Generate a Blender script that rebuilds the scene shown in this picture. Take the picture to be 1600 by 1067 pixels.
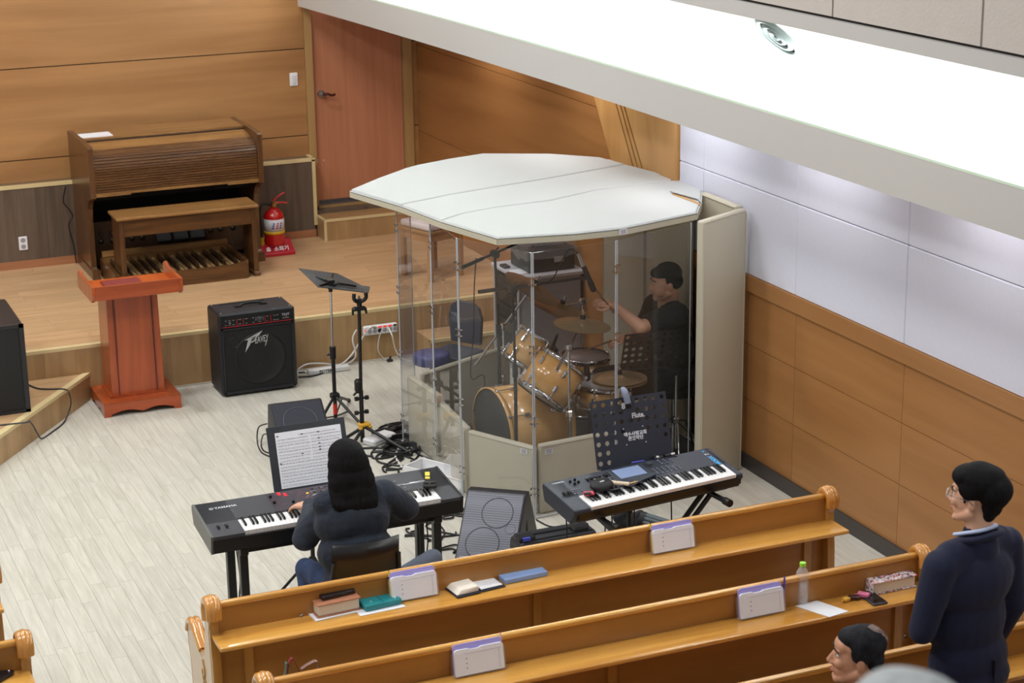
import bpy, bmesh, math, random
from mathutils import Vector, Matrix, Euler, noise
random.seed(7)
SC = bpy.context.scene
for o in list(bpy.data.objects): bpy.data.objects.remove(o)
COL = SC.collection
PI = math.pi
# ------------------------------------------------------------------ camera
FPX = 3036.73; YAW = 0.401257; PITCH = 0.288851; ROLL = 0.0144627; CAMZ = 4.6
def _axes():
    cy, sy = math.cos(YAW), math.sin(YAW); cp, sp = math.cos(PITCH), math.sin(PITCH)
    f = Vector((sy*cp, cy*cp, -sp)); r = Vector((cy, -sy, 0)); d = f.cross(r)
    cr, sr = math.cos(ROLL), math.sin(ROLL)
    return r*cr + d*sr, d*cr - r*sr, f
R_, D_, F_ = _axes()
cam = bpy.data.cameras.new('camera'); cam_o = bpy.data.objects.new('camera', cam); COL.objects.link(cam_o)
m = Matrix.Identity(4)
for i in range(3):
    m[i][0] = R_[i]; m[i][1] = -D_[i]; m[i][2] = -F_[i]
m[2][3] = CAMZ
cam_o.matrix_world = m
cam.sensor_width = 36; cam.lens = FPX/1600*36; cam.clip_start = 0.1; cam.clip_end = 100
cam.dof.use_dof = True; cam.dof.focus_distance = 11.5; cam.dof.aperture_fstop = 5.0
SC.camera = cam_o
def ray(x, y): return R_*((x-800)/FPX) + D_*((y-533.5)/FPX) + F_
def at_z(x, y, z=0.0):
    v = ray(x, y); t = (z-CAMZ)/v.z; return Vector((v.x*t, v.y*t, z))
def at_x(x, y, X):
    v = ray(x, y); t = X/v.x; return Vector((X, v.y*t, CAMZ+v.z*t))
def at_y(x, y, Y):
    v = ray(x, y); t = Y/v.y; return Vector((v.x*t, Y, CAMZ+v.z*t))
# ------------------------------------------------------------------ world and lights
SC.view_settings.view_transform = 'Standard'; SC.view_settings.look = 'None'
SC.view_settings.gamma = 1; SC.view_settings.use_curve_mapping = False
SC.view_settings.exposure = 0.0
w = bpy.data.worlds.new('world'); SC.world = w; w.use_nodes = True
w.node_tree.nodes['Background'].inputs[0].default_value = (1.0, 0.995, 0.985, 1)
w.node_tree.nodes['Background'].inputs[1].default_value = 0.37
def area(name, loc, sx, sy, power, col=(1, 1, 1), rot=(0, 0, 0)):
    l = bpy.data.lights.new(name, 'AREA'); l.shape = 'RECTANGLE'; l.size = sx; l.size_y = sy
    l.energy = power; l.color = col
    o = bpy.data.objects.new(name, l); o.location = loc; o.rotation_euler = rot; COL.objects.link(o); return o
# ceiling luminaires of the hall (above the frame)
for i, (x, y) in enumerate([(-2.0, 7.5), (1.4, 7.5), (-2.0, 11.0), (1.4, 11.0), (-2.0, 14.2), (2.2, 14.2)]):
    area('ceiling_lamp', (x, y, 6.8), 0.9, 0.9, 124, (1.0, 0.99, 0.965))
# ------------------------------------------------------------------ materials
def lin(c): return c/12.92 if c <= 0.04045 else ((c+0.055)/1.055)**2.4
def rgb(r, g, b): return (lin(r/255), lin(g/255), lin(b/255), 1)
MATS = {}
def mat(name, col, rough=0.5, metal=0.0, spec=None, bump=0, bscale=80, var=0, vscale=6, emit=None, estr=1, coat=0, sheen=0):
    if name in MATS: return MATS[name]
    m = bpy.data.materials.new(name); m.use_nodes = True; nt = m.node_tree; b = nt.nodes['Principled BSDF']
    c = rgb(*col); b.inputs['Base Color'].default_value = c
    b.inputs['Roughness'].default_value = rough; b.inputs['Metallic'].default_value = metal
    if spec is not None: b.inputs['Specular IOR Level'].default_value = spec
    if coat: b.inputs['Coat Weight'].default_value = coat; b.inputs['Coat Roughness'].default_value = 0.12
    if sheen: b.inputs['Sheen Weight'].default_value = sheen
    if emit: b.inputs['Emission Color'].default_value = rgb(*emit); b.inputs['Emission Strength'].default_value = estr
    if var or bump:
        tc = nt.nodes.new('ShaderNodeTexCoord')
        if var:
            n = nt.nodes.new('ShaderNodeTexNoise'); n.inputs['Scale'].default_value = vscale; n.inputs['Detail'].default_value = 4
            nt.links.new(tc.outputs['Object'], n.inputs['Vector'])
            mx = nt.nodes.new('ShaderNodeMix'); mx.data_type = 'RGBA'
            mx.inputs[6].default_value = tuple(v*(1-var) for v in c[:3])+(1,); mx.inputs[7].default_value = tuple(min(1, v*(1+var)) for v in c[:3])+(1,)
            nt.links.new(n.outputs['Fac'], mx.inputs[0]); nt.links.new(mx.outputs[2], b.inputs['Base Color'])
        if bump:
            n = nt.nodes.new('ShaderNodeTexNoise'); n.inputs['Scale'].default_value = bscale; n.inputs['Detail'].default_value = 3
            nt.links.new(tc.outputs['Object'], n.inputs['Vector'])
            bp = nt.nodes.new('ShaderNodeBump'); bp.inputs['Strength'].default_value = bump; bp.inputs['Distance'].default_value = 0.01
            nt.links.new(n.outputs['Fac'], bp.inputs['Height']); nt.links.new(bp.outputs['Normal'], b.inputs['Normal'])
    MATS[name] = m; return m
def wood(name, c1, c2, stretch=(1, 12, 12), scale=1.5, rough=0.4, coat=0, rnd=0.12, island=False, fine=0.35, warp=0.0, spec=None):
    """grain runs along the axis with the small stretch value"""
    if name in MATS: return MATS[name]
    m = bpy.data.materials.new(name); m.use_nodes = True; nt = m.node_tree; b = nt.nodes['Principled BSDF']
    N = nt.nodes.new; L = nt.links.new
    tc = N('ShaderNodeTexCoord'); mp = N('ShaderNodeMapping'); mp.inputs['Scale'].default_value = stretch
    oi = N('ShaderNodeObjectInfo'); L(tc.outputs['Object'], mp.inputs['Vector'])
    rsrc = oi.outputs['Random']
    if island:
        gi = N('ShaderNodeNewGeometry'); rsrc = gi.outputs['Random Per Island']
    cmb = N('ShaderNodeCombineXYZ'); mu = N('ShaderNodeMath'); mu.operation = 'MULTIPLY'; mu.inputs[1].default_value = 37.0
    L(rsrc, mu.inputs[0])
    for i in range(3): L(mu.outputs[0], cmb.inputs[i])
    L(cmb.outputs[0], mp.inputs['Location'])
    n1 = N('ShaderNodeTexNoise'); n1.inputs['Scale'].default_value = scale; n1.inputs['Detail'].default_value = 5; n1.inputs['Distortion'].default_value = 0.6+warp
    n2 = N('ShaderNodeTexNoise'); n2.inputs['Scale'].default_value = scale*9; n2.inputs['Detail'].default_value = 3
    L(mp.outputs[0], n1.inputs['Vector']); L(mp.outputs[0], n2.inputs['Vector'])
    a = N('ShaderNodeMath'); a.operation = 'MULTIPLY_ADD'; a.inputs[1].default_value = fine; L(n2.outputs['Fac'], a.inputs[0]); 
    s = N('ShaderNodeMath'); s.operation = 'MULTIPLY_ADD'; s.inputs[1].default_value = 1.9; s.inputs[2].default_value = -0.45-0.5*fine
    L(n1.outputs['Fac'], s.inputs[0]); L(s.outputs[0], a.inputs[2])
    mx = N('ShaderNodeMix'); mx.data_type = 'RGBA'; mx.clamp_factor = True
    mx.inputs[6].default_value = rgb(*c1); mx.inputs[7].default_value = rgb(*c2); L(a.outputs[0], mx.inputs[0])
    hv = N('ShaderNodeHueSaturation'); mr = N('ShaderNodeMapRange'); mr.inputs['To Min'].default_value = 1-rnd; mr.inputs['To Max'].default_value = 1+rnd
    L(rsrc, mr.inputs['Value']); L(mr.outputs[0], hv.inputs['Value']); L(mx.outputs[2], hv.inputs['Color'])
    L(hv.outputs[0], b.inputs['Base Color']); b.inputs['Roughness'].default_value = rough
    if spec is not None: b.inputs['Specular IOR Level'].default_value = spec
    if coat: b.inputs['Coat Weight'].default_value = coat; b.inputs['Coat Roughness'].default_value = 0.1
    MATS[name] = m; return m
# ------------------------------------------------------------------ objects
def tag(o, label=None, cat=None, group=None, kind=None):
    if label: o['label'] = label
    if cat: o['category'] = cat
    if group: o['group'] = group
    if kind: o['kind'] = kind
    return o
def thing(name, label, cat, loc=(0, 0, 0), rz=0, group=None, rot=None):
    o = bpy.data.objects.new(name, None); o.empty_display_size = 0.1; COL.objects.link(o)
    o.location = loc; o.rotation_euler = rot if rot else (0, 0, rz)
    return tag(o, label, cat, group)
def link(name, me, mt, parent=None, loc=None, rot=None):
    o = bpy.data.objects.new(name, me); COL.objects.link(o)
    if mt and not me.materials: me.materials.append(mt)
    if parent: o.parent = parent
    if loc: o.location = loc
    if rot: o.rotation_euler = rot
    return o
def copy_tree(o, parent=None):
    c = o.copy(); COL.objects.link(c); c.parent = parent
    for ch in [x for x in bpy.data.objects if x.parent == o and x != c]: copy_tree(ch, c)
    return c
def frame(p0, p1):
    z = (Vector(p1)-Vector(p0)); L = z.length; z.normalize()
    up = Vector((0, 0, 1)) if abs(z.z) < 0.95 else Vector((1, 0, 0))
    x = up.cross(z).normalized(); y = z.cross(x); m = Matrix((x, y, z)).transposed().to_4x4(); m.translation = p0
    return m, L
class B:
    def __init__(s): s.v = []; s.f = []; s.sm = []
    def add(s, vs, fs, smooth=False, M=None):
        n = len(s.v)
        for v in vs:
            v = Vector(v); s.v.append(M @ v if M else v)
        for f in fs: s.f.append([n+i for i in f]); s.sm.append(smooth)
        return s
    def box(s, a, b, M=None):
        x0, y0, z0 = a; x1, y1, z1 = b
        return s.add([(x0, y0, z0), (x1, y0, z0), (x1, y1, z0), (x0, y1, z0), (x0, y0, z1), (x1, y0, z1), (x1, y1, z1), (x0, y1, z1)],
                     [(0, 3, 2, 1), (4, 5, 6, 7), (0, 1, 5, 4), (1, 2, 6, 5), (2, 3, 7, 6), (3, 0, 4, 7)], False, M)
    def cbox(s, c, d, M=None): return s.box([c[i]-d[i]/2 for i in range(3)], [c[i]+d[i]/2 for i in range(3)], M)
    def rbox(s, c, d, r=0.01, M=None, seg=1):
        """box with chamfered edges"""
        bm = bmesh.new(); bmesh.ops.create_cube(bm, size=1)
        for v in bm.verts: v.co = Vector((v.co.x*d[0]+c[0], v.co.y*d[1]+c[1], v.co.z*d[2]+c[2]))
        bmesh.ops.bevel(bm, geom=bm.edges[:], offset=min(r, min(d)*0.45), segments=seg, affect='EDGES', profile=0.6)
        bm.verts.index_update(); s.add([v.co.copy() for v in bm.verts], [[v.index for v in f.verts] for f in bm.faces], seg > 1, M); bm.free(); return s
    def cyl(s, p0, p1, r0, r1=None, n=12, cap=True, M=None):
        r1 = r0 if r1 is None else r1; fm, L = frame(p0, p1)
        if M: fm = M @ fm
        vs = []; fs = []
        for r, z in ((r0, 0), (r1, L)):
            for i in range(n): a = 2*PI*i/n; vs.append((r*math.cos(a), r*math.sin(a), z))
        for i in range(n): j = (i+1) % n; fs.append((i, j, n+j, n+i))
        s.add(vs, fs, True, fm)
        if cap: s.add(vs[:n], [tuple(range(n-1, -1, -1))], False, fm); s.add(vs[n:], [tuple(range(n))], False, fm)
        return s
    def lathe(s, prof, n=24, M=None, smooth=True, a0=0, a1=2*PI, sy=1):
        """profile of (r,z) turned about z"""
        vs = []; fs = []; full = abs(a1-a0-2*PI) < 1e-6; c = n if full else n+1
        for r, z in prof:
            for i in range(c): a = a0+(a1-a0)*i/n; vs.append((r*math.cos(a), sy*r*math.sin(a), z))
        for k in range(len(prof)-1):
            for i in range(n): j = (i+1) % c; fs.append((k*c+i, k*c+j, (k+1)*c+j, (k+1)*c+i))
        return s.add(vs, fs, smooth, M)
    def sph(s, c, r, n=16, M=None, h=None):
        r = (r, r, r) if not hasattr(r, '__len__') else r
        T = Matrix.Translation(c) @ Matrix.Diagonal((r[0], r[1], r[2], 1)); T = M @ T if M else T
        k = h or max(6, n//2)
        return s.lathe([(math.sin(PI*i/k)+1e-5, -math.cos(PI*i/k)) for i in range(k+1)], n, T)
    def tube(s, pts, r, n=8, M=None, cap=True):
        pts = [Vector(p) for p in pts]; vs = []; fs = []; m = len(pts)
        rr = r if hasattr(r, '__len__') else [r]*m
        t = (pts[1]-pts[0]).normalized(); up = Vector((0, 0, 1)) if abs(t.z) < 0.9 else Vector((1, 0, 0)); x = up.cross(t).normalized()
        for i, p in enumerate(pts):
            t = (pts[min(i+1, m-1)]-pts[max(i-1, 0)]).normalized(); x = (x-t*x.dot(t)); x = x.normalized() if x.length > 1e-6 else t.orthogonal().normalized(); y = t.cross(x)
            for k in range(n): a = 2*PI*k/n; vs.append(p+x*(rr[i]*math.cos(a))+y*(rr[i]*math.sin(a)))
        for i in range(m-1):
            for k in range(n): j = (k+1) % n; fs.append((i*n+k, i*n+j, (i+1)*n+j, (i+1)*n+k))
        s.add(vs, fs, True, M)
        if cap: s.add(vs[:n], [tuple(range(n-1, -1, -1))], False, M); s.add(vs[-n:], [tuple(range(n))], False, M)
        return s
    def prism(s, poly, z0, z1, M=None, smooth=False):
        n = len(poly); ar = sum(poly[i][0]*poly[(i+1) % n][1]-poly[(i+1) % n][0]*poly[i][1] for i in range(n))
        if ar < 0: poly = poly[::-1]
        vs = [(p[0], p[1], z0) for p in poly]+[(p[0], p[1], z1) for p in poly]
        s.add(vs, [(i, (i+1) % n, n+(i+1) % n, n+i) for i in range(n)], smooth, M)
        return s.add(vs, [tuple(range(n-1, -1, -1)), tuple(range(n, 2*n))], False, M)
    def quad(s, a, b, c, d, M=None): return s.add([a, b, c, d], [(0, 1, 2, 3)], False, M)
    def mesh(s, name):
        me = bpy.data.meshes.new(name); me.from_pydata([tuple(v) for v in s.v], [], s.f)
        me.polygons.foreach_set('use_smooth', s.sm); me.update(); return me
    def build(s, name, mt, parent=None, loc=None, label=None, kind=None, bevel=0, org=None, rot=None):
        if org is not None:
            o = Vector(org); s.v = [v-o for v in s.v]; loc = o
        me = s.mesh(name)
        if bevel:
            bm = bmesh.new(); bm.from_mesh(me); bmesh.ops.remove_doubles(bm, verts=bm.verts, dist=1e-5)
            es = [e for e in bm.edges if len(e.link_faces) == 2 and e.calc_face_angle(0) > 0.5]
            bmesh.ops.bevel(bm, geom=es, offset=bevel, segments=2, affect='EDGES', profile=0.5); bm.to_mesh(me); bm.free()
        ob = link(name, me, mt, parent, loc, rot)
        return tag(ob, label, None, None, kind)
def ZY(p):   # map prism coords (a,b,h) -> (h, a, b): polygon in the YZ plane extruded along X
    return Matrix(((0, 0, 1, 0), (1, 0, 0, 0), (0, 1, 0, 0), (0, 0, 0, 1)))
MYZ = ZY(0)
MXZ = Matrix(((1, 0, 0, 0), (0, 0, -1, 0), (0, 1, 0, 0), (0, 0, 0, 1)))   # polygon in XZ, extruded along -Y
def Tm(x, y, z): return Matrix.Translation((x, y, z))
def Rz(a): return Matrix.Rotation(a, 4, 'Z')
def Rx(a): return Matrix.Rotation(a, 4, 'X')
def Ry(a): return Matrix.Rotation(a, 4, 'Y')
def spline(pts, k=6):
    pts = [Vector(p) for p in pts]; out = []
    P = [pts[0]]+pts+[pts[-1]]
    for i in range(1, len(P)-2):
        for j in range(k):
            t = j/k; a, b, c, d = P[i-1], P[i], P[i+1], P[i+2]
            out.append(0.5*((2*b)+(c-a)*t+(2*a-5*b+4*c-d)*t*t+(3*b-a-3*c+d)*t**3))
    out.append(pts[-1]); return out
def text(body, size, mt, parent, M, name='lettering', depth=0.0006, shear=0, bold=0, align='CENTER', sx=1):
    cu = bpy.data.curves.new(name, 'FONT'); cu.body = body; cu.size = size; cu.extrude = depth; cu.shear = shear; cu.offset = bold
    cu.align_x = align; cu.align_y = 'CENTER'; cu.resolution_u = 3
    t = bpy.data.objects.new('tmp', cu); COL.objects.link(t)
    dg = bpy.context.evaluated_depsgraph_get(); me = bpy.data.meshes.new_from_object(t.evaluated_get(dg))
    bpy.data.objects.remove(t); me.transform(M @ Matrix.Diagonal((sx, 1, 1, 1))); me.materials.clear()
    return link(name, me, mt, parent)
SCR = bpy.data.scenes.new('scratch')
def blob(name, prims, mt, parent=None, vox=0.008, smooth=4, noise_amp=0, noise_scale=8, post=None, dec=None):
    """one continuous skin grown over tapered limbs and masses"""
    b = B()
    for p in prims:
        if p[0] == 'e':
            M = Tm(*p[1]); 
            if len(p) > 3: M = M @ Euler(p[3]).to_matrix().to_4x4()
            b.sph((0, 0, 0), p[2], 20, M)
        elif p[0] == 'c':
            b.sph(p[1], p[3], 14); b.sph(p[2], p[4], 14); b.cyl(p[1], p[2], p[3], p[4], 14)
        elif p[0] == 'b': b.rbox(p[1], p[2], p[3], Tm(0, 0, 0))
    t = bpy.data.objects.new('tmp', b.mesh('tmp')); SCR.collection.objects.link(t)
    md = t.modifiers.new('r', 'REMESH'); md.mode = 'VOXEL'; md.voxel_size = vox
    if smooth: sm = t.modifiers.new('s', 'SMOOTH'); sm.iterations = smooth; sm.factor = 0.5
    if dec: dm = t.modifiers.new('d', 'DECIMATE'); dm.ratio = dec
    vl = SCR.view_layers[0]; vl.update(); dg = vl.depsgraph; dg.update(); me = bpy.data.meshes.new_from_object(t.evaluated_get(dg)); bpy.data.objects.remove(t)
    if noise_amp:
        nr = [v.normal.copy() for v in me.vertices]
        for v, n_ in zip(me.vertices, nr):
            v.co = v.co+n_*(noise_amp*noise.noise(v.co*noise_scale))
    if post:
        for v in me.vertices: v.co = post(v.co)
    me.polygons.foreach_set('use_smooth', [True]*len(me.polygons)); me.materials.clear()
    return link(name, me, mt, parent)
# ================================================================== THE ROOM
WX = 6.298; SY = 14.25; SZ = 0.427; BY = 17.03; WSY = 16.86
M_plank = wood('pale_vinyl_plank', (184, 181, 168), (211, 208, 197), (30, 2.2, 30), 1.3, 0.42, 0, 0.035, fine=0.5)
M_plank_i = wood('pale_vinyl_plank_joined', (184, 181, 168), (211, 208, 197), (30, 2.2, 30), 1.3, 0.42, 0, 0.035, island=True, fine=0.4)
M_stage = wood('stage_laminate', (176, 138, 98), (205, 170, 130), (1, 14, 14), 1.6, 0.35, 0, 0.05, fine=0.3)
M_maple = wood('amber_wall_veneer', (150, 101, 54), (172, 122, 72), (0.5, 0.5, 7), 1.0, 0.38, 0, 0.03, fine=0.12)
M_mapleb = wood('honey_wall_veneer', (148, 103, 60), (176, 130, 82), (0.5, 0.5, 7), 1.0, 0.40, 0, 0.03, fine=0.12)
M_pier = wood('pier_veneer', (176, 128, 72), (200, 154, 96), (5, 5, 0.5), 1.0, 0.38, 0, 0.03, fine=0.12)
M_frame = wood('door_frame_veneer', (160, 124, 76), (178, 142, 92), (9, 9, 0.5), 1.0, 0.4, 0, 0.04, fine=0.2)
M_door = wood('salmon_door_veneer', (176, 114, 82), (194, 132, 97), (16, 16, 0.6), 1.2, 0.42, 0, 0.02, fine=0.4)
M_riser = wood('oak_riser', (150, 118, 78), (184, 150, 106), (8, 8, 0.7), 1.4, 0.4, 0, 0.07, fine=0.3)
M_dark = wood('dark_walnut_laminate', (76, 62, 52), (108, 92, 78), (8, 8, 0.6), 1.4, 0.42, 0, 0.12, fine=0.4)
M_edge = mat('cream_edging', (214, 194, 146), 0.45)
M_skirt = wood('stage_skirting', (150, 98, 66), (176, 120, 84), (1, 10, 10), 1.2, 0.4, 0, 0.03)
M_base = mat('charcoal_skirting', (62, 56, 54), 0.35, var=0.1)
M_tile = mat('grey_acoustic_fabric', (208, 210, 224), 0.9, bump=0.15, bscale=220, var=0.03, vscale=40)
M_tileup = mat('upper_acoustic_fabric', (194, 187, 181), 0.9, bump=0.25, bscale=60, var=0.05, vscale=12)
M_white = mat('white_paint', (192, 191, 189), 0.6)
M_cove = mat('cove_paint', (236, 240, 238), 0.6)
M_joint = mat('dark_joint', (40, 30, 24), 0.8)
M_sub = mat('subfloor', (168, 165, 150), 0.9)
# floor: slab, then separate planks running away from the camera
fl = B().box((-3, 2.0, -0.1), (WX+0.12, SY+0.2, -0.008)).build('floor', M_sub, kind='structure')
PW = 0.086; PL = 0.80
def onframe(x, y, z=0, mg=330):
    v = Vector((x, y, z-CAMZ)); w_ = v.dot(F_)
    if w_ <= 0: return False
    px = FPX*v.dot(R_)/w_+800; py = FPX*v.dot(D_)/w_+533.5
    return -mg < px < 1600+mg and -mg < py < 1067+mg, px, py
cand = []; rnd = random.Random(3)
for i in range(int((WX+3.0)/PW)):
    x0 = -3.0+i*PW; y = 5.0-rnd.random()*PL
    while y < SY:
        y1 = min(y+PL, SY+0.02); xc, yc = x0+PW/2, (y+y1)/2
        r = onframe(xc, yc)
        if r[0] and y1 > 5.0: cand.append((x0, max(y, 5.0), y1, r[1], r[2]))
        y += PL
def open_floor(c):
    x, y = c[0]+PW/2, (c[1]+c[2])/2
    if x < 1.2 and y < 9.4: return False
    if x > 1.9 and y < 8.75 and x < 5.4: return False
    if x > 4.3 and x < 6.25 and y > 10.7: return False
    if y > 14 or (x < 2.4 and y > 12.8+(x-1.6)): return False
    return True
near = sorted([c for c in cand if open_floor(c) and onframe(c[0]+PW/2, (c[1]+c[2])/2, 0, 20)[0]], key=lambda c: (c[1]))[:300]
ns = set(id(c) for c in near)
pm = {}
def plank_mesh(w_, l_, tag_):
    k = (round(w_, 3), round(l_, 2), tag_)
    if k not in pm:
        b = B(); e = 0.0004
        b.add([(e, e, -0.008), (w_-e, e, -0.008), (w_-e, l_-e, -0.008), (e, l_-e, -0.008), (e, e, -0.001), (w_-e, e, -0.001), (w_-e, l_-e, -0.001), (e, l_-e, -0.001),
               (2*e, 2*e, 0), (w_-2*e, 2*e, 0), (w_-2*e, l_-2*e, 0), (2*e, l_-2*e, 0)],
              [(0, 1, 5, 4), (1, 2, 6, 5), (2, 3, 7, 6), (3, 0, 4, 7), (4, 5, 9, 8), (5, 6, 10, 9), (6, 7, 11, 10), (7, 4, 8, 11), (8, 9, 10, 11)])
        pm[k] = b.mesh('plank')
    return pm[k]
for c in near: link('plank', plank_mesh(PW, round(c[2]-c[1], 2), 'v'), M_plank, fl, (c[0], c[1], 0))
rest = B()
for c in cand:
    if id(c) in ns: continue
    me = plank_mesh(PW, round(c[2]-c[1], 2), 'v')
    rest.add([v.co+Vector((c[0], c[1], 0)) for v in me.vertices], [list(p.vertices) for p in me.polygons])
rest.build('planks', M_plank_i, fl, kind='stuff')
# stage deck
st = B().box((-1, SY, -0.02), (WX, BY+0.1, SZ-0.010)).build('floor', M_riser, kind='structure')
st['label'] = 'raised wooden stage'
i = 0; y = SY+0.04
while y < WSY:
    x = -0.9-rnd.random()*0.9; y1 = min(y+0.16, WSY+0.02)
    while x < WX:
        x1 = min(x+0.95, WX)
        if x1 > -0.9:
            k = (round(x1-x, 2), round(y1-y, 2), 's')
            if k not in pm: pm[k] = B().box((0.0006, 0.0006, -0.01), (k[0]-0.0006, k[1]-0.0006, 0)).mesh('plank')
            link('plank', pm[k], M_stage, st, (x, y, SZ))
        x = x1
    y = y1
B().box((-1, SY-0.012, SZ-0.022), (WX, SY+0.04, SZ+0.003)).build('edging', M_edge, st)
x = -0.9
while x < WX:
    B().box((x+0.0006, SY-0.010, 0), (min(x+0.24, WX)-0.0006, SY+0.001, SZ-0.022)).build('riser_board', M_riser, st); x += 0.24
B().box((1.6, SY-0.022, 0), (WX, SY-0.010, 0.012)).build('bead', mat('grey_bead', (196, 190, 178), .5), st)
# low angled step at the left
P0, P1 = Vector((2.55, 14.24)), Vector((0.9, 11.97))
tw = B().prism([(2.55, 14.24), (0.9, 11.97), (-0.6, 11.97), (-0.6, 14.24)], 0, 0.198).build('low_step', M_riser, org=(1.2, 13.4, 0))
tag(tw, 'low angled wooden step in front of the stage under the black speaker', 'step')
dn = (P1-P0).normalized(); nn = Vector((-dn.y, dn.x))*-1
def off(p, a, b_): q = p+dn*a+nn*b_; return (q.x, q.y)
nn = Vector((dn.y, -dn.x))
if nn.x < 0: nn = -nn   # outward (towards the open floor)
B().prism([off(P0, 0, 0.006), off(P1-dn*0, 0, 0.006), off(P1, 0, -0.045), off(P0, 0, -0.045)], 0.186, 0.212, Tm(-1.2, -13.4, 0)).build('edging', M_edge, tw)
B().prism([(2.50, 14.235), (0.86, 11.97), (-0.6, 11.97), (-0.6, 14.235)], 0.198, 0.209, Tm(-1.2, -13.4, 0)).build('tread', M_stage, tw)
# low step to the right, seen through the acrylic screen
rs = B().box((5.2, 13.92, 0), (6.28, 14.235, 0.20)).build('side_step', M_riser, org=(5.7, 14.0, 0)); tag(rs, 'low wooden step against the stage front behind the drum screen', 'step')
B().box((-0.5, -0.08, 0.20), (0.58, 0.235, 0.208)).build('tread', M_stage, rs); B().box((-0.5, -0.09, 0.186), (0.58, -0.06, 0.212)).build('edging', M_edge, rs)
# back wall
bw = B().box((-1, BY+0.012, 0), (5.215, BY+0.2, 3.9)).box((6.18, BY+0.012, 0), (WX+.2, BY+0.2, 3.9)).box((5.215, BY+0.012, 0), (6.18, BY+0.2, 0.66)).build('wall_back', M_joint, kind='structure')
for z0, z1 in ((0.45, 1.345), (1.354, 2.140), (2.149, 2.935), (2.944, 3.73)):
    for x0, x1 in ((-1, 2.3), (2.3, 5.213)):
        B().box((x0, BY, z0), (x1 if x1 > 5 else x1, BY+0.012, z1)).build('panel', M_mapleb, bw)
    B().box((6.245, BY, z0), (WX, BY+0.012, z1)).build('panel', M_mapleb, bw)
# door
d1 = thing('door_1', None, None, (5.7, BY, 0.677)); d1['kind'] = 'structure'
B().box((-0.485, -0.02, -0.05), (-0.415, 0.06, 2.2)).box((0.46, -0.02, -0.05), (0.545, 0.06, 2.2)).box((-0.485, -0.02, -0.045), (0.545, 0.06, 0.0)).build('door_frame', M_frame, d1)
B().box((-0.41, 0.022, 0.045), (0.455, 0.06, 2.2)).build('door_leaf', M_door, d1)
B().box((-0.41, 0.0, 0.0), (0.455, 0.02, 0.022)).box((-0.41, 0.03, 0.0), (0.455, 0.058, 0.045)).build('threshold', mat('steel_threshold', (120, 122, 128), .35, .8), d1)
chrome = mat('chrome', (200, 200, 204), 0.12, 1.0)
steel = mat('brushed_steel', (176, 176, 178), 0.3, 1.0)
hd = B().cyl((-0.34, 0.022, 1.04), (-0.34, -0.012, 1.04), 0.034, 0.03, 20).cyl((-0.34, -0.012, 1.04), (-0.34, -0.05, 1.04), 0.012, 0.012, 12).build('door_handle', steel, d1)
B().tube(spline([(-0.34, -0.05, 1.04), (-0.30, -0.055, 1.045), (-0.26, -0.055, 1.03), (-0.225, -0.05, 1.035)]), [0.012]*19, 10).build('lever', mat('dark_lever', (92, 50, 46), .25, .6), hd)
B().box((-0.398, 0.019, 0.40), (-0.392, 0.0225, 0.44)).box((-0.345, 0.019, 0.41), (-0.335, 0.0225, 0.425)).box((-0.358, 0.019, 0.375), (-0.352, 0.0225, 0.38)).build('chipped_paint', mat('chip', (210, 190, 176), .7), d1)
# platform below the door
B().box((5.215, WSY+0.05, SZ-0.01), (6.29, BY+0.02, 0.655)).build('trim_1', M_dark, kind='structure')
ds = B().box((5.215, 16.635, SZ), (6.29, WSY+0.06, 0.612)).build('door_step', M_riser, org=(5.7, 16.7, SZ)); tag(ds, 'wooden box step below the salmon door', 'step')
B().box((-0.485, -0.060, 0.185), (0.59, 0.22, 0.197)).build('tread', wood('step_tread', (150, 116, 74), (172, 136, 92), (1, 9, 9)), ds)
B().box((-0.488, -0.07, 0.178), (0.59, -0.045, 0.2)).box((-0.49, -0.068, 0), (-0.468, -0.046, 0.18)).box((-0.49, -0.06, 0.18), (-0.468, 0.2, 0.2)).build('edging', M_edge, ds)
# dark wainscot with cream capping
wa = B().box((-1, WSY+0.012, SZ), (5.20, BY, 1.15)).build('trim_2', M_joint, kind='structure')
x = -0.6; k = 0
while x < 5.19:
    wd = [0.20, 0.11, 0.16, 0.09, 0.14][k % 5]; x1 = min(x+wd, 5.195)
    B().box((x, WSY, SZ+0.05), (x1-0.0005, WSY+0.014, 1.145)).build('board', M_dark, wa, org=((x+x1)/2, WSY, .8)); x = x1; k += 1
B().box((-1, WSY-0.006, 1.135), (5.215, WSY+0.022, 1.167)).box((5.185, WSY-0.006, SZ+0.11), (5.217, WSY+0.022, 1.15)).box((5.185, WSY, 1.135), (5.215, BY, 1.167)).build('capping', M_edge, wa)
B().box((-1, WSY+0.022, 1.14), (5.185, BY, 1.158)).build('cap_inlay', wood('cap_inlay', (104, 84, 62), (132, 108, 82), (1, 9, 9)), wa)
B().box((-1, WSY-0.012, SZ), (5.2, WSY, SZ+0.07)).build('baseboard_back', M_skirt, kind='structure')
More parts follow.
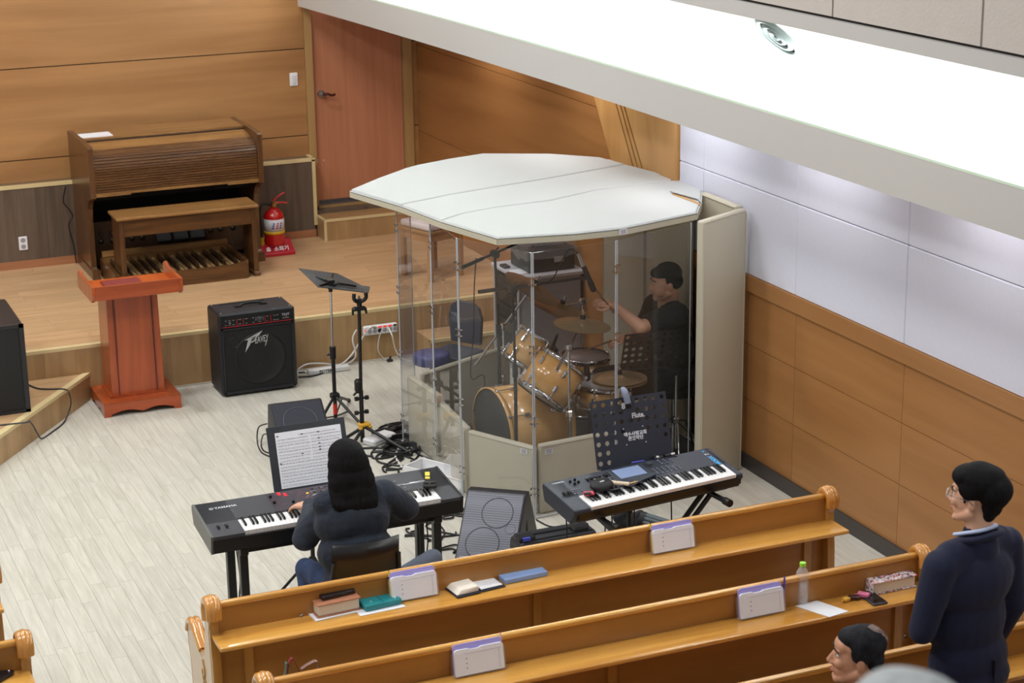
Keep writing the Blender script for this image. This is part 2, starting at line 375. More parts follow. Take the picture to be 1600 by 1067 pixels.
# right wall
rw = B().box((WX+0.012, 3, -0.01), (WX+0.25, BY+0.2, 4.6)).build('wall_right', M_joint, kind='structure')
ys = [5.35+1.205*i for i in range(0, 6)]           # 5.35 ... 11.375 (joints seen at 9.03, 10.22, 11.45)
ys = [4.22, 5.42, 6.62, 7.82, 9.02, 10.22, 11.44, 11.79]
for a, b_ in zip(ys[:-1], ys[1:]):
    for z0, z1 in ((0.10, 0.484), (0.488, 0.867), (0.871, 1.25)):
        B().box((WX, a+0.0015, z0), (WX+0.012, b_-0.0015, z1)).build('wood_panel', M_maple, rw, org=(WX, a, z0))
    for z0, z1 in ((1.35, 1.94), (1.94, 2.54), (2.54, 3.14)):
        o = B().rbox((WX+0.001, (a+b_)/2, (z0+z1)/2), (0.024, b_-a-0.003, z1-z0-0.003), 0.006).build('fabric_panel', M_tile, rw)
B().box((WX-0.022, 4.2, 1.241), (WX+0.012, 11.79, 1.350)).build('dado_rail', wood('dado_veneer', (152, 105, 60), (170, 122, 74), (9, .5, 9), 1), rw)
B().box((WX-0.018, 3, 0), (WX+0.002, 11.8, 0.10)).build('baseboard_right', M_base, kind='structure')
# stage part of the right wall
for z0, z1 in ((SZ, 1.30), (1.304, 2.106), (2.11, 2.9)):
    B().box((WX, 11.8, z0), (WX+0.012, BY, z1)).build('wood_panel', M_maple, rw, org=(WX, 14, z0))
B().box((WX, 11.8, 0), (WX+0.012, BY, SZ)).build('wood_panel', M_maple, rw)
# slanted pier with three grooves
def wy(px, py, X=WX-0.02): q = at_x(px, py, X); return (q.y, q.z)
A = wy(927, 147); Bq = wy(955, 252); sl = (A[0]-Bq[0])/(A[1]-Bq[1])
def yl(z, y0, z0, s): return y0+(z-z0)*s
pr = thing('trim_3', None, None, (WX, 12.5, 0)); pr['kind'] = 'structure'
def pier(name, yA, yB, s_a, s_b, x0, x1, mt_):
    # polygon between two slanted edges, given at z=2.0
    z0, z1 = (1.70, 2.9)
    poly = [(yA+(z0-2.0)*s_a, z0), (yA+(z1-2.0)*s_a, z1), (yB+(z1-2.0)*s_b, z1), (yB+(z0-2.0)*s_b, z0)]
    B().prism(poly, x0, x1, MYZ).build(name, mt_, pr, org=(WX, 12.5, 0)).location = (0, 0, 0)
def at2(px, py, X=WX-0.03):
    q = at_x(px, py, X); return q.y, q.z
e = [at2(927, 147), at2(962, 160), at2(969, 162), at2(975, 165), at2(1014, 180)]
e2 = [at2(955, 252), at2(988, 256), at2(995, 258), at2(1003, 262), at2(1032, 266)]
sl = [(a[0]-b_[0])/(a[1]-b_[1]) for a, b_ in zip(e, e2)]
y2 = [a[0]+(2.0-a[1])*s for a, s in zip(e, sl)]
g_ = 0.012
pier('pier_board', y2[0], y2[1]+g_, sl[0], sl[1], WX-0.03, WX+0.01, M_pier)
pier('pier_board', y2[1]-g_, y2[2]+g_, sl[1], sl[2], WX-0.03, WX+0.01, M_pier)
pier('pier_board', y2[2]-g_, y2[3]+g_, sl[2], sl[3], WX-0.03, WX+0.01, M_pier)
pier('pier_board', y2[3]-g_, y2[4], sl[3], sl[4], WX-0.03, WX+0.01, M_pier)
pier('pier_board', y2[4], 11.80, sl[4], 0, WX-0.045, WX+0.01, M_pier)
pier('pier_core', y2[0]-0.02, 11.84, sl[0], 0, WX-0.012, WX+0.01, M_joint)
B().box((WX-0.045, 11.79, 0), (WX+0.01, 12.9, 1.70)).build('pier_board', M_pier, pr, org=(WX, 12.5, 0)).location = (0, 0, 0)
# light cove along the right wall
CX = 5.4; zb = 2.532; zt = 2.757
cv = B()
ysn = [3+i*0.5 for i in range(29)]
def cx(y): return CX-0.0042*max(0, y-9.5)**2
def strip(prof, mt_, name, parent=None, kind=None):
    b = B(); n = len(prof); vs = []; fs = []
    for y in ysn:
        for (dx, z) in prof: vs.append((cx(y)+dx, y, z))
    for i in range(len(ysn)-1):
        for k in range(n): j = (k+1) % n; fs.append((i*n+k, i*n+j, (i+1)*n+j, (i+1)*n+k))
    fs.append(tuple(range(n-1, -1, -1))); fs.append(tuple((len(ysn)-1)*n+k for k in range(n)))
    b.add(vs, fs); return b.build(name, mt_, parent, kind=kind)
ce = strip([(0, zb), (0, zt), (0.02, zt), (0.02, zb+0.02), (0.9, zb+0.02), (0.9, zb)], M_white, 'ceiling', kind='structure')
qa = at_z(1600, 114, 3.30); qb = at_x(1600, 89, qa.x-0.03)
tz = 0
def cslope(px, py):
    v = ray(px, py); c_ = CX+0.60+zb; t = (c_-CAMZ)/(v.x+v.z); return v*t+Vector((0, 0, CAMZ))
q = cslope(1600, 116); q2 = at_x(1600, 91, q.x)
dxs = q.x-CX; zs_ = zb+0.60-dxs
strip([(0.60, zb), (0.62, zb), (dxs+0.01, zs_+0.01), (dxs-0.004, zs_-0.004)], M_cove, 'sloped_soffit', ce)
strip([(q.x-CX+0.01, q.z-0.01), (q.x-CX-0.025, q.z-0.01), (q.x-CX-0.025, q2.z), (q.x-CX+0.01, q2.z)], M_white, 'cornice', ce)
uw = strip([(q.x-CX+0.0, q2.z+0.012), (q.x-CX+0.03, q2.z+0.012), (q.x-CX+0.03, 5.2), (q.x-CX, 5.2)], M_tileup, 'wall_upper', kind='structure')
strip([(q.x-CX+0.004, q2.z-0.01), (q.x-CX+0.03, q2.z-0.01), (q.x-CX+0.03, q2.z+0.02), (q.x-CX+0.004, q2.z+0.02)], M_joint, 'shadow_gap', ce)
for yy in (4.6, 5.8, 7.0, 8.2, 9.4):
    B().box((q.x-0.012, yy-1.19, q2.z+0.015), (q.x+0.01, yy-0.006, q2.z+0.62)).box((q.x-0.012, yy-1.19, q2.z+0.63), (q.x+0.01, yy-0.006, q2.z+1.22)).build('fabric_panel', M_tileup, uw)
# round air diffuser in the sloped soffit
c0 = cslope(1217, 56); nrm = Vector((-1, 0, -1)).normalized()
Md = Matrix.Translation(c0+nrm*0.004) @ nrm.to_track_quat('Z', 'Y').to_matrix().to_4x4()
dfz = thing('air_diffuser', 'round white air diffuser in the bright sloped soffit', 'diffuser', c0)
Ml = Matrix.Translation(-c0) @ Md
mdf = mat('diffuser_white', (120, 134, 134), .6)
mdd = mat('diffuser_gap', (14, 18, 18), .8)
for r0, r1 in ((0.155, 0.12), (0.105, 0.075), (0.06, 0.035), (0.022, 0.001)):
    B().lathe([(r0, 0), (r0, 0.006), ((r0+r1)/2, 0.02), (r1, 0.014), (r1, 0)], 32, Ml).build('ring', mdf, dfz)
B().lathe([(0.0001, 0.002), (0.125, 0.002), (0.125, -0.002)], 32, Ml).build('throat', mdd, dfz)
# lamps hidden in the cove and downlights under it
for y in [3.9+1.25*k for k in range(11)]:
    a = area('cove_tube', (cx(y)+0.09, y, zb+0.10), 0.10, 1.2, 34, (0.97, 1.0, 0.98)); a.rotation_euler = (0, PI-0.15, 0)
strip([(-0.001, zt), (0.021, zt), (0.021, zt+0.014), (-0.001, zt+0.014)], mat('lip_glass_edge', (214, 236, 216), .3), 'lip_edge', ce)
for y in (6.4, 8.1, 9.8, 11.3, 13.1, 15.0):
    a = area('down_light', (5.95, y, zb-0.01), 0.35, 0.8, 6, (1.0, 0.97, 0.98))
# switch and socket
sw = thing('light_switch', 'white light switch on the wooden wall left of the salmon door', 'switch', (5.10, BY, 1.872))
B().rbox((0, -0.006, 0), (0.075, 0.012, 0.12), 0.004).build('plate', mat('switch_white', (232, 232, 236), .4), sw)
B().rbox((0, -0.014, 0), (0.036, 0.008, 0.08), 0.003).build('rocker', mat('rocker_white', (220, 220, 228), .35), sw)
so = thing('wall_socket', 'white double wall socket on the dark wainscot left of the organ', 'socket', (2.535, WSY, 0.652))
B().rbox((0, -0.006, 0), (0.075, 0.012, 0.12), 0.004).build('plate', MATS['switch_white'], so)
for z in (-0.028, 0.028): B().cyl((0, -0.0125, z), (0, -0.0135, z), 0.021, 0.019, 20).build('outlet', mat('outlet_grey', (150, 150, 156), .4), so)
# ================================================================== ORGAN, PULPIT, AMPLIFIER
oak = wood('dark_oak', (58, 34, 15), (110, 72, 36), (1, 14, 14), 1.8, 0.32, 0.25, 0.03, fine=0.7)
oakv = wood('dark_oak_upright', (64, 38, 18), (110, 72, 38), (14, 14, 1), 1.8, 0.32, 0.25, 0.03, fine=0.7)
oakl = wood('light_oak', (112, 76, 38), (170, 126, 74), (1, 14, 14), 1.8, 0.3, 0.3, 0.03, fine=0.8)
blk = mat('black_plastic', (16, 16, 18), 0.45)
blkm = mat('matt_black', (10, 10, 11), 0.8)
tolex = mat('black_tolex', (30, 31, 37), 0.5, bump=0.25, bscale=260)
paper = mat('white_paper', (232, 234, 240), 0.7)
def person_none(): pass
og = thing('electric_organ', 'closed dark oak electric organ with a roll top against the wainscot', 'organ', (3.0, 16.9, SZ))
# local: x 0..1.5, y 0 (back) .. -0.87 (front), z 0..1.18
def side(x):
    poly = [(0, 0), (0, 1.17), (-0.42, 1.17), (-0.42, 1.175), (-0.50, 1.175), (-0.84, 1.165), (-0.855, 1.15), (-0.855, 0.73), (-0.82, 0.715), (-0.76, 0.70), (-0.70, 0.66), (-0.66, 0.60), (-0.64, 0.5), (-0.64, 0.09), (-0.66, 0.07), (-0.70, 0.065), (-0.70, 0)]
    return B().prism(poly, x, x+0.045, MYZ)
for x in (0, 1.455): side(x).build('side_panel', oakv, og)
B().box((-0.01, -0.73, 0), (0.055, 0.0, 0.075)).build('plinth_foot', oakv, og); B().box((1.445, -0.73, 0), (1.51, 0.0, 0.075)).build('plinth_foot', oakv, og)
B().box((0.045, -0.44, 1.13), (1.455, 0, 1.165)).build('top_board', oakl, og)
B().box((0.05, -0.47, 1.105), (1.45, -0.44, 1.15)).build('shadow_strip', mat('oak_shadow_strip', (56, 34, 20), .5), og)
# roll top: curved run of narrow slats
prof = []
for i in range(9): a = i/8; prof.append((-0.47-0.26*a, 1.135-0.02*a-0.03*a*a))
for i in range(1, 7): a = i/6*PI/2; prof.append((-0.73-0.10*math.sin(a), 1.085-0.10*(1-math.cos(a))))
for i in range(1, 11): prof.append((-0.832-0.001*i, 0.985-0.0215*i))
pts = prof
def slat(p, q, i):
    (y0, z0), (y1, z1) = p, q; n = Vector((z0-z1, y1-y0)).normalized()*-0.0 ; d = Vector((y1-y0, z1-z0)); L = d.length; d.normalize(); nn_ = Vector((d.y, -d.x))
    if nn_.x > 0 and nn_.y < 0: nn_ = -nn_
    g = 0.0012; t = 0.004
    a = Vector((y0, z0))+d*g; b_ = Vector((y1, z1))-d*g
    poly = [tuple(a), tuple(a+nn_*t+d*0.003), tuple(b_+nn_*t-d*0.003), tuple(b_), tuple(b_-nn_*0.008), tuple(a-nn_*0.008)]
    return B().prism(poly, 0.047, 1.453, MYZ)
b = B()
slat(pts[0], pts[6], 0).build('lid_board', oakl, og)
for i in range(6, len(pts)-1): slat(pts[i], pts[i+1], i).build('slat', oak, og)
zl = pts[-1][1]
B().box((0.047, -0.85, zl-0.022), (1.453, -0.825, zl)).box((0.047, -0.848, zl-0.034), (0.34, -0.828, zl-0.02)).box((1.18, -0.848, zl-0.034), (1.453, -0.828, zl-0.02)).build('lid_edge', oakl, og)
B().box((0.045, -0.62, 0.66), (1.455, -0.05, 0.72)).build('key_bed', blkm, og)
B().box((0.045, -0.12, 0), (1.455, -0.10, 0.7)).build('back_panel', blkm, og)
kn = B().box((0.045, -0.46, 0.06), (1.455, -0.44, 0.42)).box((0.045, -0.47, 0.42), (1.455, -0.12, 0.44)).build('knee_board', mat('dark_knee_board', (52, 32, 18), .35, var=.2), og)
pist = mat('toe_piston', (70, 62, 50), .3, .6)
for x in (0.13, 0.23, 0.40, 0.49, 1.02, 1.10, 1.19, 1.30):
    B().lathe([(0.0, 0.0), (0.026, 0.0), (0.026, 0.01), (0.015, 0.012), (0.014, 0.02), (0.0001, 0.022)], 14, Tm(x, -0.46, 0.27) @ Rx(PI/2)).lathe([(0.014, 0), (0.014, 0.03), (0.001, 0.032)], 12, Tm(x, -0.46, 0.33) @ Rx(PI/2)).build('toe_piston', pist, og)
for i in range(3):
    x = 0.60+i*0.15
    B().rbox((0, 0, 0), (0.135, 0.025, 0.16), 0.01, Tm(x+0.07, -0.50, 0.29) @ Rx(-0.45)).build('swell_pedal', mat('swell_rubber', (22, 22, 24), .5, bump=.3, bscale=200), og)
# pedalboard, drawn out towards the bench
pb = B().prism([(0.10, -1.22), (0.10, -1.24), (1.20, -1.24), (1.20, -1.22)], 0, 0.13).build('pedalboard', oak, og)
fr = []
for i in range(13):
    x = 0.10+1.10*i/12; fr.append((x, 0.145-0.045*math.sin(PI*i/12)))
B().prism([(0.10, 0), *fr, (1.20, 0)][::-1], 0, 0.03, Tm(0, -1.215, 0) @ MXZ).build('front_rail', oak, pb)
for x in (.08, 1.19): B().box((x, -1.23, 0), (x+.03, -0.62, 0.16)).build('side_rail', oak, pb)
B().prism([(0.10, -0.64), (0.10, -0.60), (1.20, -0.60), (1.20, -0.64)], 0.17, 0.215).box((0.10, -0.63, 0.0), (1.20, -0.61, 0.2)).build('heel_rail', oakl, pb)
pdm = wood('pedal_wood', (120, 86, 50), (190, 158, 112), (12, 1, 12), 2, .22, 0.5, .12)
for i in range(32):
    x = 0.13+i*1.04/31; hi = i % 12 in (1, 3, 6, 8, 10)
    if hi: B().rbox((x, -0.90, 0.135), (0.018, 0.46, 0.05), 0.005).build('pedal', mat('sharp_pedal', (52, 34, 22), .25), pb)
    else: B().rbox((x, -0.92, 0.11), (0.023, 0.56, 0.03), 0.005).build('pedal', pdm, pb)
tag(B().box((0, 0, 0), (0.28, 0.20, 0.004)).build('paper_sheet', paper, None, (3.035, 16.50, SZ+1.1655)), 'white sheet of paper on the left end of the organ top', 'paper')
# bench
bn = thing('organ_bench', 'dark oak organ bench with a worn top in front of the organ', 'bench', (3.14, 15.69, SZ))
B().rbox((0.595, 0.17, 0.608), (1.215, 0.35, 0.026), 0.006).build('seat', oakl, bn)
B().box((0.05, 0.025, 0.455), (1.14, 0.05, 0.595)).box((0.05, 0.29, 0.455), (1.14, 0.315, 0.595)).build('apron', oak, bn)
for x in (0.0, 1.13): B().box((x+0.01, 0.02, 0.03), (x+0.05, 0.32, 0.595)).rbox((x+0.03, 0.17, 0.02), (0.06, 0.36, 0.04), 0.008).build('leg', oakv, bn)
# wires beside the organ
tag(B().tube(spline([(2.93, 16.8, 1.13), (2.90, 16.8, 1.0), (2.94, 16.8, 0.93), (2.97, 16.8, 0.86), (2.93, 16.8, 0.78), (2.96, 16.8, 0.6), (2.97, 16.8, 0.44)]), 0.006, 6).build('organ_cable', blk, org=(2.95, 16.8, SZ)), 'black power cable hanging at the left side of the organ', 'cable')
# fire extinguisher
fe = thing('fire_extinguisher', 'small red fire extinguisher on a red stand right of the organ', 'extinguisher', (4.67, 16.40, SZ))
red = mat('signal_red', (190, 22, 24), 0.2, coat=.5); redp = mat('red_plastic', (178, 24, 44), 0.25)
B().prism([(-0.15, -0.12), (0.15, -0.12), (0.13, 0.12), (-0.13, 0.12)], 0, 0.035).build('stand_base', redp, fe, bevel=0.006)
B().prism([(-0.125, 0), (0.02, 0.09), (0.10, 0.09), (0.10, 0)], -0.15, 0.15, Tm(0, 0, 0.03) @ MYZ).build('stand_ramp', redp, fe, bevel=0.008)
B().lathe([(0.0, 0.08), (0.085, 0.08), (0.09, 0.10), (0.09, 0.33), (0.088, 0.35), (0.07, 0.385), (0.045, 0.41), (0.025, 0.42), (0.022, 0.44), (0.0001, 0.44)], 28).build('cylinder', red, fe)
B().lathe([(0.0905, 0.215), (0.0915, 0.215), (0.0915, 0.325), (0.0905, 0.325)], 28).build('label_band', mat('label_white', (214, 214, 220), .4), fe)
B().lathe([(0.0915, 0.19), (0.093, 0.19), (0.093, 0.215), (0.0915, 0.215)], 28).build('yellow_band', mat('safety_yellow', (222, 176, 30), .4), fe)
B().cyl((0, 0, 0.43), (0, 0, 0.475), 0.02, 0.018, 12).cyl((0, -0.02, 0.45), (0, -0.045, 0.45), 0.018, 0.018, 14).build('valve', mat('brass', (180, 150, 80), .3, .9), fe)
B().tube([(0, 0, 0.475), (0.05, 0, 0.52), (0.11, 0, 0.545)], 0.009, 6).tube([(0.01, 0, 0.455), (0.07, 0, 0.46), (0.13, 0, 0.45)], 0.009, 6).build('handle', red, fe)
B().tube(spline([(-0.02, 0, 0.45), (-0.09, 0, 0.46), (-0.125, 0, 0.40), (-0.12, 0, 0.25), (-0.12, -0.01, 0.12)]), 0.012, 8).build('hose', blk, fe)
B().cyl((-0.12, -0.01, 0.16), (-0.12, -0.01, 0.07), 0.018, 0.02, 10).build('nozzle', mat('nozzle_yellow', (206, 170, 40), .4), fe)
text('소화기', 0.05, mat('print_white', (236, 214, 220), .5), fe, Tm(0.03, -0.098, 0.062) @ Rx(0.92), bold=0.001)
B().add([(0, 0.025, 0), (-0.024, 0.008, 0), (0.024, 0.008, 0)], [(1, 2, 0)], M=Tm(-0.09, -0.098, 0.066) @ Rx(0.92)).box((-0.018, -0.016, 0), (0.018, 0.006, 0.0006), Tm(-0.09, -0.098, 0.064) @ Rx(0.92)).build('house_emblem', MATS['print_white'], fe)
for k, (dx, c) in enumerate([(-0.4, (60, 60, 150)), (0.0, (180, 40, 60)), (0.35, (70, 70, 160))]):
    b = B(); 
    for j in range(3):
        a = -PI/2+dx+0.05*j; z = 0.25+0.02*j
        b.cbox((0, 0, 0), (0.02-0.003*j, 0.001, 0.013), Rz(a+PI/2) @ Tm(0, -0.0918, z))
    b.build('label_print', mat('print%d' % k if False else ('label_print_blue' if k != 1 else 'label_print_red'), c, .5), fe)
# pulpit
pw = wood('cherry_veneer', (138, 56, 22), (178, 84, 40), (10, 10, 0.7), 1.2, 0.28, 0.35, 0.03, fine=.3)
pwh = wood('cherry_veneer_across', (138, 56, 22), (180, 84, 40), (0.7, 10, 10), 1.2, 0.28, 0.35, 0.03, fine=.3)
pt = thing('pulpit', 'reddish cherry wood pulpit with a flared base standing left of the amplifier', 'pulpit', (2.835, 13.96, 0))
# base, scalloped front
wv = [(-0.29, 0.105), (-0.29, 0.0), (-0.235, 0.0)]
for i in range(13):
    t = i/12; wv.append((-0.235+0.47*t, 0.012+0.024*abs(math.sin(2*PI*t*1.0))+0.006))
wv += [(0.235, 0.0), (0.29, 0.0), (0.29, 0.105)]
B().prism(wv, 0, 0.02, Tm(0, -0.205, 0) @ MXZ).build('base_front', pwh, pt)
B().prism(wv, 0, 0.02, Tm(0, 0.27, 0) @ MXZ).build('base_back', pwh, pt)
for sx in (-1, 1):
    sv = [(-0.205, 0.105), (-0.205, 0), (-0.16, 0)]+[(-0.16+0.37*i/8, 0.014+0.02*abs(math.sin(2*PI*i/8))) for i in range(9)]+[(0.21, 0), (0.25, 0), (0.25, 0.105)]
    B().prism(sv, -0.01, 0.01, Tm(sx*0.28, 0, 0) @ MYZ).build('base_side', pw, pt)
B().box((-0.29, -0.225, 0.098), (0.29, 0.27, 0.106)).build('base_board', pw, pt, bevel=0.003)
def colmn(z0, z1, w0, w1, y0, y1, x0=0):
    return [(-w0, y0, z0), (w0, y0, z0), (w0, y1, z0), (-w0, y1, z0), (-w1, y0, z1), (w1, y0, z1), (w1, y1, z1), (-w1, y1, z1)]
fs = [(0, 3, 2, 1), (4, 5, 6, 7), (0, 1, 5, 4), (1, 2, 6, 5), (2, 3, 7, 6), (3, 0, 4, 7)]
B().add(colmn(0.105, 0.93, 0.20, 0.19, -0.10, 0.225), fs).build('column', pw, pt, bevel=0.004)
B().add([(x*1.0, y-0.006 if y < 0 else -0.10, z) for x, y, z in colmn(0.105, 0.925, 0.14, 0.13, -0.10, 0.0)], fs).build('front_panel', pw, pt)
for sx in (-1, 1): B().add([(sx*0.142+x, y, z) for x, y, z in colmn(0.105, 0.92, 0.003, 0.003, -0.112, -0.1)], fs).build('moulding', mat('cherry_dark', (96, 36, 18), .4), pt)
B().add([(sgn*v[0], v[1], v[2]) for sgn in (1,) for v in colmn(0.105, 0.125, 0.215, 0.21, -0.115, 0.235)], fs).build('plinth_moulding', pw, pt)
# top tray with rounded wings
wing = [(-0.315, 0.995), (-0.335, 0.985), (-0.338, 0.93), (-0.325, 0.905), (-0.30, 0.895), (0.19, 0.915), (0.20, 0.93), (0.20, 1.025), (0.185, 1.04), (0.13, 1.04), (0.10, 1.0)]
wing = [(y, z) for y, z in [(-0.335, 1.028), (-0.340, 0.965), (-0.325, 0.925), (-0.29, 0.905), (0.18, 0.905), (0.195, 0.92), (0.195, 1.02), (0.14, 1.05), (0.06, 1.028)]]
for sx in (-1, 1): B().prism(wing, -0.012, 0.012, Tm(sx*0.322, 0, 0) @ MYZ).build('wing', pw, pt, bevel=0.003)
B().box((-0.31, -0.338, 0.925), (0.31, -0.318, 1.028)).build('front_board', pwh, pt, bevel=0.003)
B().box((-0.31, -0.32, 0.93), (0.31, 0.19, 0.948)).build('tray', mat('orange_cherry', (190, 84, 26), .25, coat=.4), pt)
tag(B().box((-0.14, -0.09, 0), (0.14, 0.09, 0.012)).build('song_booklet', mat('maroon_cover', (120, 44, 42), .5), None, (2.79, 13.97, 0.9485), rot=(0, 0, 0.03)), 'maroon booklet lying in the tray of the pulpit', 'booklet')
# bass amplifier
am = thing('bass_amplifier', 'black bass combo amplifier with silver lettering against the stage front', 'amplifier', (3.765, 13.99, 0), 0)
B().rbox((0, 0, 0.335), (0.60, 0.33, 0.64), 0.014).build('cabinet', tolex, am)
B().box((-0.275, -0.172, 0.55), (0.275, -0.164, 0.63)).build('control_panel', blk, am)
B().box((-0.27, -0.1745, 0.551), (0.27, -0.1718, 0.555)).box((-0.16, -0.1745, 0.555), (-0.157, -0.1718, 0.61)).box((-0.11, -0.1745, 0.555), (-0.107, -0.1718, 0.61)).box((0.06, -0.1745, 0.555), (0.063, -0.1718, 0.61)).box((0.105, -0.1745, 0.555), (0.108, -0.1718, 0.61)).build('red_trim', mat('red_line', (190, 34, 44), .5), am)
kn = mat('knob_grey', (120, 120, 124), .3)
for x in (-0.245, -0.215, -0.185, -0.135, -0.085, -0.06, -0.03, 0.08, 0.135, 0.16, 0.18): B().cyl((x, -0.172, 0.585), (x, -0.185, 0.585), 0.0075, 0.006, 10).build('knob', blk if x != -0.215 else kn, am)
for i in range(7): B().box((-0.012+i*0.010-0.0008, -0.1745, 0.575), (-0.012+i*0.010+0.0008, -0.1718, 0.61)).cbox((-0.012+i*0.010, -0.176, 0.588+0.006*(i % 3)), (0.005, 0.004, 0.006)).build('slider', kn, am)
prt = mat('print_silver', (170, 170, 176), .4)
b = B(); rr = random.Random(4)
for x in (-0.245, -0.215, -0.185, -0.135, -0.085, -0.03, 0.08, 0.135, 0.16, 0.02):
    for z in (0.603, 0.568): b.cbox((x, -0.1725, z), (0.012+0.01*rr.random(), 0.001, 0.003))
b.build('panel_print', prt, am, kind='stuff')
Mf = lambda x, z, s=0: Tm(x, -0.174, z) @ Rx(PI/2)
text('TNT', 0.024, prt, am, Mf(0.225, 0.600), bold=0.0006, sx=1.3); text('115', 0.012, prt, am, Mf(0.225, 0.584)); text('BASS SYSTEM', 0.009, prt, am, Mf(0.225, 0.573))
cloth = mat('grille_cloth', (19, 20, 23), 0.75, bump=0.6, bscale=420)
B().box((-0.272, -0.168, 0.03), (0.272, -0.160, 0.535)).build('grille', cloth, am)
B().box((-0.28, -0.174, 0.028), (-0.268, -0.162, 0.54)).box((0.268, -0.174, 0.028), (0.28, -0.162, 0.54)).box((-0.28, -0.174, 0.528), (0.28, -0.162, 0.54)).box((-0.28, -0.174, 0.02), (0.28, -0.162, 0.04)).build('grille_frame', tolex, am)
B().lathe([(0.205, 0), (0.205, 0.003), (0.19, 0.004), (0.187, 0.001), (0.1, 0.0015), (0.001, 0.0)], 40, Tm(0.01, -0.167, 0.28) @ Rx(PI/2)).build('speaker_cone', mat('cone_black', (15, 15, 17), .6), am)
B().lathe([(0.045, 0), (0.045, 0.003), (0.036, 0.003), (0.034, 0.001), (0.001, 0.0)], 24, Tm(-0.19, -0.167, 0.42) @ Rx(PI/2)).build('tweeter', MATS['cone_black'], am)
# angular logo
lg = mat('logo_silver', (214, 216, 220), .25, .6)
def poly2(ps, M, b): b.prism(ps, 0, 0.003, M); return b
b = B(); ML = Tm(-0.005, -0.169, 0.425) @ Rx(PI/2) @ Rz(0.10)
S_ = 0.165
for P_ in ([(-.62, .12), (.30, .40), (.10, .20), (-.16, .12), (-.27, .08), (-.40, -.16), (-.66, -.46), (-.44, .10)],
           [(-.27, .16), (-.10, .20), (-.02, .12), (-.12, -.02), (-.34, -.08), (-.32, -.02), (-.16, .03), (-.10, .11), (-.16, .15), (-.28, .12)],
           [(.40, -.10), (.47, -.06), (.34, -.34), (.30, -.36)]):
    poly2([(x*S_, y*S_) for x, y in P_], ML, b)
text('EAVEY', 0.072, lg, am, ML @ Tm(0.030, -0.002, 0.0), bold=0.0008, shear=0.25, sx=0.52, depth=0.002)
b.build('logo', lg, am)
B().tube(spline([(-0.09, 0.0, 0.66), (-0.05, 0.0, 0.676), (0.05, 0.0, 0.676), (0.09, 0.0, 0.66)]), 0.011, 8).cbox((-0.1, 0, 0.66), (0.05, 0.04, 0.012)).cbox((0.1, 0, 0.66), (0.05, 0.04, 0.012)).build('carry_handle', blk, am)
B().box((-0.22, 0.10, 0.655), (0.14, 0.13, 0.658)).build('vent_slot', blkm, am)
for x in (-0.27, 0.27):
    for y in (-0.13, 0.13): B().cyl((x, y, 0.655), (x, y, 0.659), 0.008, 0.006, 8).build('corner_rivet', steel, am)
for x in (-0.25, 0.25):
    for y in (-0.12, 0.12): B().cyl((x, y, 0), (x, y, 0.02), 0.02, 0.02, 10).build('foot', blk, am)
# black speaker on the low step
sb = thing('stage_speaker', 'large black floor speaker on the low step at the left edge', 'speaker', (1.70, 13.75, 0.212))
B().rbox((0, 0.12, 0.325), (0.56, 0.75, 0.65), 0.012).build('cabinet', mat('speaker_paint', (28, 29, 34), .4, bump=.3, bscale=150), sb)
B().box((-0.265, -0.262, 0.02), (0.265, -0.25, 0.63)).build('grille', mat('speaker_grille', (13, 14, 17), .6, bump=.4, bscale=400), sb)
B().box((-0.28, -0.268, 0.0), (-0.26, -0.25, 0.65)).box((0.245, -0.268, 0.0), (0.28, -0.25, 0.65)).box((-0.28, -0.268, 0.625), (0.28, -0.25, 0.65)).box((-0.28, -0.268, 0.0), (0.28, -0.25, 0.022)).build('grille_frame', MATS['speaker_paint'], sb)
tag(B().tube(spline([at_z(38, 597, .215), at_z(60, 607, .216), at_z(100, 608, .216), at_z(108, 615, .216), at_z(111, 629, .13), at_z(107, 645, .05), at_z(99, 661, 0.007), at_z(84, 673, .007), at_z(66, 685, 0.007), at_z(59, 678, .06), at_z(52, 665, .15), at_z(46, 658, .217), at_z(40, 660, .217), at_z(0, 664, .217)]), 0.006, 6).build('speaker_cable', mat('grey_cable', (52, 50, 56), .4)), 'dark grey cable trailing off the low step beside the black speaker', 'cable')
# mains strips and white cords
ws = mat('white_plastic', (226, 226, 228), .4)
ps = thing('power_strip', 'white six-way power strip fixed to the stage front, red switches lit', 'power strip', (4.88, 14.228, 0.268), rot=(0, 0, 0))
B().rbox((0, -0.02, 0), (0.285, 0.04, 0.075), 0.008).build('body', ws, ps)
rs_ = mat('lit_red_switch', (206, 30, 30), .4, emit=(255, 30, 30), estr=0.6)
for i in range(6):
    x = -0.095+i*0.043
    B().cbox((x, -0.041, 0.024), (0.026, 0.004, 0.013)).build('switch', rs_ if i in (2, 3, 4) else blk, ps)
    B().cyl((x, -0.040, -0.006), (x, -0.043, -0.006), 0.018, 0.017, 16).build('outlet', MATS['outlet_grey'] if i != 2 else blk, ps)
B().cbox((-0.128, -0.041, 0.005), (0.018, 0.004, 0.016)).build('main_switch', rs_, ps)
p2 = thing('power_strip', 'white power strip lying on the floor beside the amplifier', 'power strip', (4.40, 14.10, 0), 0.0)
B().rbox((0, 0, 0.022), (0.34, 0.06, 0.04), 0.006).build('body', ws, p2)
text('POTEK', 0.035, mat('print_dark', (50, 50, 56), .5), p2, Tm(-0.03, -0.0305, 0.022) @ Rx(PI/2), bold=0.001)
wc = mat('white_cable', (214, 212, 210), .45); bc = mat('black_cable', (18, 18, 20), .45)
def cord(name, pts, r, m_, label, group=None, k=6):
    return tag(B().tube(spline(pts, k), r, 6).build(name, m_), label, 'cable', group)
def fz(x, y, z=0.006): return at_z(x, y, z)
Yp = 14.185
def ck(p): 
    p = Vector(p)
    return p if p.y < 14.21 else p*1.0
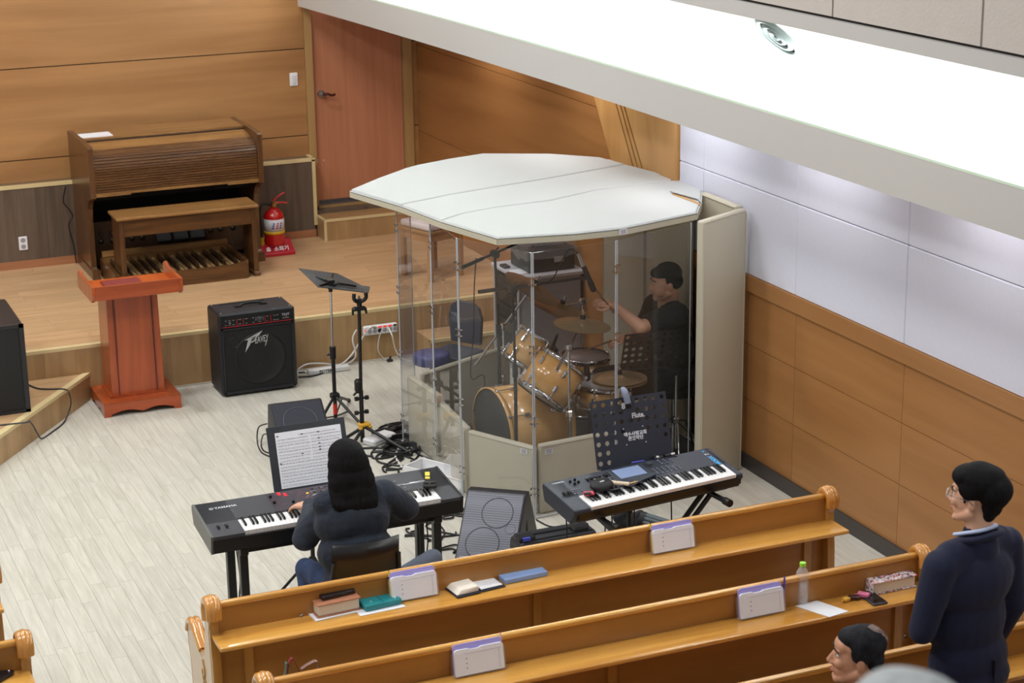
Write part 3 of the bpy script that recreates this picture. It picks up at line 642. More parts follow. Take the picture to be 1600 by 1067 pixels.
_fz = fz
def fw(x, y):
    p = at_z(x, y, .008)
    if p.y > 14.2: p = at_y(x, y, 14.2); p.z = max(p.z, .008)
    return p
cord('white_cable', [at_y(557, 515, Yp), at_y(551, 530, Yp), at_y(556, 552, Yp), fw(552, 562), fw(540, 569), fw(520, 573), fw(490, 581), fw(466, 580)], 0.007, wc, 'white cord looping down from the left end of the six-way power strip')
cord('white_cable', [at_y(588, 511, Yp), at_y(578, 512, 14.12), at_y(566, 528, Yp), fw(548, 556), fw(530, 570), fw(505, 568), fw(480, 569), fw(466, 577)], 0.007, wc, 'white cord running from the middle of the wall strip to the amplifier')
cord('white_cable', [at_y(607, 512, Yp), at_y(613, 525, 14.12), at_y(618, 546, Yp), fw(628, 560), fw(648, 566), fw(668, 575), fw(690, 588)], 0.007, wc, 'white cord leading from the right end of the wall strip into the drum screen')
cord('white_cable', [at_y(597, 514, Yp), at_y(592, 530, Yp), at_y(591, 548, Yp), fw(600, 560), fw(608, 563)], 0.004, wc, 'thin short white cord with a black plug below the wall strip')
cord('floor_cable', [fw(466, 582), fw(500, 579), fw(530, 570), fw(556, 556)], 0.006, bc, 'black cable running along the floor behind the first tripod')
cord('floor_cable', [fw(466, 589), fw(490, 587), fw(515, 579), fw(534, 572)], 0.006, bc, 'black cable closest to the amplifier along the stage front')
tag(B().rbox((0, 0, 0.012), (0.05, 0.03, 0.02), 0.006).cyl((0, 0, 0.02), (0.01, 0, 0.045), 0.01, 0.008, 8).build('plug', blk, None, tuple(fz(609, 565, 0))), 'small black plug lying on the floor under the wall strip', 'plug')
# ================================================================== DRUM BOOTH
foam = mat('cream_vinyl_foam', (190, 184, 164), 0.55, bump=0.12, bscale=9, var=0.04, vscale=5)
foamt = mat('white_vinyl_foam', (186, 190, 189), 0.6, bump=0.10, bscale=7, var=0.02, vscale=4)
tagm = mat('care_tag_white', (216, 214, 216), .6)
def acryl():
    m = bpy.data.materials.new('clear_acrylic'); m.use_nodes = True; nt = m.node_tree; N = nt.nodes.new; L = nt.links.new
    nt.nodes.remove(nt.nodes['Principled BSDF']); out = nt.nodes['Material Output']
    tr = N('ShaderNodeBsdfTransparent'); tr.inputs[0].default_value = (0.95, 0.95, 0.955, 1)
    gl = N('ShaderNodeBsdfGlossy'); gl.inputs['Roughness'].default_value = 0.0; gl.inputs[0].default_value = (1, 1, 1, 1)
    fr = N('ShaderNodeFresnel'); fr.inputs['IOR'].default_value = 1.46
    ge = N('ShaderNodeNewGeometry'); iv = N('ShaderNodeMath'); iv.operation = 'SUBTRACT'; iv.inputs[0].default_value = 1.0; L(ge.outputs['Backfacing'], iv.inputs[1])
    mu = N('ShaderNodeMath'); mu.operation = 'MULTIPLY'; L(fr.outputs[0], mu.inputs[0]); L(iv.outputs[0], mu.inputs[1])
    mx = N('ShaderNodeMixShader'); L(mu.outputs[0], mx.inputs[0]); L(tr.outputs[0], mx.inputs[1]); L(gl.outputs[0], mx.inputs[2]); df = N('ShaderNodeBsdfDiffuse'); df.inputs[0].default_value = (.8, .82, .84, 1); m2 = N('ShaderNodeMixShader'); m2.inputs[0].default_value = .011; L(mx.outputs[0], m2.inputs[1]); L(df.outputs[0], m2.inputs[2]); L(m2.outputs[0], out.inputs[0])  # faint diffuse white put in for the milky veil of reflected hall light
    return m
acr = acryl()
acre = mat('acrylic_edge', (176, 180, 186), 0.25, spec=.6)
PS = [(4.58, 12.60), (4.36, 12.28), (4.39, 11.70), (4.345, 11.11), (4.616, 10.547), (5.215, 10.60), (5.87, 10.83)]
booth = thing('drum_screen', 'clear acrylic folding drum screen with steel hinges around the drum kit', 'screen', (5.0, 11.3, 0))
O_ = Vector((5.0, 11.3, 0))
def hinge(b, x, y, z, d, n):
    d = Vector((d[0], d[1], 0)).normalized(); n = Vector((-d.y, d.x, 0))
    c = Vector((x, y, z))
    b.cyl(c-Vector((0, 0, .032)), c+Vector((0, 0, .032)), 0.007, 0.007, 8)
    for s in (-1, 1):
        for dz in (-.02, .02):
            q = c+d*s*0.022+Vector((0, 0, dz)); b.cbox(q-d*s*0.008, (0.02, 0.012, 0.008)); b.cyl(q-n*0.010, q+n*0.010, 0.006, 0.006, 8)
for i in range(len(PS)-1):
    a = Vector((*PS[i], 0)); b_ = Vector((*PS[i+1], 0)); d = (b_-a).normalized(); n = Vector((-d.y, d.x, 0))
    a2 = a+d*0.006-O_; b2 = b_-d*0.006-O_; t = 0.003
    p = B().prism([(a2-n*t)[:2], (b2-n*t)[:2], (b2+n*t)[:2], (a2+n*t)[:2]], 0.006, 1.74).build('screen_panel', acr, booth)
    for q in (a2, b2):
        B().cyl(Vector((q.x, q.y, 0.004)), Vector((q.x, q.y, 1.741)), 0.0045, 0.0045, 6).build('panel_edge', acre, p)
    for z in (0.0, 1.736): pass
    B().cyl(a2+Vector((0, 0, .006)), b2+Vector((0, 0, .006)), 0.005, 0.005, 6).build('panel_edge', acre, p)
for i in range(1, len(PS)-1):
    a, c, e = (Vector(PS[k]) for k in (i-1, i, i+1)); d = (e-a)
    for z in (0.185, 0.655, 1.12, 1.56):
        b = B(); hinge(b, PS[i][0]-O_.x, PS[i][1]-O_.y, z, d, None); b.build('hinge', chrome, booth)
# roof: three foam pads laid side by side
RZ = 1.80
def rp(px, py): q = at_z(px, py, RZ); return (q.x, q.y)
rear = [(626, 319), (547, 296), (590, 278), (631, 263), (649, 258), (700, 248), (754, 239.6), (860, 240), (939, 245.6), (978, 256), (860, 277.5), (771, 292), (700, 304)]
mid = [(688, 343), (626, 319), (700, 304), (771, 292), (860, 277.5), (978, 256), (1054, 275), (1050, 281), (930, 296), (860, 312), (771, 323), (719, 333)]
front = [(777, 369.5), (705, 348), (688, 343), (719, 333), (771, 323), (860, 312), (930, 296), (1050, 281), (1054, 275), (1098, 294), (1095, 316), (1089, 330), (973, 354), (900, 362), (820, 367)]
rf = thing('booth_roof', 'white padded roof of three vinyl foam mats lying on the drum screen', 'roof', (5.2, 11.9, 1.745))
def shrink(poly, g):
    c = [sum(p[0] for p in poly)/len(poly), sum(p[1] for p in poly)/len(poly)]
    out = []
    for x, y in poly:
        d = Vector((x-c[0], y-c[1])); out.append((x-d.x/d.length*g-5.2, y-d.y/d.length*g-11.9))
    return out
def pad_slab(poly, z0, z1, mt_, name, par, g=0.006):
    ps = shrink([rp(*p) for p in poly], g)
    b = B().prism(ps, z0, z1); o = b.build(name, mt_, par, bevel=0.012)
    for p in o.data.polygons: p.use_smooth = False
    return o
pad_slab(rear, 0.004, 0.058, foamt, 'foam_mat', rf); pad_slab(mid, 0.003, 0.054, foamt, 'foam_mat', rf); pad_slab(front, 0.0, 0.052, foamt, 'foam_mat', rf)
# cream binding along the rim
rim = [(547, 296), (626, 319), (688, 343), (705, 348), (777, 369.5), (820, 367), (900, 362), (973, 354), (1089, 330), (1095, 316), (1098, 294)]
rw_ = [Vector((rp(*p)[0]-5.2, rp(*p)[1]-11.9, 0)) for p in rim]
b = B()
for i in range(len(rw_)-1):
    a, c = rw_[i], rw_[i+1]; d = (c-a).normalized(); n = Vector((d.y, -d.x, 0))
    b.add([a+n*0.004+Vector((0, 0, .0)), c+n*0.004, c+n*0.005+Vector((0, 0, .034)), a+n*0.005+Vector((0, 0, .034)), a-n*0.02, c-n*0.02, c-n*0.02+Vector((0, 0, .034)), a-n*0.02+Vector((0, 0, .034))],
          [(0, 1, 2, 3), (4, 7, 6, 5), (3, 2, 6, 7), (0, 4, 5, 1), (0, 3, 7, 4), (1, 5, 6, 2)])
b.build('edge_binding', foam, rf)
B().tube([p+Vector((0, 0, .042)) for p in rw_], 0.005, 6).build('piping', foamt, rf)
# torn flap at the right corner
f0 = [rp(*p) for p in ((1046, 299), (1052, 303), (1090, 313), (1097, 318), (1093, 312), (1056, 300))]
fl_ = [Vector((x-5.2, y-11.9, 0.058+0.006*math.sin(i*1.3))) for i, (x, y) in enumerate(f0)]
B().add([tuple(v) for v in fl_]+[tuple(v+Vector((0, 0, .006))) for v in fl_], [(5, 4, 3, 2, 1, 0), (6, 7, 8, 9, 10, 11)]+[(i, (i+1) % 6, 6+(i+1) % 6, 6+i) for i in range(6)]).build('torn_flap', foamt, rf)
tear = [rp(*p) for p in ((1050, 301), (1070, 307), (1092, 316), (1094, 320), (1070, 311), (1050, 303.5))]
B().prism([(x-5.2, y-11.9) for x, y in tear], 0.050, 0.0545).build('tear', mat('torn_foam', (176, 140, 96), .8), rf)
def ltag(par, loc, rz, s=(0.07, 0.035)):
    t = B().cbox((0, 0, 0), (s[0], 0.0015, s[1])).build('care_label', tagm, par, loc, rot=(0, 0, rz))
    bb = B()
    for k in range(3): bb.cbox((0, -0.001, s[1]*(0.25-0.25*k)), (s[0]*(0.7-0.15*(k % 2)), 0.001, 0.003))
    bb.build('label_print', mat('label_ink', (90, 90, 130), .6), t, kind='stuff')
g0 = rw_[7]; ltag(rf, (g0.x, g0.y-0.008, 0.024), 0.2, (0.065, 0.034))
# low foam boards inside the screen
def low_pad(p, q, h, label, z0=0.004, t=0.045, lab=None, lean=0.0, mt_=foam, name='foam_board', cat='foam board', grp=None):
    a = Vector((p[0], p[1], 0)); c = Vector((q[0], q[1], 0)); d = (c-a); L = d.length; ang = math.atan2(d.y, d.x)
    o = thing(name, label, cat, (a+c)/2, ang, grp)
    b = B().rbox((0, 0, h/2+z0), (L, t, h), 0.016, Rx(lean), seg=3).build('board', mt_, o)
    B().tube([(-L/2+.014, -t/2-.001, h+z0-.012), (L/2-.014, -t/2-.001, h+z0-.012)], 0.0035, 6, Rx(lean)).tube([(-L/2+.014, -t/2-.001, .02), (-L/2+.006, -t/2-.001, h-.02)], 0.003, 6, Rx(lean)).tube([(L/2-.014, -t/2-.001, .02), (L/2-.006, -t/2-.001, h-.02)], 0.003, 6, Rx(lean)).build('piping', mt_, o)
    if lab: ltag(o, (lab[0], -t/2-0.004, lab[1]), 0, (0.06, 0.036))
    return o
i_ = 0.045
low_pad((4.40, 11.10), (4.655, 10.615), 0.455, 'low cream foam board behind the screen panel left of the front corner', lab=(0.20, 0.42))
low_pad((4.68, 10.625), (5.20, 10.665), 0.465, 'low cream foam board behind the right front screen panel, white tag at its left', lab=(-0.20, 0.42))
low_pad((4.445, 11.70), (4.405, 11.14), 0.46, 'low cream foam board along the left side of the drum screen')
low_pad((4.42, 12.26), (4.445, 11.73), 0.50, 'low cream foam board at the rear left corner inside the drum screen')
low_pad((4.50, 12.25), (5.32, 12.62), 0.50, 'low cream foam board standing behind the bass drum')
# tall boards
lp = dict(t=0.055)
low_pad((5.805, 10.60), (6.235, 10.805), 1.80, 'tall cream foam board, front leaf at the right of the drum booth', **lp)
low_pad((6.245, 11.36), (6.245, 10.88), 1.80, 'tall cream foam board, rear leaf standing flat against the right wall', **lp)
low_pad((6.245, 12.16), (6.245, 11.53), 1.76, 'tall cream foam board behind the drummer', **lp)
low_pad((6.245, 12.87), (6.245, 12.18), 1.76, 'tall cream foam board on the wall beside the grey equipment cabinet', **lp)
# carpet
tag(B().prism([(4.5, 11.2), (4.72, 10.78), (5.2, 10.72), (6.2, 11.0), (6.2, 12.9), (5.9, 12.9), (4.75, 12.3), (4.5, 12.0)], 0.001, 0.010).build('drum_carpet', mat('dark_carpet', (48, 48, 48), .95, bump=.5, bscale=200), org=(5.3, 11.6, 0)), 'dark grey carpet under the drum kit', 'carpet')
# ---------------------------------------------------------------- drums
mpl = wood('drum_maple', (196, 146, 84), (222, 178, 112), (4, 4, 4), 1.0, 0.2, 0.5, 0.02, fine=.15)
head = mat('drum_head', (206, 208, 212), 0.4); hdk = mat('kick_head', (52, 54, 52), 0.35)
def drum(name, label, c, axis, R, H, lugs=8, topm=head, botm=head, hoop=chrome, spin=0.0, grp=None, double=False):
    """c = centre of the bottom hoop, axis = direction from bottom to top"""
    ax = Vector(axis).normalized(); q = ax.to_track_quat('Z', 'X')
    o = bpy.data.objects.new(name, None); COL.objects.link(o); o.location = c; o.rotation_mode = 'QUATERNION'; o.rotation_quaternion = q
    tag(o, label, 'drum', grp)
    B().lathe([(R-.012, 0.01), (R, 0.01), (R, H-.01), (R-.012, H-.01)], 40).build('shell', mpl, o)
    B().lathe([(0.0001, H+.004), (R-.004, H+.004), (R+.002, H-.004)], 40).build('batter_head', topm, o)
    B().lathe([(0.0001, -.004), (R-.004, -.004), (R+.002, .004)], 40).build('resonant_head', botm, o)
    for z0, z1 in ((H-.014, H+.014), (-.014, .014)):
        B().lathe([(R+.002, z0), (R+.010, z0), (R+.010, z1), (R+.004, z1+.001), (R+.002, z1)], 40).build('hoop', hoop, o)
    for k in range(lugs):
        a = spin+2*PI*k/lugs; M_ = Rz(a)
        b = B()
        for zc in ((H*0.28, H*0.72) if not double else (H*0.5,)): b.rbox((R+.010, 0, zc), (.022, .022, .05 if not double else .04), .006, M_)
        b.cyl((R+.014, 0, 0.0), (R+.014, 0, H*0.28), .0035, .0035, 6, True, M_).cyl((R+.014, 0, H*0.72), (R+.014, 0, H), .0035, .0035, 6, True, M_)
        for z in (0, H): b.rbox((R+.014, 0, z), (.016, .018, .024), .004, M_)
        b.build('lug', chrome, o)
    return o
kd = drum('bass_drum', 'natural maple bass drum lying on its side, dark front head facing left', (4.70, 11.42, 0.31), (1, 0.07, 0), 0.285, 0.46, 8, head, hdk, mpl, 0.2)
for s in (-1, 1): B().tube([(0.05*1, s*0.22, 0.40), (-0.2, s*0.34, 0.42)][::1], 0.008, 8, Matrix(((0, 0, 1, 0), (0, 1, 0, 0), (-1, 0, 0, 0), (0, 0, 0, 1))) if False else None).build('spur', chrome, kd)
tag(kd, None, None)
B().lathe([(.30, 0), (.30, .012), (.27, .012)], 10).build
rk = drum('rack_tom', 'small maple rack tom with chrome lugs above the bass drum', (4.955, 11.52, 0.70), (0.62, 0.02, 0.75), 0.145, 0.22, 6, head, head, chrome, 0.4)
rk2 = drum('rack_tom', 'large maple rack tom tilted towards the drummer', (4.90, 11.08, 0.625), (0.66, 0.08, 0.76), 0.172, 0.26, 6, head, head, chrome, 0.2)
ft = drum('floor_tom', 'maple floor tom with a pale head behind the snare drum', (5.57, 11.84, 0.20), (0.02, -0.02, 1), 0.165, 0.40, 8, mat('floor_tom_head', (150, 138, 136), .35), head, chrome)
for k in range(3):
    a = 0.6+k*2.094; B().tube([(0.185*math.cos(a), 0.185*math.sin(a), 0.20), (0.185*math.cos(a), 0.185*math.sin(a), -0.14), (0.21*math.cos(a), 0.21*math.sin(a), -0.185)], 0.007, 8).build('leg', chrome, ft)
sn = drum('snare_drum', 'shallow maple snare drum with a white head beside the hi-hat', (5.36, 11.12, 0.50), (0.05, -0.03, 1), 0.178, 0.135, 10, head, head, chrome, 0.1, double=True)
bronze = mat('cymbal_bronze', (178, 154, 118), 0.32, 0.75, bump=.15, bscale=40)
bronzed = mat('cymbal_bronze_dark', (156, 124, 88), 0.34, 0.75)
def tripod(b, c, h, spread, r=0.011, ang=0.3, n=3):
    for k in range(n):
        a = ang+2*PI*k/n; e = (c[0]+spread*math.cos(a), c[1]+spread*math.sin(a), c[2]+0.012)
        b.append(((c[0], c[1], c[2]+h), e)); 
    return b
def cym_stand(name, label, base, top, tilt, R, mt_, boom=None, spread=0.24, ang=0.4, cat='cymbal', grp=None, n2=0, colr=None):
    o = thing(name, label, cat, base); c = colr or chrome
    j = Vector(boom[0])-Vector(base) if boom else Vector(top)-Vector(base)
    B().cyl((0, 0, 0.10), (0, 0, j.z*0.55), 0.014, 0.014, 12).cyl((0, 0, j.z*0.55), (0, 0, j.z) if boom else (j.x, j.y, j.z-0.01), 0.009, 0.009, 10).build('pole', c, o)
    B().rbox((0, 0, j.z*0.55), (.04, .035, .05), .008).build('clamp', c, o)
    T_ = Vector(top)-Vector(base)
    if boom:
        d = (T_-Vector((0, 0, j.z))).normalized(); B().cyl(Vector((0, 0, j.z))-d*boom[1], T_-Vector((0, 0, 0.0)), 0.009, 0.008, 10).rbox((0, 0, j.z), (.045, .045, .045), .01).build('boom_arm', c, o)
    for k in range(3):
        a = ang+2*PI*k/3; ca, sa = math.cos(a), math.sin(a)
        l = B().cyl((0.02*ca, 0.02*sa, 0.34), (spread*ca, spread*sa, 0.02), 0.010, 0.010, 8).cyl((0.014*ca, 0.014*sa, 0.13), (spread*.55*ca, spread*.55*sa, 0.17), 0.007, 0.007, 6).build('leg', c, o)
        B().sph((spread*ca, spread*sa, 0.018), (.02, .02, .018), 10).build('rubber_foot', blk, l)
    q = Vector(tilt).normalized().to_track_quat('Z', 'X').to_matrix().to_4x4()
    M_ = Matrix.Translation(T_) @ q
    pr_ = [(R, -.022), (R*.97, -.019), (R*.8, -.012), (R*.5, -.002), (R*.26, .003), (R*.2, .012), (R*.1, .022), (.008, .024), (.008, .020), (R*.1, .018), (R*.2, .008), (R*.26, -.001), (R*.5, -.006), (R*.8, -.016), (R, -.024)]
    cy = B().lathe(pr_, 48, M_).build('cymbal', mt_, o)
    if n2: B().lathe([(r, -z-.03) for r, z in pr_], 48, M_).build('bottom_cymbal', mt_, o)
    B().cyl((0, 0, .02), (0, 0, .045), .02, .018, 12, True, M_).build('felt', blkm, o)
    B().cyl((0, 0, .045), (0, 0, .085), .006, .006, 8, True, M_).cbox((0, 0, .062), (.035, .008, .012), M_).build('wing_nut', chrome, o)
    return o
cym_stand('crash_cymbal', 'bronze crash cymbal on a chrome boom stand nearest the drummer', (4.995, 10.84, .01), tuple(at_y(910, 503, 11.05)), (0.10, -0.04, 1), 0.19, bronze, (tuple(at_y(873, 545, 10.84)), 0.27), ang=0.9, spread=.15)
cym_stand('crash_cymbal', 'brown bronze crash cymbal tilted steeply behind the left microphone stand', (5.02, 11.98, .01), tuple(at_y(833, 447, 11.93)), (0.42, -0.22, 0.80), 0.21, bronzed, ((5.02, 11.98, 0.85), 0.34))
cym_stand('ride_cymbal', 'large dark ride cymbal behind the toms', (5.78, 12.30, .01), (5.48, 12.02, 0.93), (0.36, -0.14, 0.9), 0.255, bronzed, ((5.78, 12.30, 0.86), 0.10))
hh = cym_stand('hi_hat', 'hi-hat cymbals on a stand in front of the snare drum', (5.37, 10.91, .01), (5.355, 10.84, 0.76), (0.0, 0.02, 1), 0.182, bronze, None, spread=0.20, n2=1)
def cstand(name, label, base, joint, e0, e1, mt_, spread=.3, cat='stand', foot=(12, .02)):
    o = thing(name, label, cat, base); h = joint[2]-base[2]
    B().cyl((0, 0, 0.08), (0, 0, h*.6), 0.012, 0.012, 12).cyl((0, 0, h*.6), (joint[0]-base[0], joint[1]-base[1], h), 0.009, 0.009, 10).build('pole', mt_, o)
    B().cyl((0, 0, h*.58), (0, 0, h*.64), 0.019, 0.019, 12).build('clutch', mt_, o)
    for k in range(3):
        a = .5+2*PI*k/3; B().cyl((0, 0, 0.11), (spread*math.cos(a), spread*math.sin(a), 0.012), 0.009, 0.009, 8).build('leg', mt_, o)
    j = Vector(joint)-Vector(base); B().cyl(j-Vector((0, .03, 0)), j+Vector((0, .03, 0)), .026, .026, 12).cyl(j+Vector((0, .03, 0)), j+Vector((.05, .05, .03)), .006, .006, 6).build('boom_clutch', mt_, o)
    B().cyl(Vector(e0)-Vector(base), Vector(e1)-Vector(base), 0.0085, 0.0085, 10).cyl(Vector(e0)-Vector(base), (Vector(e0)*.75+Vector(e1)*.25)-Vector(base), 0.0125, 0.0125, 10).build('boom_arm', mt_, o)
    return o
blkg = mat('black_powdercoat', (22, 23, 24), .4)
j1 = at_y(773, 397, 11.85); c1_ = cstand('microphone_stand', 'taller black boom microphone stand above the bass drum', (j1.x+.02, 11.85, .01), tuple(j1), tuple(at_y(722, 418, 11.75)), tuple(at_y(850, 362, 11.95)), blkg)
j2 = at_y(801, 452, 10.97); e1 = at_y(912, 434, 11.15)
c2_ = cstand('microphone_stand', 'shorter black boom microphone stand reaching towards the drummer', (j2.x+.01, 10.97, .01), tuple(j2), tuple(at_y(748, 456, 11.00)), tuple(e1), blkg, .15)
mc = thing('microphone', 'black pencil microphone hanging from the boom near the drummer', 'microphone', e1)
u0, u1 = at_y(903, 396, 11.15)-e1, at_y(927, 452, 11.13)-e1
B().cyl(u0, u0.lerp(u1, .35), 0.011, 0.014, 12).build('connector', steel, mc); B().cyl(u0.lerp(u1, .35), u0.lerp(u1, .8), 0.016, 0.019, 14).build('body', blk, mc); B().cyl(u0.lerp(u1, .8), u1, 0.021, 0.021, 14).sph(u1, .021, 12).build('grille', mat('mic_mesh', (44, 42, 42), .4, .6), mc)
B().cyl((-.02, 0, 0), (.03, 0, 0), .016, .016, 12).build('clip', blk, mc)
cord('microphone_cable', [at_y(903, 396, 11.15), at_y(890, 390, 11.14), at_y(876, 410, 11.12), at_y(864, 435, 11.10), at_y(845, 445, 11.06), at_y(830, 447, 11.03), at_y(812, 450, 10.99)], 0.004, bc, 'thin black cable looping from the hanging microphone to its stand')
cord('microphone_cable', [at_y(744, 403, 11.8), at_y(741, 450, 11.8), at_y(740, 520, 11.8), at_y(736, 590, 11.8), (4.86, 11.95, .5), (4.80, 11.95, .02)], 0.004, bc, 'thin black cable hanging straight down left of the taller stand')
for (p, q, lab) in (((870, 525), (862, 545), 'small black clip microphone on the rack tom'),):
    a = at_y(*p, 11.3); c_ = at_y(*q, 11.25); t = thing('microphone', lab, 'microphone', c_)
    B().cyl((0, 0, 0), a-c_, .014, .010, 10).build('body', blk, t); B().cyl(a-c_, (a-c_)*1.2, .006, .005, 8).build('stem', blk, t)
snm = at_z(918, 595, .66); t = thing('microphone', 'short black microphone aimed at the snare drum head', 'microphone', snm)
B().cyl((0, 0, .02), (.0, .02, .11), .022, .018, 12).build('body', blk, t); B().sph((0, 0, .02), .023, 12).build('grille', MATS['mic_mesh'], t)
# chrome stand at the right rear
dt = thing('spare_stand', 'chrome tripod stand with black legs at the right of the drummer', 'stand', (5.90, 11.08, .01))
B().cyl((0, 0, .1), (0, 0, .62), .012, .010, 10).build('pole', chrome, dt); B().rbox((0, 0, .30), (.05, .05, .05), .01).build('clamp', chrome, dt)
for k in range(3):
    a = .2+2*PI*k/3; B().tube([(0, 0, .30), (.09*math.cos(a), .09*math.sin(a), .28), (.19*math.cos(a), .19*math.sin(a), .01)], .008, 8).build('leg', chrome if k else blkg, dt)
# music stand inside, perforated desk
def desk(b_w, b_h, rows, colsn, r, mask=None, th=0.003):
    """plate with real round holes, in the XZ plane, centred, bottom at z=0"""
    bm = bmesh.new(); cw = b_w/colsn; chh = b_h/rows
    b = B()
    for j in range(rows):
        for i in range(colsn):
            x0 = -b_w/2+i*cw; z0 = j*chh; cx_, cz_ = x0+cw/2, z0+chh/2
            if mask and not mask(i, j): b.box((x0, -th/2, z0), (x0+cw, th/2, z0+chh)); continue
            n = 16; sq = []
            for k in range(n):
                a = 2*PI*k/n; c, s = math.cos(a), math.sin(a); m_ = max(abs(c), abs(s)); sq.append((cx_+c/m_*cw/2, cz_+s/m_*chh/2))
            ci = [(cx_+r*math.cos(2*PI*k/n), cz_+r*math.sin(2*PI*k/n)) for k in range(n)]
            vs = [(x, -th/2, z) for x, z in sq]+[(x, -th/2, z) for x, z in ci]+[(x, th/2, z) for x, z in sq]+[(x, th/2, z) for x, z in ci]
            fs_ = []
            for k in range(n):
                l = (k+1) % n; fs_ += [(k, l, n+l, n+k), (2*n+l, 2*n+k, 3*n+k, 3*n+l), (n+k, n+l, 3*n+l, 3*n+k)]
            b.add(vs, fs_)
    return b
# ================================================================== THINGS INSIDE AND BEHIND THE BOOTH
navy = mat('desk_black', (38, 42, 56), 0.42, bump=.1, bscale=300)
def mk_desk_stand(name, label, loc, rz, tilt, W_, H_, zc, mt_, holes=None, pole_m=None, leg_spread=.28, base=None, group=None):
    """loc = floor point, zc = height of the lower desk edge, desk leans back by tilt, faces -Y before rz"""
    o = thing(name, label, 'music stand', loc, rz, group)
    D = Tm(0, -0.02, zc) @ Rx(-tilt)
    if holes: b = desk(W_, H_, holes[0], holes[1], holes[2], holes[3] if len(holes) > 3 else None)
    else: b = B().rbox((0, 0, H_/2), (W_, .006, H_), .002)
    for v in range(len(b.v)): b.v[v] = D @ b.v[v]
    b.build('desk', mt_, o)
    B().box((-W_/2, -.055, -.004), (W_/2, 0, 0), D).box((-W_/2, -.055, 0), (W_/2, -.052, .012), D).build('ledge', mt_, o)
    B().box((-.02, .003, H_*.1), (.02, .012, H_*.8), D).cyl((0, .01, H_*.35), (0, .05, H_*.3), .02, .02, 10, True, D).build('bracket', blkg, o)
    top = D @ Vector((0, .045, H_*.3))
    B().cyl((top.x, top.y, .05), (top.x, top.y, top.z*.6), .013, .013, 12).cyl((top.x, top.y, top.z*.6), top, .009, .009, 10).build('pole', pole_m or blkg, o)
    B().cyl((top.x, top.y, top.z*.56), (top.x, top.y, top.z*.63), .02, .02, 12).build('clutch', blkg, o)
    for k in range(3):
        a = .9+2*PI*k/3; B().cyl((top.x, top.y, .26), (top.x+leg_spread*math.cos(a), top.y+leg_spread*math.sin(a), .012), .009, .009, 8).build('leg', blkg, o)
    return o, D
# perforated stand in front of the drummer (desk seen from behind)
p_ = at_y(1021, 545, 10.98)
o, D = mk_desk_stand('music_stand', 'brown-black perforated music stand inside the booth in front of the drummer', (p_.x, 10.98, .01), PI-0.12, 0.35, 0.46, 0.30, p_.z-.15, mat('stand_brown', (34, 28, 27), .45), (6, 9, .0145), leg_spread=.22)
# grey cabinet with rack gear
gm = mat('grey_cabinet', (150, 148, 154), .5)
cb = thing('equipment_cabinet', 'grey equipment cabinet full of black rack gear behind the drum kit', 'cabinet', (5.75, 13.38, 0))
B().box((0, 0, 0.0), (.54, .02, .76)).box((.52, 0, 0), (.54, .52, .76)).box((0, .50, 0), (.54, .52, .76)).box((0, 0, 0), (.54, .52, .03)).build('case', gm, cb)
B().rbox((.27, .26, .775), (.58, .56, .03), .006).build('top_board', mat('cabinet_top', (188, 186, 192), .45), cb)
for y in (.01, .49): B().box((-.012, y-.01, 0), (.01, y+.02, .76)).build('rack_rail', mat('rack_rail', (180, 180, 184), .4, .3), cb)
for k in range(6): 
    u = B().rbox((.20, .26, .09+k*.115), (.38, .44, .10), .004).build('rack_unit', blkm if k % 2 else blk, cb)
    B().cbox((.006, .12, .09+k*.115), (.004, .05, .02)).build('display', mat('unit_print', (120, 120, 126), .5), u)
bx = thing('equipment_case', 'black box under clear plastic wrap on the grey cabinet', 'box', (6.05, 13.62, .79))
B().rbox((0, 0, .09), (.40, .36, .18), .01).build('body', mat('box_black', (22, 22, 26), .35), bx)
B().box((.02, -.182, .07), (.10, -.180, .115)).build('label_plate', mat('plate_silver', (176, 176, 178), .4), bx)
wrap = bpy.data.materials.new('plastic_wrap'); wrap.use_nodes = True
wb = wrap.node_tree.nodes['Principled BSDF']; wb.inputs['Roughness'].default_value = .12; wb.inputs['Alpha'].default_value = .22; wb.inputs['Base Color'].default_value = (.8, .82, .86, 1)
n_ = wrap.node_tree.nodes.new('ShaderNodeTexNoise'); n_.inputs['Scale'].default_value = 14; n_.inputs['Distortion'].default_value = 2; bp_ = wrap.node_tree.nodes.new('ShaderNodeBump'); bp_.inputs['Strength'].default_value = 1; bp_.inputs['Distance'].default_value = .05
wrap.node_tree.links.new(n_.outputs['Fac'], bp_.inputs['Height']); wrap.node_tree.links.new(bp_.outputs['Normal'], wb.inputs['Normal'])
bm = bmesh.new(); bmesh.ops.create_grid(bm, x_segments=16, y_segments=14, size=1)
for v in bm.verts:
    x, y = v.co.x*.235, v.co.y*.22; r_ = max(abs(v.co.x), abs(v.co.y)); h = .215 if r_ < .87 else .215-(r_-.87)/.13*.10
    v.co = Vector((x, y, h+.035*noise.noise(Vector((x*9, y*9, 1)))+.02*(1-r_)))
me = bpy.data.meshes.new('plastic_wrap'); bm.to_mesh(me); bm.free(); link('plastic_wrap', me, wrap, bx)
cl = B(); rr = random.Random(2)
for k in range(7):
    cl.tube(spline([(rr.uniform(-.15, .15), rr.uniform(-.12, .12), .195+.006*k) for _ in range(5)]), .004, 5)
cl.build('coiled_wires', bc, bx, kind='stuff')
tag(B().add([(0, 0, 0), (.2, .02, 0), (.22, .16, .004), (.02, .15, 0), (0, 0, .002), (.2, .02, .002), (.22, .16, .006), (.02, .15, .002)], fs).build('papers', paper, None, (5.73, 13.45, .792)), 'loose white papers on the left end of the grey cabinet', 'paper')
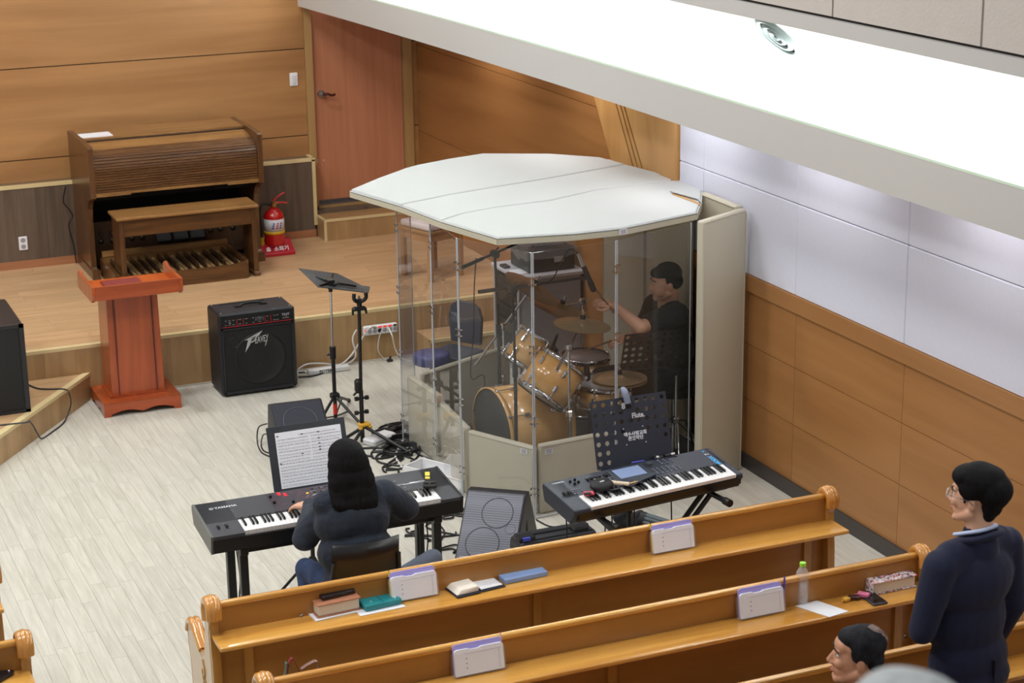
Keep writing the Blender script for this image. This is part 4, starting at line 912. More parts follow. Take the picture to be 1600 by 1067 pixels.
tag(B().rbox((0, 0, .01), (.06, .1, .02), .008).build('computer_mouse', blk, None, (5.77, 13.72, .79)), 'small black mouse on the grey cabinet', 'mouse')
# drum throne, blue seat
th = thing('drum_throne', 'round stool with a blue padded seat at the left inside the screen', 'stool', (4.80, 12.80, 0))
th.location = tuple(at_z(674, 553, .45)[:2])+(0,); th.scale = (.78, .78, .92)
B().lathe([(.0001, .50), (.15, .50), (.172, .49), (.175, .47), (.175, .43), (.165, .415), (.0001, .415)], 36).build('seat', mat('blue_vinyl', (70, 74, 128), .45), th)
B().cyl((0, 0, .12), (0, 0, .42), .016, .016, 12).build('post', blkg, th)
for k in range(3): a = .3+2*PI*k/3; B().cyl((0, 0, .26), (.23*math.cos(a), .23*math.sin(a), .012), .012, .012, 8).cyl((0, 0, .13), (.13*math.cos(a), .13*math.sin(a), .12), .007, .007, 8).build('leg', blkg, th)
# black chair
bc_ = thing('padded_chair', 'dark grey padded chair with a rounded backrest behind the screen', 'chair', (5.045, 12.99, 0), -1.0); bc_.scale = (.8, .8, .84)
B().rbox((0, 0, .44), (.40, .40, .06), .025, seg=3).build('seat', mat('chair_grey', (64, 68, 84), .6), bc_)
bk = [(-.17, .50), (.17, .50), (.19, .74), (.16, .84), (.08, .885), (-.08, .885), (-.16, .84), (-.19, .74)]
B().prism(bk, 0, .04, Tm(0, .21, 0) @ MXZ).build('backrest', MATS['chair_grey'], bc_, bevel=.008)
for x in (-.17, .17):
    for y in (-.17, .17): B().cyl((x, y, 0), (x*.95, y*.95, .42), .012, .012, 8).build('leg', blkg, bc_)
# wooden stool with striped cushion on the stage
ws_ = thing('wooden_chair', 'light wooden stool on the stage seen through the screen', 'stool', (5.66, 15.05, SZ), 0.35)
lw = wood('stool_wood', (150, 106, 66), (182, 138, 94), (6, 6, 1), 1)
B().rbox((0, 0, .42), (.40, .40, .03), .006).build('seat', lw, ws_); B().box((-.17, -.18, .34), (.17, -.16, .41)).box((-.17, .16, .34), (.17, .18, .41)).box((-.18, -.17, .34), (-.16, .17, .41)).box((.16, -.17, .34), (.18, .17, .41)).build('apron', lw, ws_)
for x in (-.17, .17):
    for y in (-.17, .17): B().rbox((x, y, .205), (.04, .04, .41), .004).build('leg', lw, ws_)
cu = thing('seat_cushion', 'white and pink striped cushion on the wooden stool', 'cushion', (5.66, 15.05, SZ+.4355), 0.35)
B().rbox((0, 0, .03), (.38, .38, .055), .022, seg=3).build('pad', mat('cushion_white', (214, 206, 206), .8, bump=.2, bscale=20), cu)
for k in range(6): B().rbox((-.15+k*.06, 0, .031), (.022, .382, .057), .02, seg=2).build('stripe', mat('cushion_pink', (196, 172, 178), .8), cu)
# ================================================================== STANDS LEFT OF THE BOOTH
ms = thing('music_stand', 'black folding music stand with a tilted solid desk and chrome neck beside the stage', 'music stand', (4.09, 12.97, 0))
T = lambda px, py, Y=12.97: at_y(px, py, Y)-Vector((4.09, 12.97, 0))
dk = [T(467, 419, 13.05), T(527, 427, 13.20), T(578, 452, 13.0), T(574, 457, 12.90), T(497, 448, 12.72)]
n_ = (dk[1]-dk[0]).cross(dk[4]-dk[0]).normalized()*.005
B().add([tuple(v) for v in dk]+[tuple(v+n_) for v in dk], [(4, 3, 2, 1, 0), (5, 6, 7, 8, 9)]+[(i, (i+1) % 5, 5+(i+1) % 5, 5+i) for i in range(5)]).build('desk', mat('stand_desk', (56, 60, 62), .45), ms)
B().add([tuple(T(555, 446, 13.0)), tuple(T(578, 449, 12.98)), tuple(T(576, 458, 12.90)), tuple(T(566, 456, 12.90))]+[tuple(T(555, 446, 13.0)+Vector((0, .01, .004))), tuple(T(578, 449, 12.98)+Vector((0, .01, .004))), tuple(T(576, 458, 12.90)+Vector((0, .01, .004))), tuple(T(566, 456, 12.90)+Vector((0, .01, .004)))], fs).build('ledge', blkg, ms)
hp = T(516, 443, 12.86)
B().tube([T(493, 432, 12.95), hp+Vector((0, 0, .01)), T(556, 447, 12.93)], .008, 6).tube([T(520, 428, 13.1), hp+Vector((0, 0, .01)), T(500, 446, 12.75)], .008, 6).build('brace', blk, ms)
B().cbox(hp, (.05, .06, .06)).cyl(hp, hp-Vector((0, 0, .06)), .018, .014, 10).cyl(hp+Vector((.02, -.03, 0)), hp+Vector((.05, -.05, .01)), .01, .01, 8).build('head_bracket', blkg, ms)
m1 = T(520, 550); m2 = T(526, 652)
B().cyl(hp, m1, .0085, .0085, 12).build('neck', chrome, ms); B().cyl(m1+Vector((0, 0, .04)), m1-Vector((0, 0, .05)), .024, .022, 14).cyl(m1, m1+Vector((-.045, 0, -.02)), .012, .008, 8).build('clutch', blk, ms)
hub = T(523, 618)
B().cyl(m1, hub-Vector((0, 0, .18)), .015, .015, 12).build('pole', blkg, ms); B().rbox(hub, (.07, .05, .045), .01).build('hub', blk, ms)
B().cyl(hub-Vector((0, 0, .06)), hub-Vector((0, 0, .14)), .0165, .0165, 12).build('red_sticker', mat('red_sticker', (214, 50, 40), .5), ms)
for e_ in (at_z(484, 690), at_z(566, 668), at_z(545, 628)):
    e_ = e_-Vector((4.09, 12.97, 0)); l = B().cyl(hub, e_+Vector((0, 0, .015)), .011, .011, 8).cyl(hub-Vector((0, 0, .16)), hub.lerp(e_, .5), .006, .006, 6).build('leg', blkg, ms); B().sph(e_+Vector((0, 0, .014)), .016, 10).build('rubber_foot', blk, l)
gs = thing('guitar_stand', 'black telescopic instrument stand with a yellow hub beside the cable pile', 'guitar stand', (4.10, 12.42, 0))
G = lambda px, py, Y=12.42: at_y(px, py, Y)-Vector((4.10, 12.42, 0))
t0 = G(561, 462); t1 = G(561, 482); t2 = G(566, 648)
B().cyl(t1, G(564, 610), .0125, .0125, 12).cyl(G(564, 610), G(567, 700), .016, .016, 12).build('pole', blkg, gs); B().cyl(t0, t1, .008, .008, 8).build('neck_pin', steel, gs)
def yoke(c, w_, name):
    B().tube(spline([c+Vector((-w_, -.02, .045)), c+Vector((-w_*1.05, -.02, .01)), c+Vector((-w_*.5, -.01, -.015)), c+Vector((w_*.5, -.01, -.015)), c+Vector((w_*1.05, -.02, .01)), c+Vector((w_, -.02, .045))]), .014, 8).cyl(c-Vector((0, 0, .05)), c, .018, .018, 10).build(name, blk, gs)
yoke(t0-Vector((0, 0, .022)), .042, 'yoke'); B().rbox(t1, (.10, .045, .03), .012).cyl(t1+Vector((-.045, 0, 0)), t1+Vector((-.05, -.01, -.04)), .01, .008, 8).cyl(t1+Vector((.045, 0, 0)), t1+Vector((.05, -.01, -.04)), .01, .008, 8).build('lock', blk, gs)
B().rbox(G(560, 603), (.05, .06, .10), .014).cyl(G(560, 610), G(552, 618), .01, .008, 8).build('clutch', blk, gs)
for py in (622, 644): c_ = G(565, py); B().cyl(c_-Vector((.045, .0, 0)), c_+Vector((.045, 0, 0)), .008, .008, 8).cyl(c_-Vector((.05, 0, 0)), c_-Vector((.025, 0, 0)), .016, .016, 10).cyl(c_+Vector((.025, 0, 0)), c_+Vector((.05, 0, 0)), .016, .016, 10).build('support_arm', blk, gs)
hy = G(569, 663); ylw = mat('stand_yellow', (226, 172, 52), .4)
B().rbox(hy, (.085, .06, .03), .01).rbox(hy+Vector((.035, -.01, -.022)), (.03, .05, .035), .008).rbox(hy+Vector((-.03, -.01, -.022)), (.025, .045, .03), .008).build('hub', ylw, gs)
for e_ in (at_z(643, 713), at_z(549, 702), at_z(538, 690)):
    e_ = e_-Vector((4.10, 12.42, 0)); l = B().cyl(hy-Vector((0, 0, .015)), e_+Vector((0, 0, .02)), .0125, .0125, 8).build('leg', blkg, gs); B().cyl(e_.lerp(hy, .10)+Vector((0, 0, .0)), e_+Vector((0, 0, .014)), .018, .016, 10).build('rubber_foot', blk, l)
# cables on the floor
rr = random.Random(11)
def wander(p, q, n, amp, seed):
    r_ = random.Random(seed); fr1 = r_.uniform(.8, 1.5); ph1 = r_.uniform(0, 6); ph2 = r_.uniform(0, 6); p, q = Vector(p), Vector(q); out = []
    for i in range(n+1):
        v = p.lerp(q, i/n); e_ = math.sin(PI*i/n)
        v += Vector((math.sin(i*fr1+ph1), math.cos(i*fr1*.8+ph2), 0))*amp*e_
        v.z = .006+.004*r_.random(); out.append(v)
    return out
G_ = 'black cables heaped on the floor left of the drum screen'
lab = 'black cable in the heap on the floor between the yellow-hubbed stand and the drum screen'
for k, (a, c) in enumerate([((584, 678), (640, 662)), ((590, 692), (650, 668)), ((600, 684), (655, 704)), ((596, 714), (640, 690)), ((610, 690), (622, 742)), ((628, 700), (604, 738)), ((618, 668), (660, 690)), ((606, 672), (650, 732)), ((640, 672), (600, 700)), ((655, 660), (610, 680)), ((580, 700), (636, 730)), ((560, 712), (612, 704)), ((602, 664), (638, 676)), ((615, 676), (652, 666))]):
    cord('floor_cable', wander(fz(*a), fz(*c), 12, .13, 20+k), .007, bc, lab, G_)
for k in range(3):
    c_ = fz(628+k*4, 705-k*14); 
    cord('cable_coil', [(c_.x+(.13-.01*k)*math.cos(t*.7), c_.y+(.10-.01*k)*math.sin(t*.7), .008+.0015*t) for t in range(22)], .007, bc, ['coil of black cable lowest in the cable heap', 'coil of black cable in the middle of the cable heap', 'coil of black cable at the top of the cable heap'][k])
cord('white_cable', [fz(633, 668), fz(632, 682), fz(626, 695), fz(618, 712), fz(624, 724), fz(636, 740), fz(646, 748)], .009, wc, 'white cord winding through the heap of black cables')
tag(B().rbox((0, 0, .025), (.24, .12, .05), .012).build('adapter_box', mat('adapter_white', (214, 214, 216), .4), None, tuple(fz(593, 690, 0)), rot=(0, 0, .5)), 'white mains adapter box lying in the cable heap', 'adapter')
for k, (a, c, lb) in enumerate([((655, 690), (722, 700), 'thin cable crossing the floor behind the left acrylic panels'), ((648, 705), (735, 742), 'cable running under the left acrylic panel towards the bass drum'), ((668, 664), (715, 676), 'cable lying inside the rear left corner of the screen'), ((642, 720), (716, 775), 'cable lying along the foot of the left acrylic panels')]):
    cord('floor_cable', wander(fz(*a, .008), fz(*c, .008), 6, .05, 60+k), .006, bc if k % 2 else mat('grey_cord', (120, 112, 104), .5), lb)
# white tray beside the screen foot
tr = thing('white_tray', 'white plastic tray standing on the floor behind the right end of the stage piano', 'tray', tuple(fz(690, 752, 0)), 0.0)
tr.rotation_euler = (0, 0, -1.05)
B().box((-.25, -.10, 0), (.25, .10, .012)).box((-.25, -.10, 0), (.25, -.088, .09)).box((-.25, .088, 0), (.25, .10, .09)).box((-.25, -.1, 0), (-.238, .1, .09)).box((.238, -.1, 0), (.25, .1, .09)).build('tray_body', ws, tr, bevel=.003)
tag(B().cyl((0, 0, 0), (0, 0, .20), .018, .018, 12).cyl((0, 0, .2), (0, 0, .206), .012, .006, 12).build('white_tube', ws, None, tuple(fz(711, 748, 0))), 'short white tube standing beside the drum screen', 'tube')
# ================================================================== WEDGES
wm = mat('wedge_black', (30, 31, 36), .45, bump=.3, bscale=200)
gr = mat('wedge_grille', (70, 72, 86), .55, .2, bump=.8, bscale=330)
def grille_mat():
    m = bpy.data.materials.new('perforated_grille'); m.use_nodes = True; nt = m.node_tree; b = nt.nodes['Principled BSDF']; N = nt.nodes.new; L = nt.links.new
    tc = N('ShaderNodeTexCoord'); vo = N('ShaderNodeTexVoronoi'); vo.inputs['Scale'].default_value = 95; vo.inputs['Randomness'].default_value = 0
    cr = N('ShaderNodeMapRange'); cr.inputs['From Min'].default_value = .28; cr.inputs['From Max'].default_value = .40
    mx = N('ShaderNodeMix'); mx.data_type = 'RGBA'; mx.inputs[6].default_value = rgb(44, 44, 52); mx.inputs[7].default_value = rgb(108, 110, 124)
    L(tc.outputs['Object'], vo.inputs['Vector']); L(vo.outputs['Distance'], cr.inputs['Value']); L(cr.outputs[0], mx.inputs[0]); L(mx.outputs[2], b.inputs['Base Color']); b.inputs['Roughness'].default_value = .45
    return m
pg = grille_mat()
def wedge(name, label, loc, rz, W_, prof, gpts, gm_, cones, logo=True):
    o = thing(name, label, 'monitor', loc, rz)
    B().prism(prof, -W_/2, W_/2, MYZ).build('cabinet', wm, o, bevel=.006)
    (y0, z0), (y1, z1) = gpts; d = Vector((0, y1-y0, z1-z0)); L = d.length; a = math.atan2(d.z, d.y)
    Mg = Tm(0, y0, z0) @ Rx(a)
    B().rbox((0, L/2, .004), (W_-.03, L-.03, .012), .004, Mg).build('grille', gm_, o)
    for (cx_, cy_, r_) in cones:
        B().lathe([(r_, .0105), (r_, .0125), (r_*.93, .0115), (r_*.92, .0100)], 36, Mg @ Tm(cx_, cy_, 0)).build('cone_ring', mat('cone_ring', (60, 62, 72), .5), o)
    return o, Mg
# wedge 1 behind the sheet music: grille faces the camera side, tall side towards the stage
w1, Mg = wedge('stage_monitor', 'black wedge monitor lying behind the desk with the sheet music', (3.645, 12.42, 0), -0.06, .38, [(-.24, 0), (.16, 0), (.18, .06), (.12, .335), (.09, .335), (-.26, .08)], ((-.26, .08), (.09, .337)), mat('dark_grille', (62, 64, 76), .5, .2, bump=.8, bscale=330), [(0, .26, .125)])
cord('speaker_lead', [at_z(417, 662, .16), at_z(404, 668, .1), fz(402, 690), fz(408, 706), fz(421, 713)], .005, bc, 'black lead curving off the left side of the monitor behind the sheet music')
cord('speaker_lead', [at_z(418, 678, .12), at_z(411, 680, .06), fz(408, 695), fz(412, 704), fz(422, 708)], .005, bc, 'shorter inner black lead at the left side of the monitor behind the sheet music')
# wedge 2
bl = at_z(700, 874, .03); tl_ = at_z(733, 768, .40); tr_ = at_z(822, 776, .38); 
w2 = thing('stage_monitor', 'grey-grilled wedge monitor with two round cones beside the stage piano', 'monitor', (4.18, 10.12, 0), -0.66)
B().prism([(-.32, 0.0), (.22, 0.0), (.25, .08), (.07, .40), (0, .405), (-.33, .045)], -.185, .185, MYZ).build('cabinet', wm, w2, bevel=.006)
Mg = Tm(0, -.33, .045) @ Rx(math.atan2(.36, .33))
B().rbox((0, .244, .004), (.35, .468, .014), .004, Mg).build('grille', pg, w2)
for (cx_, cy_, r_) in ((0.03, .350, .098), (-.03, .15, .105), (.125, .255, .032)):
    B().lathe([(r_, .011), (r_, .0125), (r_*.95, .0125), (r_*.94, .011)], 36, Mg @ Tm(cx_, cy_, 0)).build('cone_ring', MATS['cone_ring'], w2)
B().rbox((-.125, .045, .013), (.06, .03, .004), .001, Mg).build('badge', steel, w2)
B().prism([(-.08, .08), (.04, .08), (.0, .24)], .184, .1865, MYZ).build('handle_recess', blkm, w2)
cord('floor_cable', [fz(838, 812), fz(858, 822), fz(880, 824), fz(900, 830)], .005, bc, 'black cable leading from the drum screen foot towards the instrument case')
# instrument case
ic = thing('instrument_case', 'long black instrument case standing on edge behind the front pew', 'case', (4.30, 9.56, 0), 0.0)
ic.scale = (1, 1, 1.3)
B().rbox((0, 0, .13), (.50, .17, .25), .04, seg=4).build('shell', mat('case_black', (40, 42, 48), .4, bump=.1, bscale=120), ic)
B().rbox((0, -.06, .255), (.44, .012, .008), .003).rbox((0, .03, .258), (.46, .05, .012), .005).build('rib', MATS['case_black'], ic)
for x in (-.19, .15): B().rbox((x, -.03, .258), (.10, .07, .035), .008).build('latch', blk, ic)
B().tube(spline([(-.05, -.09, .19), (-.04, -.12, .2), (.04, -.12, .2), (.05, -.09, .19)]), .009, 8).build('carry_handle', blk, ic)
tag(B().cbox((0, 0, 0), (.045, .03, .02)).build('blue_tag', mat('blue_plastic', (70, 80, 190), .4), None, (4.10, 9.50, .345)), 'small blue clip on the corner of the black instrument case', 'clip')
# ================================================================== KEYBOARDS
ivory = mat('ivory_key', (240, 240, 240), .25); ebony = mat('ebony_key', (14, 14, 15), .2)
def keyboard(o, x0, x1, y0, y1, z, first, nw, front=0.022):
    """joined white and black keys; first = index of the lowest white key in the octave starting at C"""
    w_ = (x1-x0)/nw; b = B(); k = B()
    for i in range(nw): b.box((x0+i*w_+.0006, y0, z-front), (x0+(i+1)*w_-.0006, y1, z))
    for i in range(nw-1):
        n = (first+i) % 7
        if n in (0, 1, 3, 4, 5):
            c = x0+(i+1)*w_; k.prism([(0, z-.002), (0, z+.008), (.006, z+.012), (y1-y0-.05, z+.012), (y1-y0-.05, z-.002)], c-w_*.27, c+w_*.27, Tm(0, y0+.05, 0) @ MYZ)
    b.build('white_keys', ivory, o, kind='stuff'); k.build('black_keys', ebony, o, kind='stuff')
kb = mat('piano_charcoal', (58, 60, 66), .42, bump=.05, bscale=300); kbf = mat('piano_black', (14, 14, 16), .35)
prw = mat('print_light', (206, 208, 214), .5); redl = mat('red_led', (230, 30, 40), .4, emit=(255, 30, 40), estr=1.0)
# stage piano: local x 0..1.44, y 0 front .. .41 back
FL = at_z(333, 840, .722); FR = at_z(721, 776, .722); BL = at_z(306, 790, .762); rzp = math.atan2(FR.y-FL.y, FR.x-FL.x); Wp = (FR-FL).length
sp = thing('stage_piano', 'long black stage piano with red-lit buttons played by the seated woman', 'keyboard', tuple(FL), rot=(0.10, 0, rzp))
Dp = .405; KX0 = .30*Wp/1.44; 
kx0, kx1 = .175, Wp-.115
B().box((0, .0, -.095), (Wp, Dp, -.028)).box((0, 0, -.03), (kx0, Dp, 0)).box((kx1, 0, -.03), (Wp, Dp, 0)).box((0, .155, -.03), (Wp, Dp, 0)).build('case', kb, sp, bevel=.003)
B().box((-.001, -.003, -.097), (Wp+.001, .012, -.022)).build('front_rail', kbf, sp)
for x in (-.012, Wp-.002): B().prism([(0.0, -.10), (0, .002), (Dp, .004), (Dp+.004, -.03), (Dp-.03, -.10)], x, x+.014, MYZ).build('end_cheek', mat('cheek_grey', (92, 94, 92), .4) if x < 0 else kbf, sp)
keyboard(sp, kx0, kx1, .014, .152, .003, 5, 52, .03)
B().box((kx0, .15, .0), (kx1, .165, .004)).build('key_slip', kbf, sp)
text('YAMAHA', .030, prw, sp, Tm(.155, .325, .001), bold=.0006); 
B().lathe([(.012, 0), (.012, .0006), (.009, .0006), (.009, 0)], 16, Tm(.075, .325, .001)).box((-.001, -.01, 0), (.001, .01, .0008), Tm(.075, .325, .001)).box((-.009, -.006, 0), (.009, -.0045, .0008), Tm(.075, .325, .001)).build('maker_emblem', prw, sp)
text('MOXF8', .026, prw, sp, Tm(Wp-.135, .255, .001), bold=.0006, shear=.3); B().box((Wp-.34, .256, .0), (Wp-.245, .259, .001)).box((Wp-.25, .249, 0), (Wp-.205, .256, .001)).box((Wp-.21, .25, 0), (Wp-.175, .266, .001)).build('model_underline', prw, sp, kind='stuff')
for x in (.055, .10): B().rbox((x, .10, .0), (.014, .05, .006), .002).build('wheel_slot', kbf, sp); B().cyl((x-.006, .10, 0.0), (x+.006, .10, 0.0), .014, .014, 14).build('pitch_wheel', blk, sp)
# control field
B().box((.40, .175, .0), (1.02, .395, .0012)).build('control_panel', mat('panel_purple', (56, 48, 56), .4), sp)
rr = random.Random(5)
for (x, y) in ((.415, .35), (.415, .275), (.515, .25)): B().cyl((x, y, 0), (x, y, .014), .009, .008, 12).build('knob', blk, sp)
def btns(lst, m_, name='button', s=(.014, .008, .005)):
    for x, y in lst: B().rbox((x, y, s[2]/2), s, .0015).build(name, m_, sp)
btns([(.47, .365), (.50, .365), (.50, .345), (.47, .385)], redl, 'lit_button', (.018, .01, .004))
btns([(.53+.022*i, .225) for i in range(4)]+[(.55+.03*i, .195) for i in range(3)], mat('button_grey', (150, 146, 150), .4))
btns([(.66+.04*i, .37) for i in range(8)]+[(.66+.04*i, .33) for i in range(8)], blk)
btns([(.62, .33), (.68, .27)], mat('led_amber', (240, 190, 60), .4, emit=(255, 190, 60), estr=1), 'lit_button')
b = B()
for i in range(60): b.cbox((.42+rr.random()*.58, .18+rr.random()*.2, .0018), (rr.uniform(.008, .026), .0016, .0008))
b.build('panel_print', mat('print_reddish', (168, 110, 116), .5), sp, kind='stuff')
b = B()
for i in range(40): b.cbox((.6+rr.random()*.4, .18+rr.random()*.2, .002), (rr.uniform(.006, .02), .0016, .0008))
b.build('panel_print', prw, sp, kind='stuff')
B().lathe([(.024, 0), (.024, .001), (.022, .001), (.022, 0)], 24, Tm(1.06, .28, .001)).build('dial_ring', prw, sp); B().cyl((1.06, .28, 0), (1.06, .28, .01), .018, .017, 18).build('dial', kb, sp)
btns([(1.12, .30), (1.12, .24), (1.15, .215), (1.12, .215)], MATS['button_grey'])
# yellow battery lamp
cl_ = thing('clip_light', 'yellow and black clip light lying across the right end of the stage piano', 'clip light', tuple(at_z(668, 752, .752)), rot=(0, 0, rzp-.35)); cl_.scale = (1.25, 1.45, 1.2)
B().rbox((0, .0, .015), (.026, .09, .022), .004).build('body', blk, cl_); B().rbox((0, .022, .0275), (.022, .042, .003), .001).rbox((0, -.022, .0275), (.022, .022, .003), .001).build('yellow_face', mat('lamp_yellow', (232, 206, 74), .4), cl_)
B().cyl((0, .045, .015), (0, .095, .015), .010, .004, 8).build('nozzle_tip', blk, cl_); B().rbox((.01, -.065, .012), (.06, .05, .022), .006).cyl((-.006, -.07, .02), (-.006, -.07, .028), .01, .01, 10).cyl((.022, -.068, .02), (.022, -.068, .028), .01, .01, 10).build('clamp', blk, cl_)
# piano stand
ps_ = thing('keyboard_stand', 'black folding table-frame stand under the stage piano', 'stand', (FL.x, FL.y, 0), rzp)
for x in (.17, Wp-.13):
    for y, nm in ((.06, 'leg'), (.34, 'leg')): B().rbox((x, y, .31), (.045, .045, .60), .004).build(nm, blkg, ps_)
    B().rbox((x+.0, .20, .60), (.045, .36, .04), .004).build('top_bar', blkg, ps_); B().rbox((x, .20, .02), (.04, .42, .03), .004).build('foot_bar', blkg, ps_)
B().rbox((Wp/2, .10, .585), (Wp-.3, .04, .03), .004).build('rail', blkg, ps_); B().rbox((Wp/2, .30, .585), (Wp-.3, .04, .03), .004).build('rail', blkg, ps_)
for k, (a, c) in enumerate(((.155, .15), (.155, .13), (1.28, .26), (1.25, .30))):
    q0 = FL+Vector((a, c, -.11)); q1 = Vector((q0.x+.05*((-1)**k), q0.y-.04, .008))
    cord('hanging_cable', [q0, q0+Vector((.01, -.02, -.2)), q0.lerp(q1, .6)+Vector((-.03*((-1)**k), 0, 0)), q1], .004, bc, ['cable hanging outermost at the left leg of the piano stand', 'cable twisted along the left leg of the piano stand', 'cable hanging from the right end of the stage piano', 'longer cable hanging below the right end of the stage piano'][k])
for k, (a, c) in enumerate([((632, 838), (712, 832)), ((655, 815), (742, 842)), ((668, 872), (735, 850)), ((650, 800), (720, 880)), ((690, 800), (745, 822)), ((640, 826), (668, 846)), ((700, 792), (738, 812))]):
    cord('floor_cable', wander(fz(*a), fz(*c), 9, .09, 90+k), .006, bc, ['cable nearest the piano stand on the floor left of the grilled wedge', 'cable reaching under the grilled wedge from the piano', 'lowest cable on the floor under the piano, near the pew', 'long cable running from under the piano to the wedge foot', 'short cable behind the top of the grilled wedge', 'cable with a silver plug on the floor under the piano', 'cable behind the right leg of the piano stand'][k])
# sheet music desk
D0 = at_y(488, 757, 9.93)
o, D = mk_desk_stand('music_stand', 'black music stand with a wide solid desk holding the printed score', (D0.x, 9.93, 0), 0.0, .30, .46, .36, D0.z, mat('desk_slate', (46, 49, 56), .4), leg_spread=.24)
sc = thing('sheet_music', 'large white printed score on the desk in front of the seated woman', 'sheet music', (D0.x, 9.93, 0), 0.0)
Ds = Tm(0, -.024, D0.z) @ Rx(-.30) 
B().box((-.185, -.004, .004), (.20, -.001, .325), Ds).build('page', mat('score_paper', (246, 248, 255), .6), sc)
ink = mat('ink', (96, 98, 118), .6); inkd = mat('ink_dark', (50, 52, 66), .6)
b = B(); r_ = random.Random(8)
for row in range(17):
    z = .30-row*.0172
    for cidx in range(2 if row < 9 else 1):
        x0_, x1_ = ((-.175, .005), (.02, .19))[cidx] if row < 9 else (-.175, .19)
        if row == 0: x0_, x1_ = (-.05, .16)
        x = x0_
        while x < x1_:
            w_ = r_.uniform(.004, .016); b.cbox((min(x+w_/2, x1_), -.0044, z+r_.uniform(-.001, .001)), (w_, .0006, .0028 if row % 2 else .0018), Ds); x += w_+r_.uniform(.001, .006)
        if row % 2 == 0 and row: b.cbox(((x0_+x1_)/2, -.0044, z-.006), (x1_-x0_, .0004, .0006), Ds)
b.build('print', ink, sc, kind='stuff')
b = B()
for (x, z) in ((-.172, .305), (-.03, .30), (.065, .30), (.065, .265), (.065, .235), (.065, .20), (-.172, .15), (-.04, .19), (.065, .215)): b.cbox((x, -.0046, z), (.012, .0006, .006), Ds)
b.build('bar_marks', inkd, sc, kind='stuff')
# synthesizer on its X stand
S0 = at_z(905, 797, .825); S1 = at_z(1158, 740, .825); rzs = math.atan2(S1.y-S0.y, S1.x-S0.x); Ws = (S1-S0).length
sy = thing('synthesizer', 'dark blue-grey synthesizer with a display and knobs on the X stand', 'keyboard', tuple(S0), rot=(.15, 0, rzs))
sm = mat('synth_slate', (40, 45, 58), .42, bump=.05, bscale=250); Dy = .335
B().prism([(0, 0), (0, -.03), (.03, -.085), (Dy-.02, -.085), (Dy, -.05), (Dy, 0), (.14, 0), (.14, -.022), (.008, -.022), (.008, 0)], .0, Ws, MYZ)
B().box((0, .004, -.08), (Ws, Dy-.02, -.022)).box((0, .135, -.03), (Ws, Dy, 0)).build('case', sm, sy, bevel=.004)
B().prism([(-.008, -.02), (0, 0), (Dy, 0), (Dy+.005, -.02), (Dy-.03, -.095), (.03, -.095)], -.03, .075, MYZ).build('left_cheek', sm, sy, bevel=.006)
B().prism([(-.008, -.02), (0, 0), (Dy, 0), (Dy+.005, -.02), (Dy-.03, -.095), (.03, -.095)], Ws-.028, Ws+.012, MYZ).build('right_cheek', sm, sy, bevel=.006)
B().box((.0, -.006, -.06), (Ws, .006, -.024)).build('front_rail', kbf, sy)
B().box((.06, .03, -.098), (Ws-.06, .27, -.08)).build('underside', kbf, sy)
keyboard(sy, .078, Ws-.03, .002, .134, .0, 2, 44, .02)
text('YAMAHA', .018, prw, sy, Tm(-.0+.05, Dy-.03, .001), bold=.0004)
text('7', .034, prw, sy, Tm(Ws-.045, Dy-.068, .001) @ Rz(PI/2), bold=.0006)
text('MODX', .034, mat('print_blue', (70, 170, 230), .4, emit=(60, 160, 230), estr=.15), sy, Tm(Ws-.045, Dy-.145, .001) @ Rz(PI/2), bold=.0012, sx=1.0)
text('+', .03, MATS['print_blue'], sy, Tm(Ws-.045, Dy-.03, .001) @ Rz(PI/2), bold=.001)
scr = B().rbox((.47, .245, .004), (.22, .125, .012), .004).prism([(.36, .135), (.36, .165), (.395, .178), (.58, .178), (.58, .15), (.46, .118), (.38, .118)], 0, .020).build('display_housing', sm, sy)
B().box((.385, .195, .010), (.555, .295, .0112)).build('display', mat('lcd_blue', (120, 136, 170), .3, emit=(110, 130, 175), estr=.18), scr)
def sb_(lst, m_, name, r, h): 
    for x, y in lst: B().cyl((x, y, 0), (x, y, h), r, r*.85, 10).build(name, m_, sy)
sb_([(.115, .285), (.15, .295), (.125, .255), (.155, .265)], blk, 'knob', .008, .014)
sb_([(.33, .27)], blk, 'knob', .017, .014); sb_([(.625, .29)], kb, 'dial', .022, .014)
for i in range(8): B().rbox((.205+.026*(i % 4)+.008, .205+.055*(i//4)+.01, .003), (.006, .04, .004), .001).rbox((.205+.026*(i % 4)+.008, .21+.055*(i//4), .008), (.014, .010, .012), .002).build('fader', blk, sy)
b = B()
for i in range(22): b.rbox((.30+(i % 5)*.018, .19+(i//5)*.018, .003), (.010, .007, .004), .001)
for i in range(22): b.rbox((.615+(i % 6)*.03, .18+(i//6)*.018, .003), (.010, .007, .004), .001)
for i in range(8): b.rbox((.70+(i % 3)*.034, .27+(i//3)*.02, .003), (.010, .007, .004), .001)
for i in range(10): b.rbox((.07+(i % 4)*.018, .20-(i//4)*.02, .003), (.010, .007, .004), .001)
b.build('buttons', mat('button_pale', (130, 134, 146), .4), sy, kind='stuff')
for x in (.005, .035): B().rbox((x+.01, .175, .0), (.012, .05, .006), .002).cyl((x+.004, .175, 0), (x+.016, .175, 0), .016, .016, 14).build('pitch_wheel', blk, sy)
Msy = Matrix.Translation(S0) @ Euler((.15, 0, rzs)).to_matrix().to_4x4()
def on_s(name, label, cat, x, y, rz=0, z=.0): 
    q = Msy @ Vector((x, y, z)); o = thing(name, label, cat, tuple(q), rot=(.15, 0, rzs+rz)); return o
t = on_s('earphone_case', 'round black zip pouch lying on the keys of the synthesizer', 'pouch', .225, .145, .2, .012)
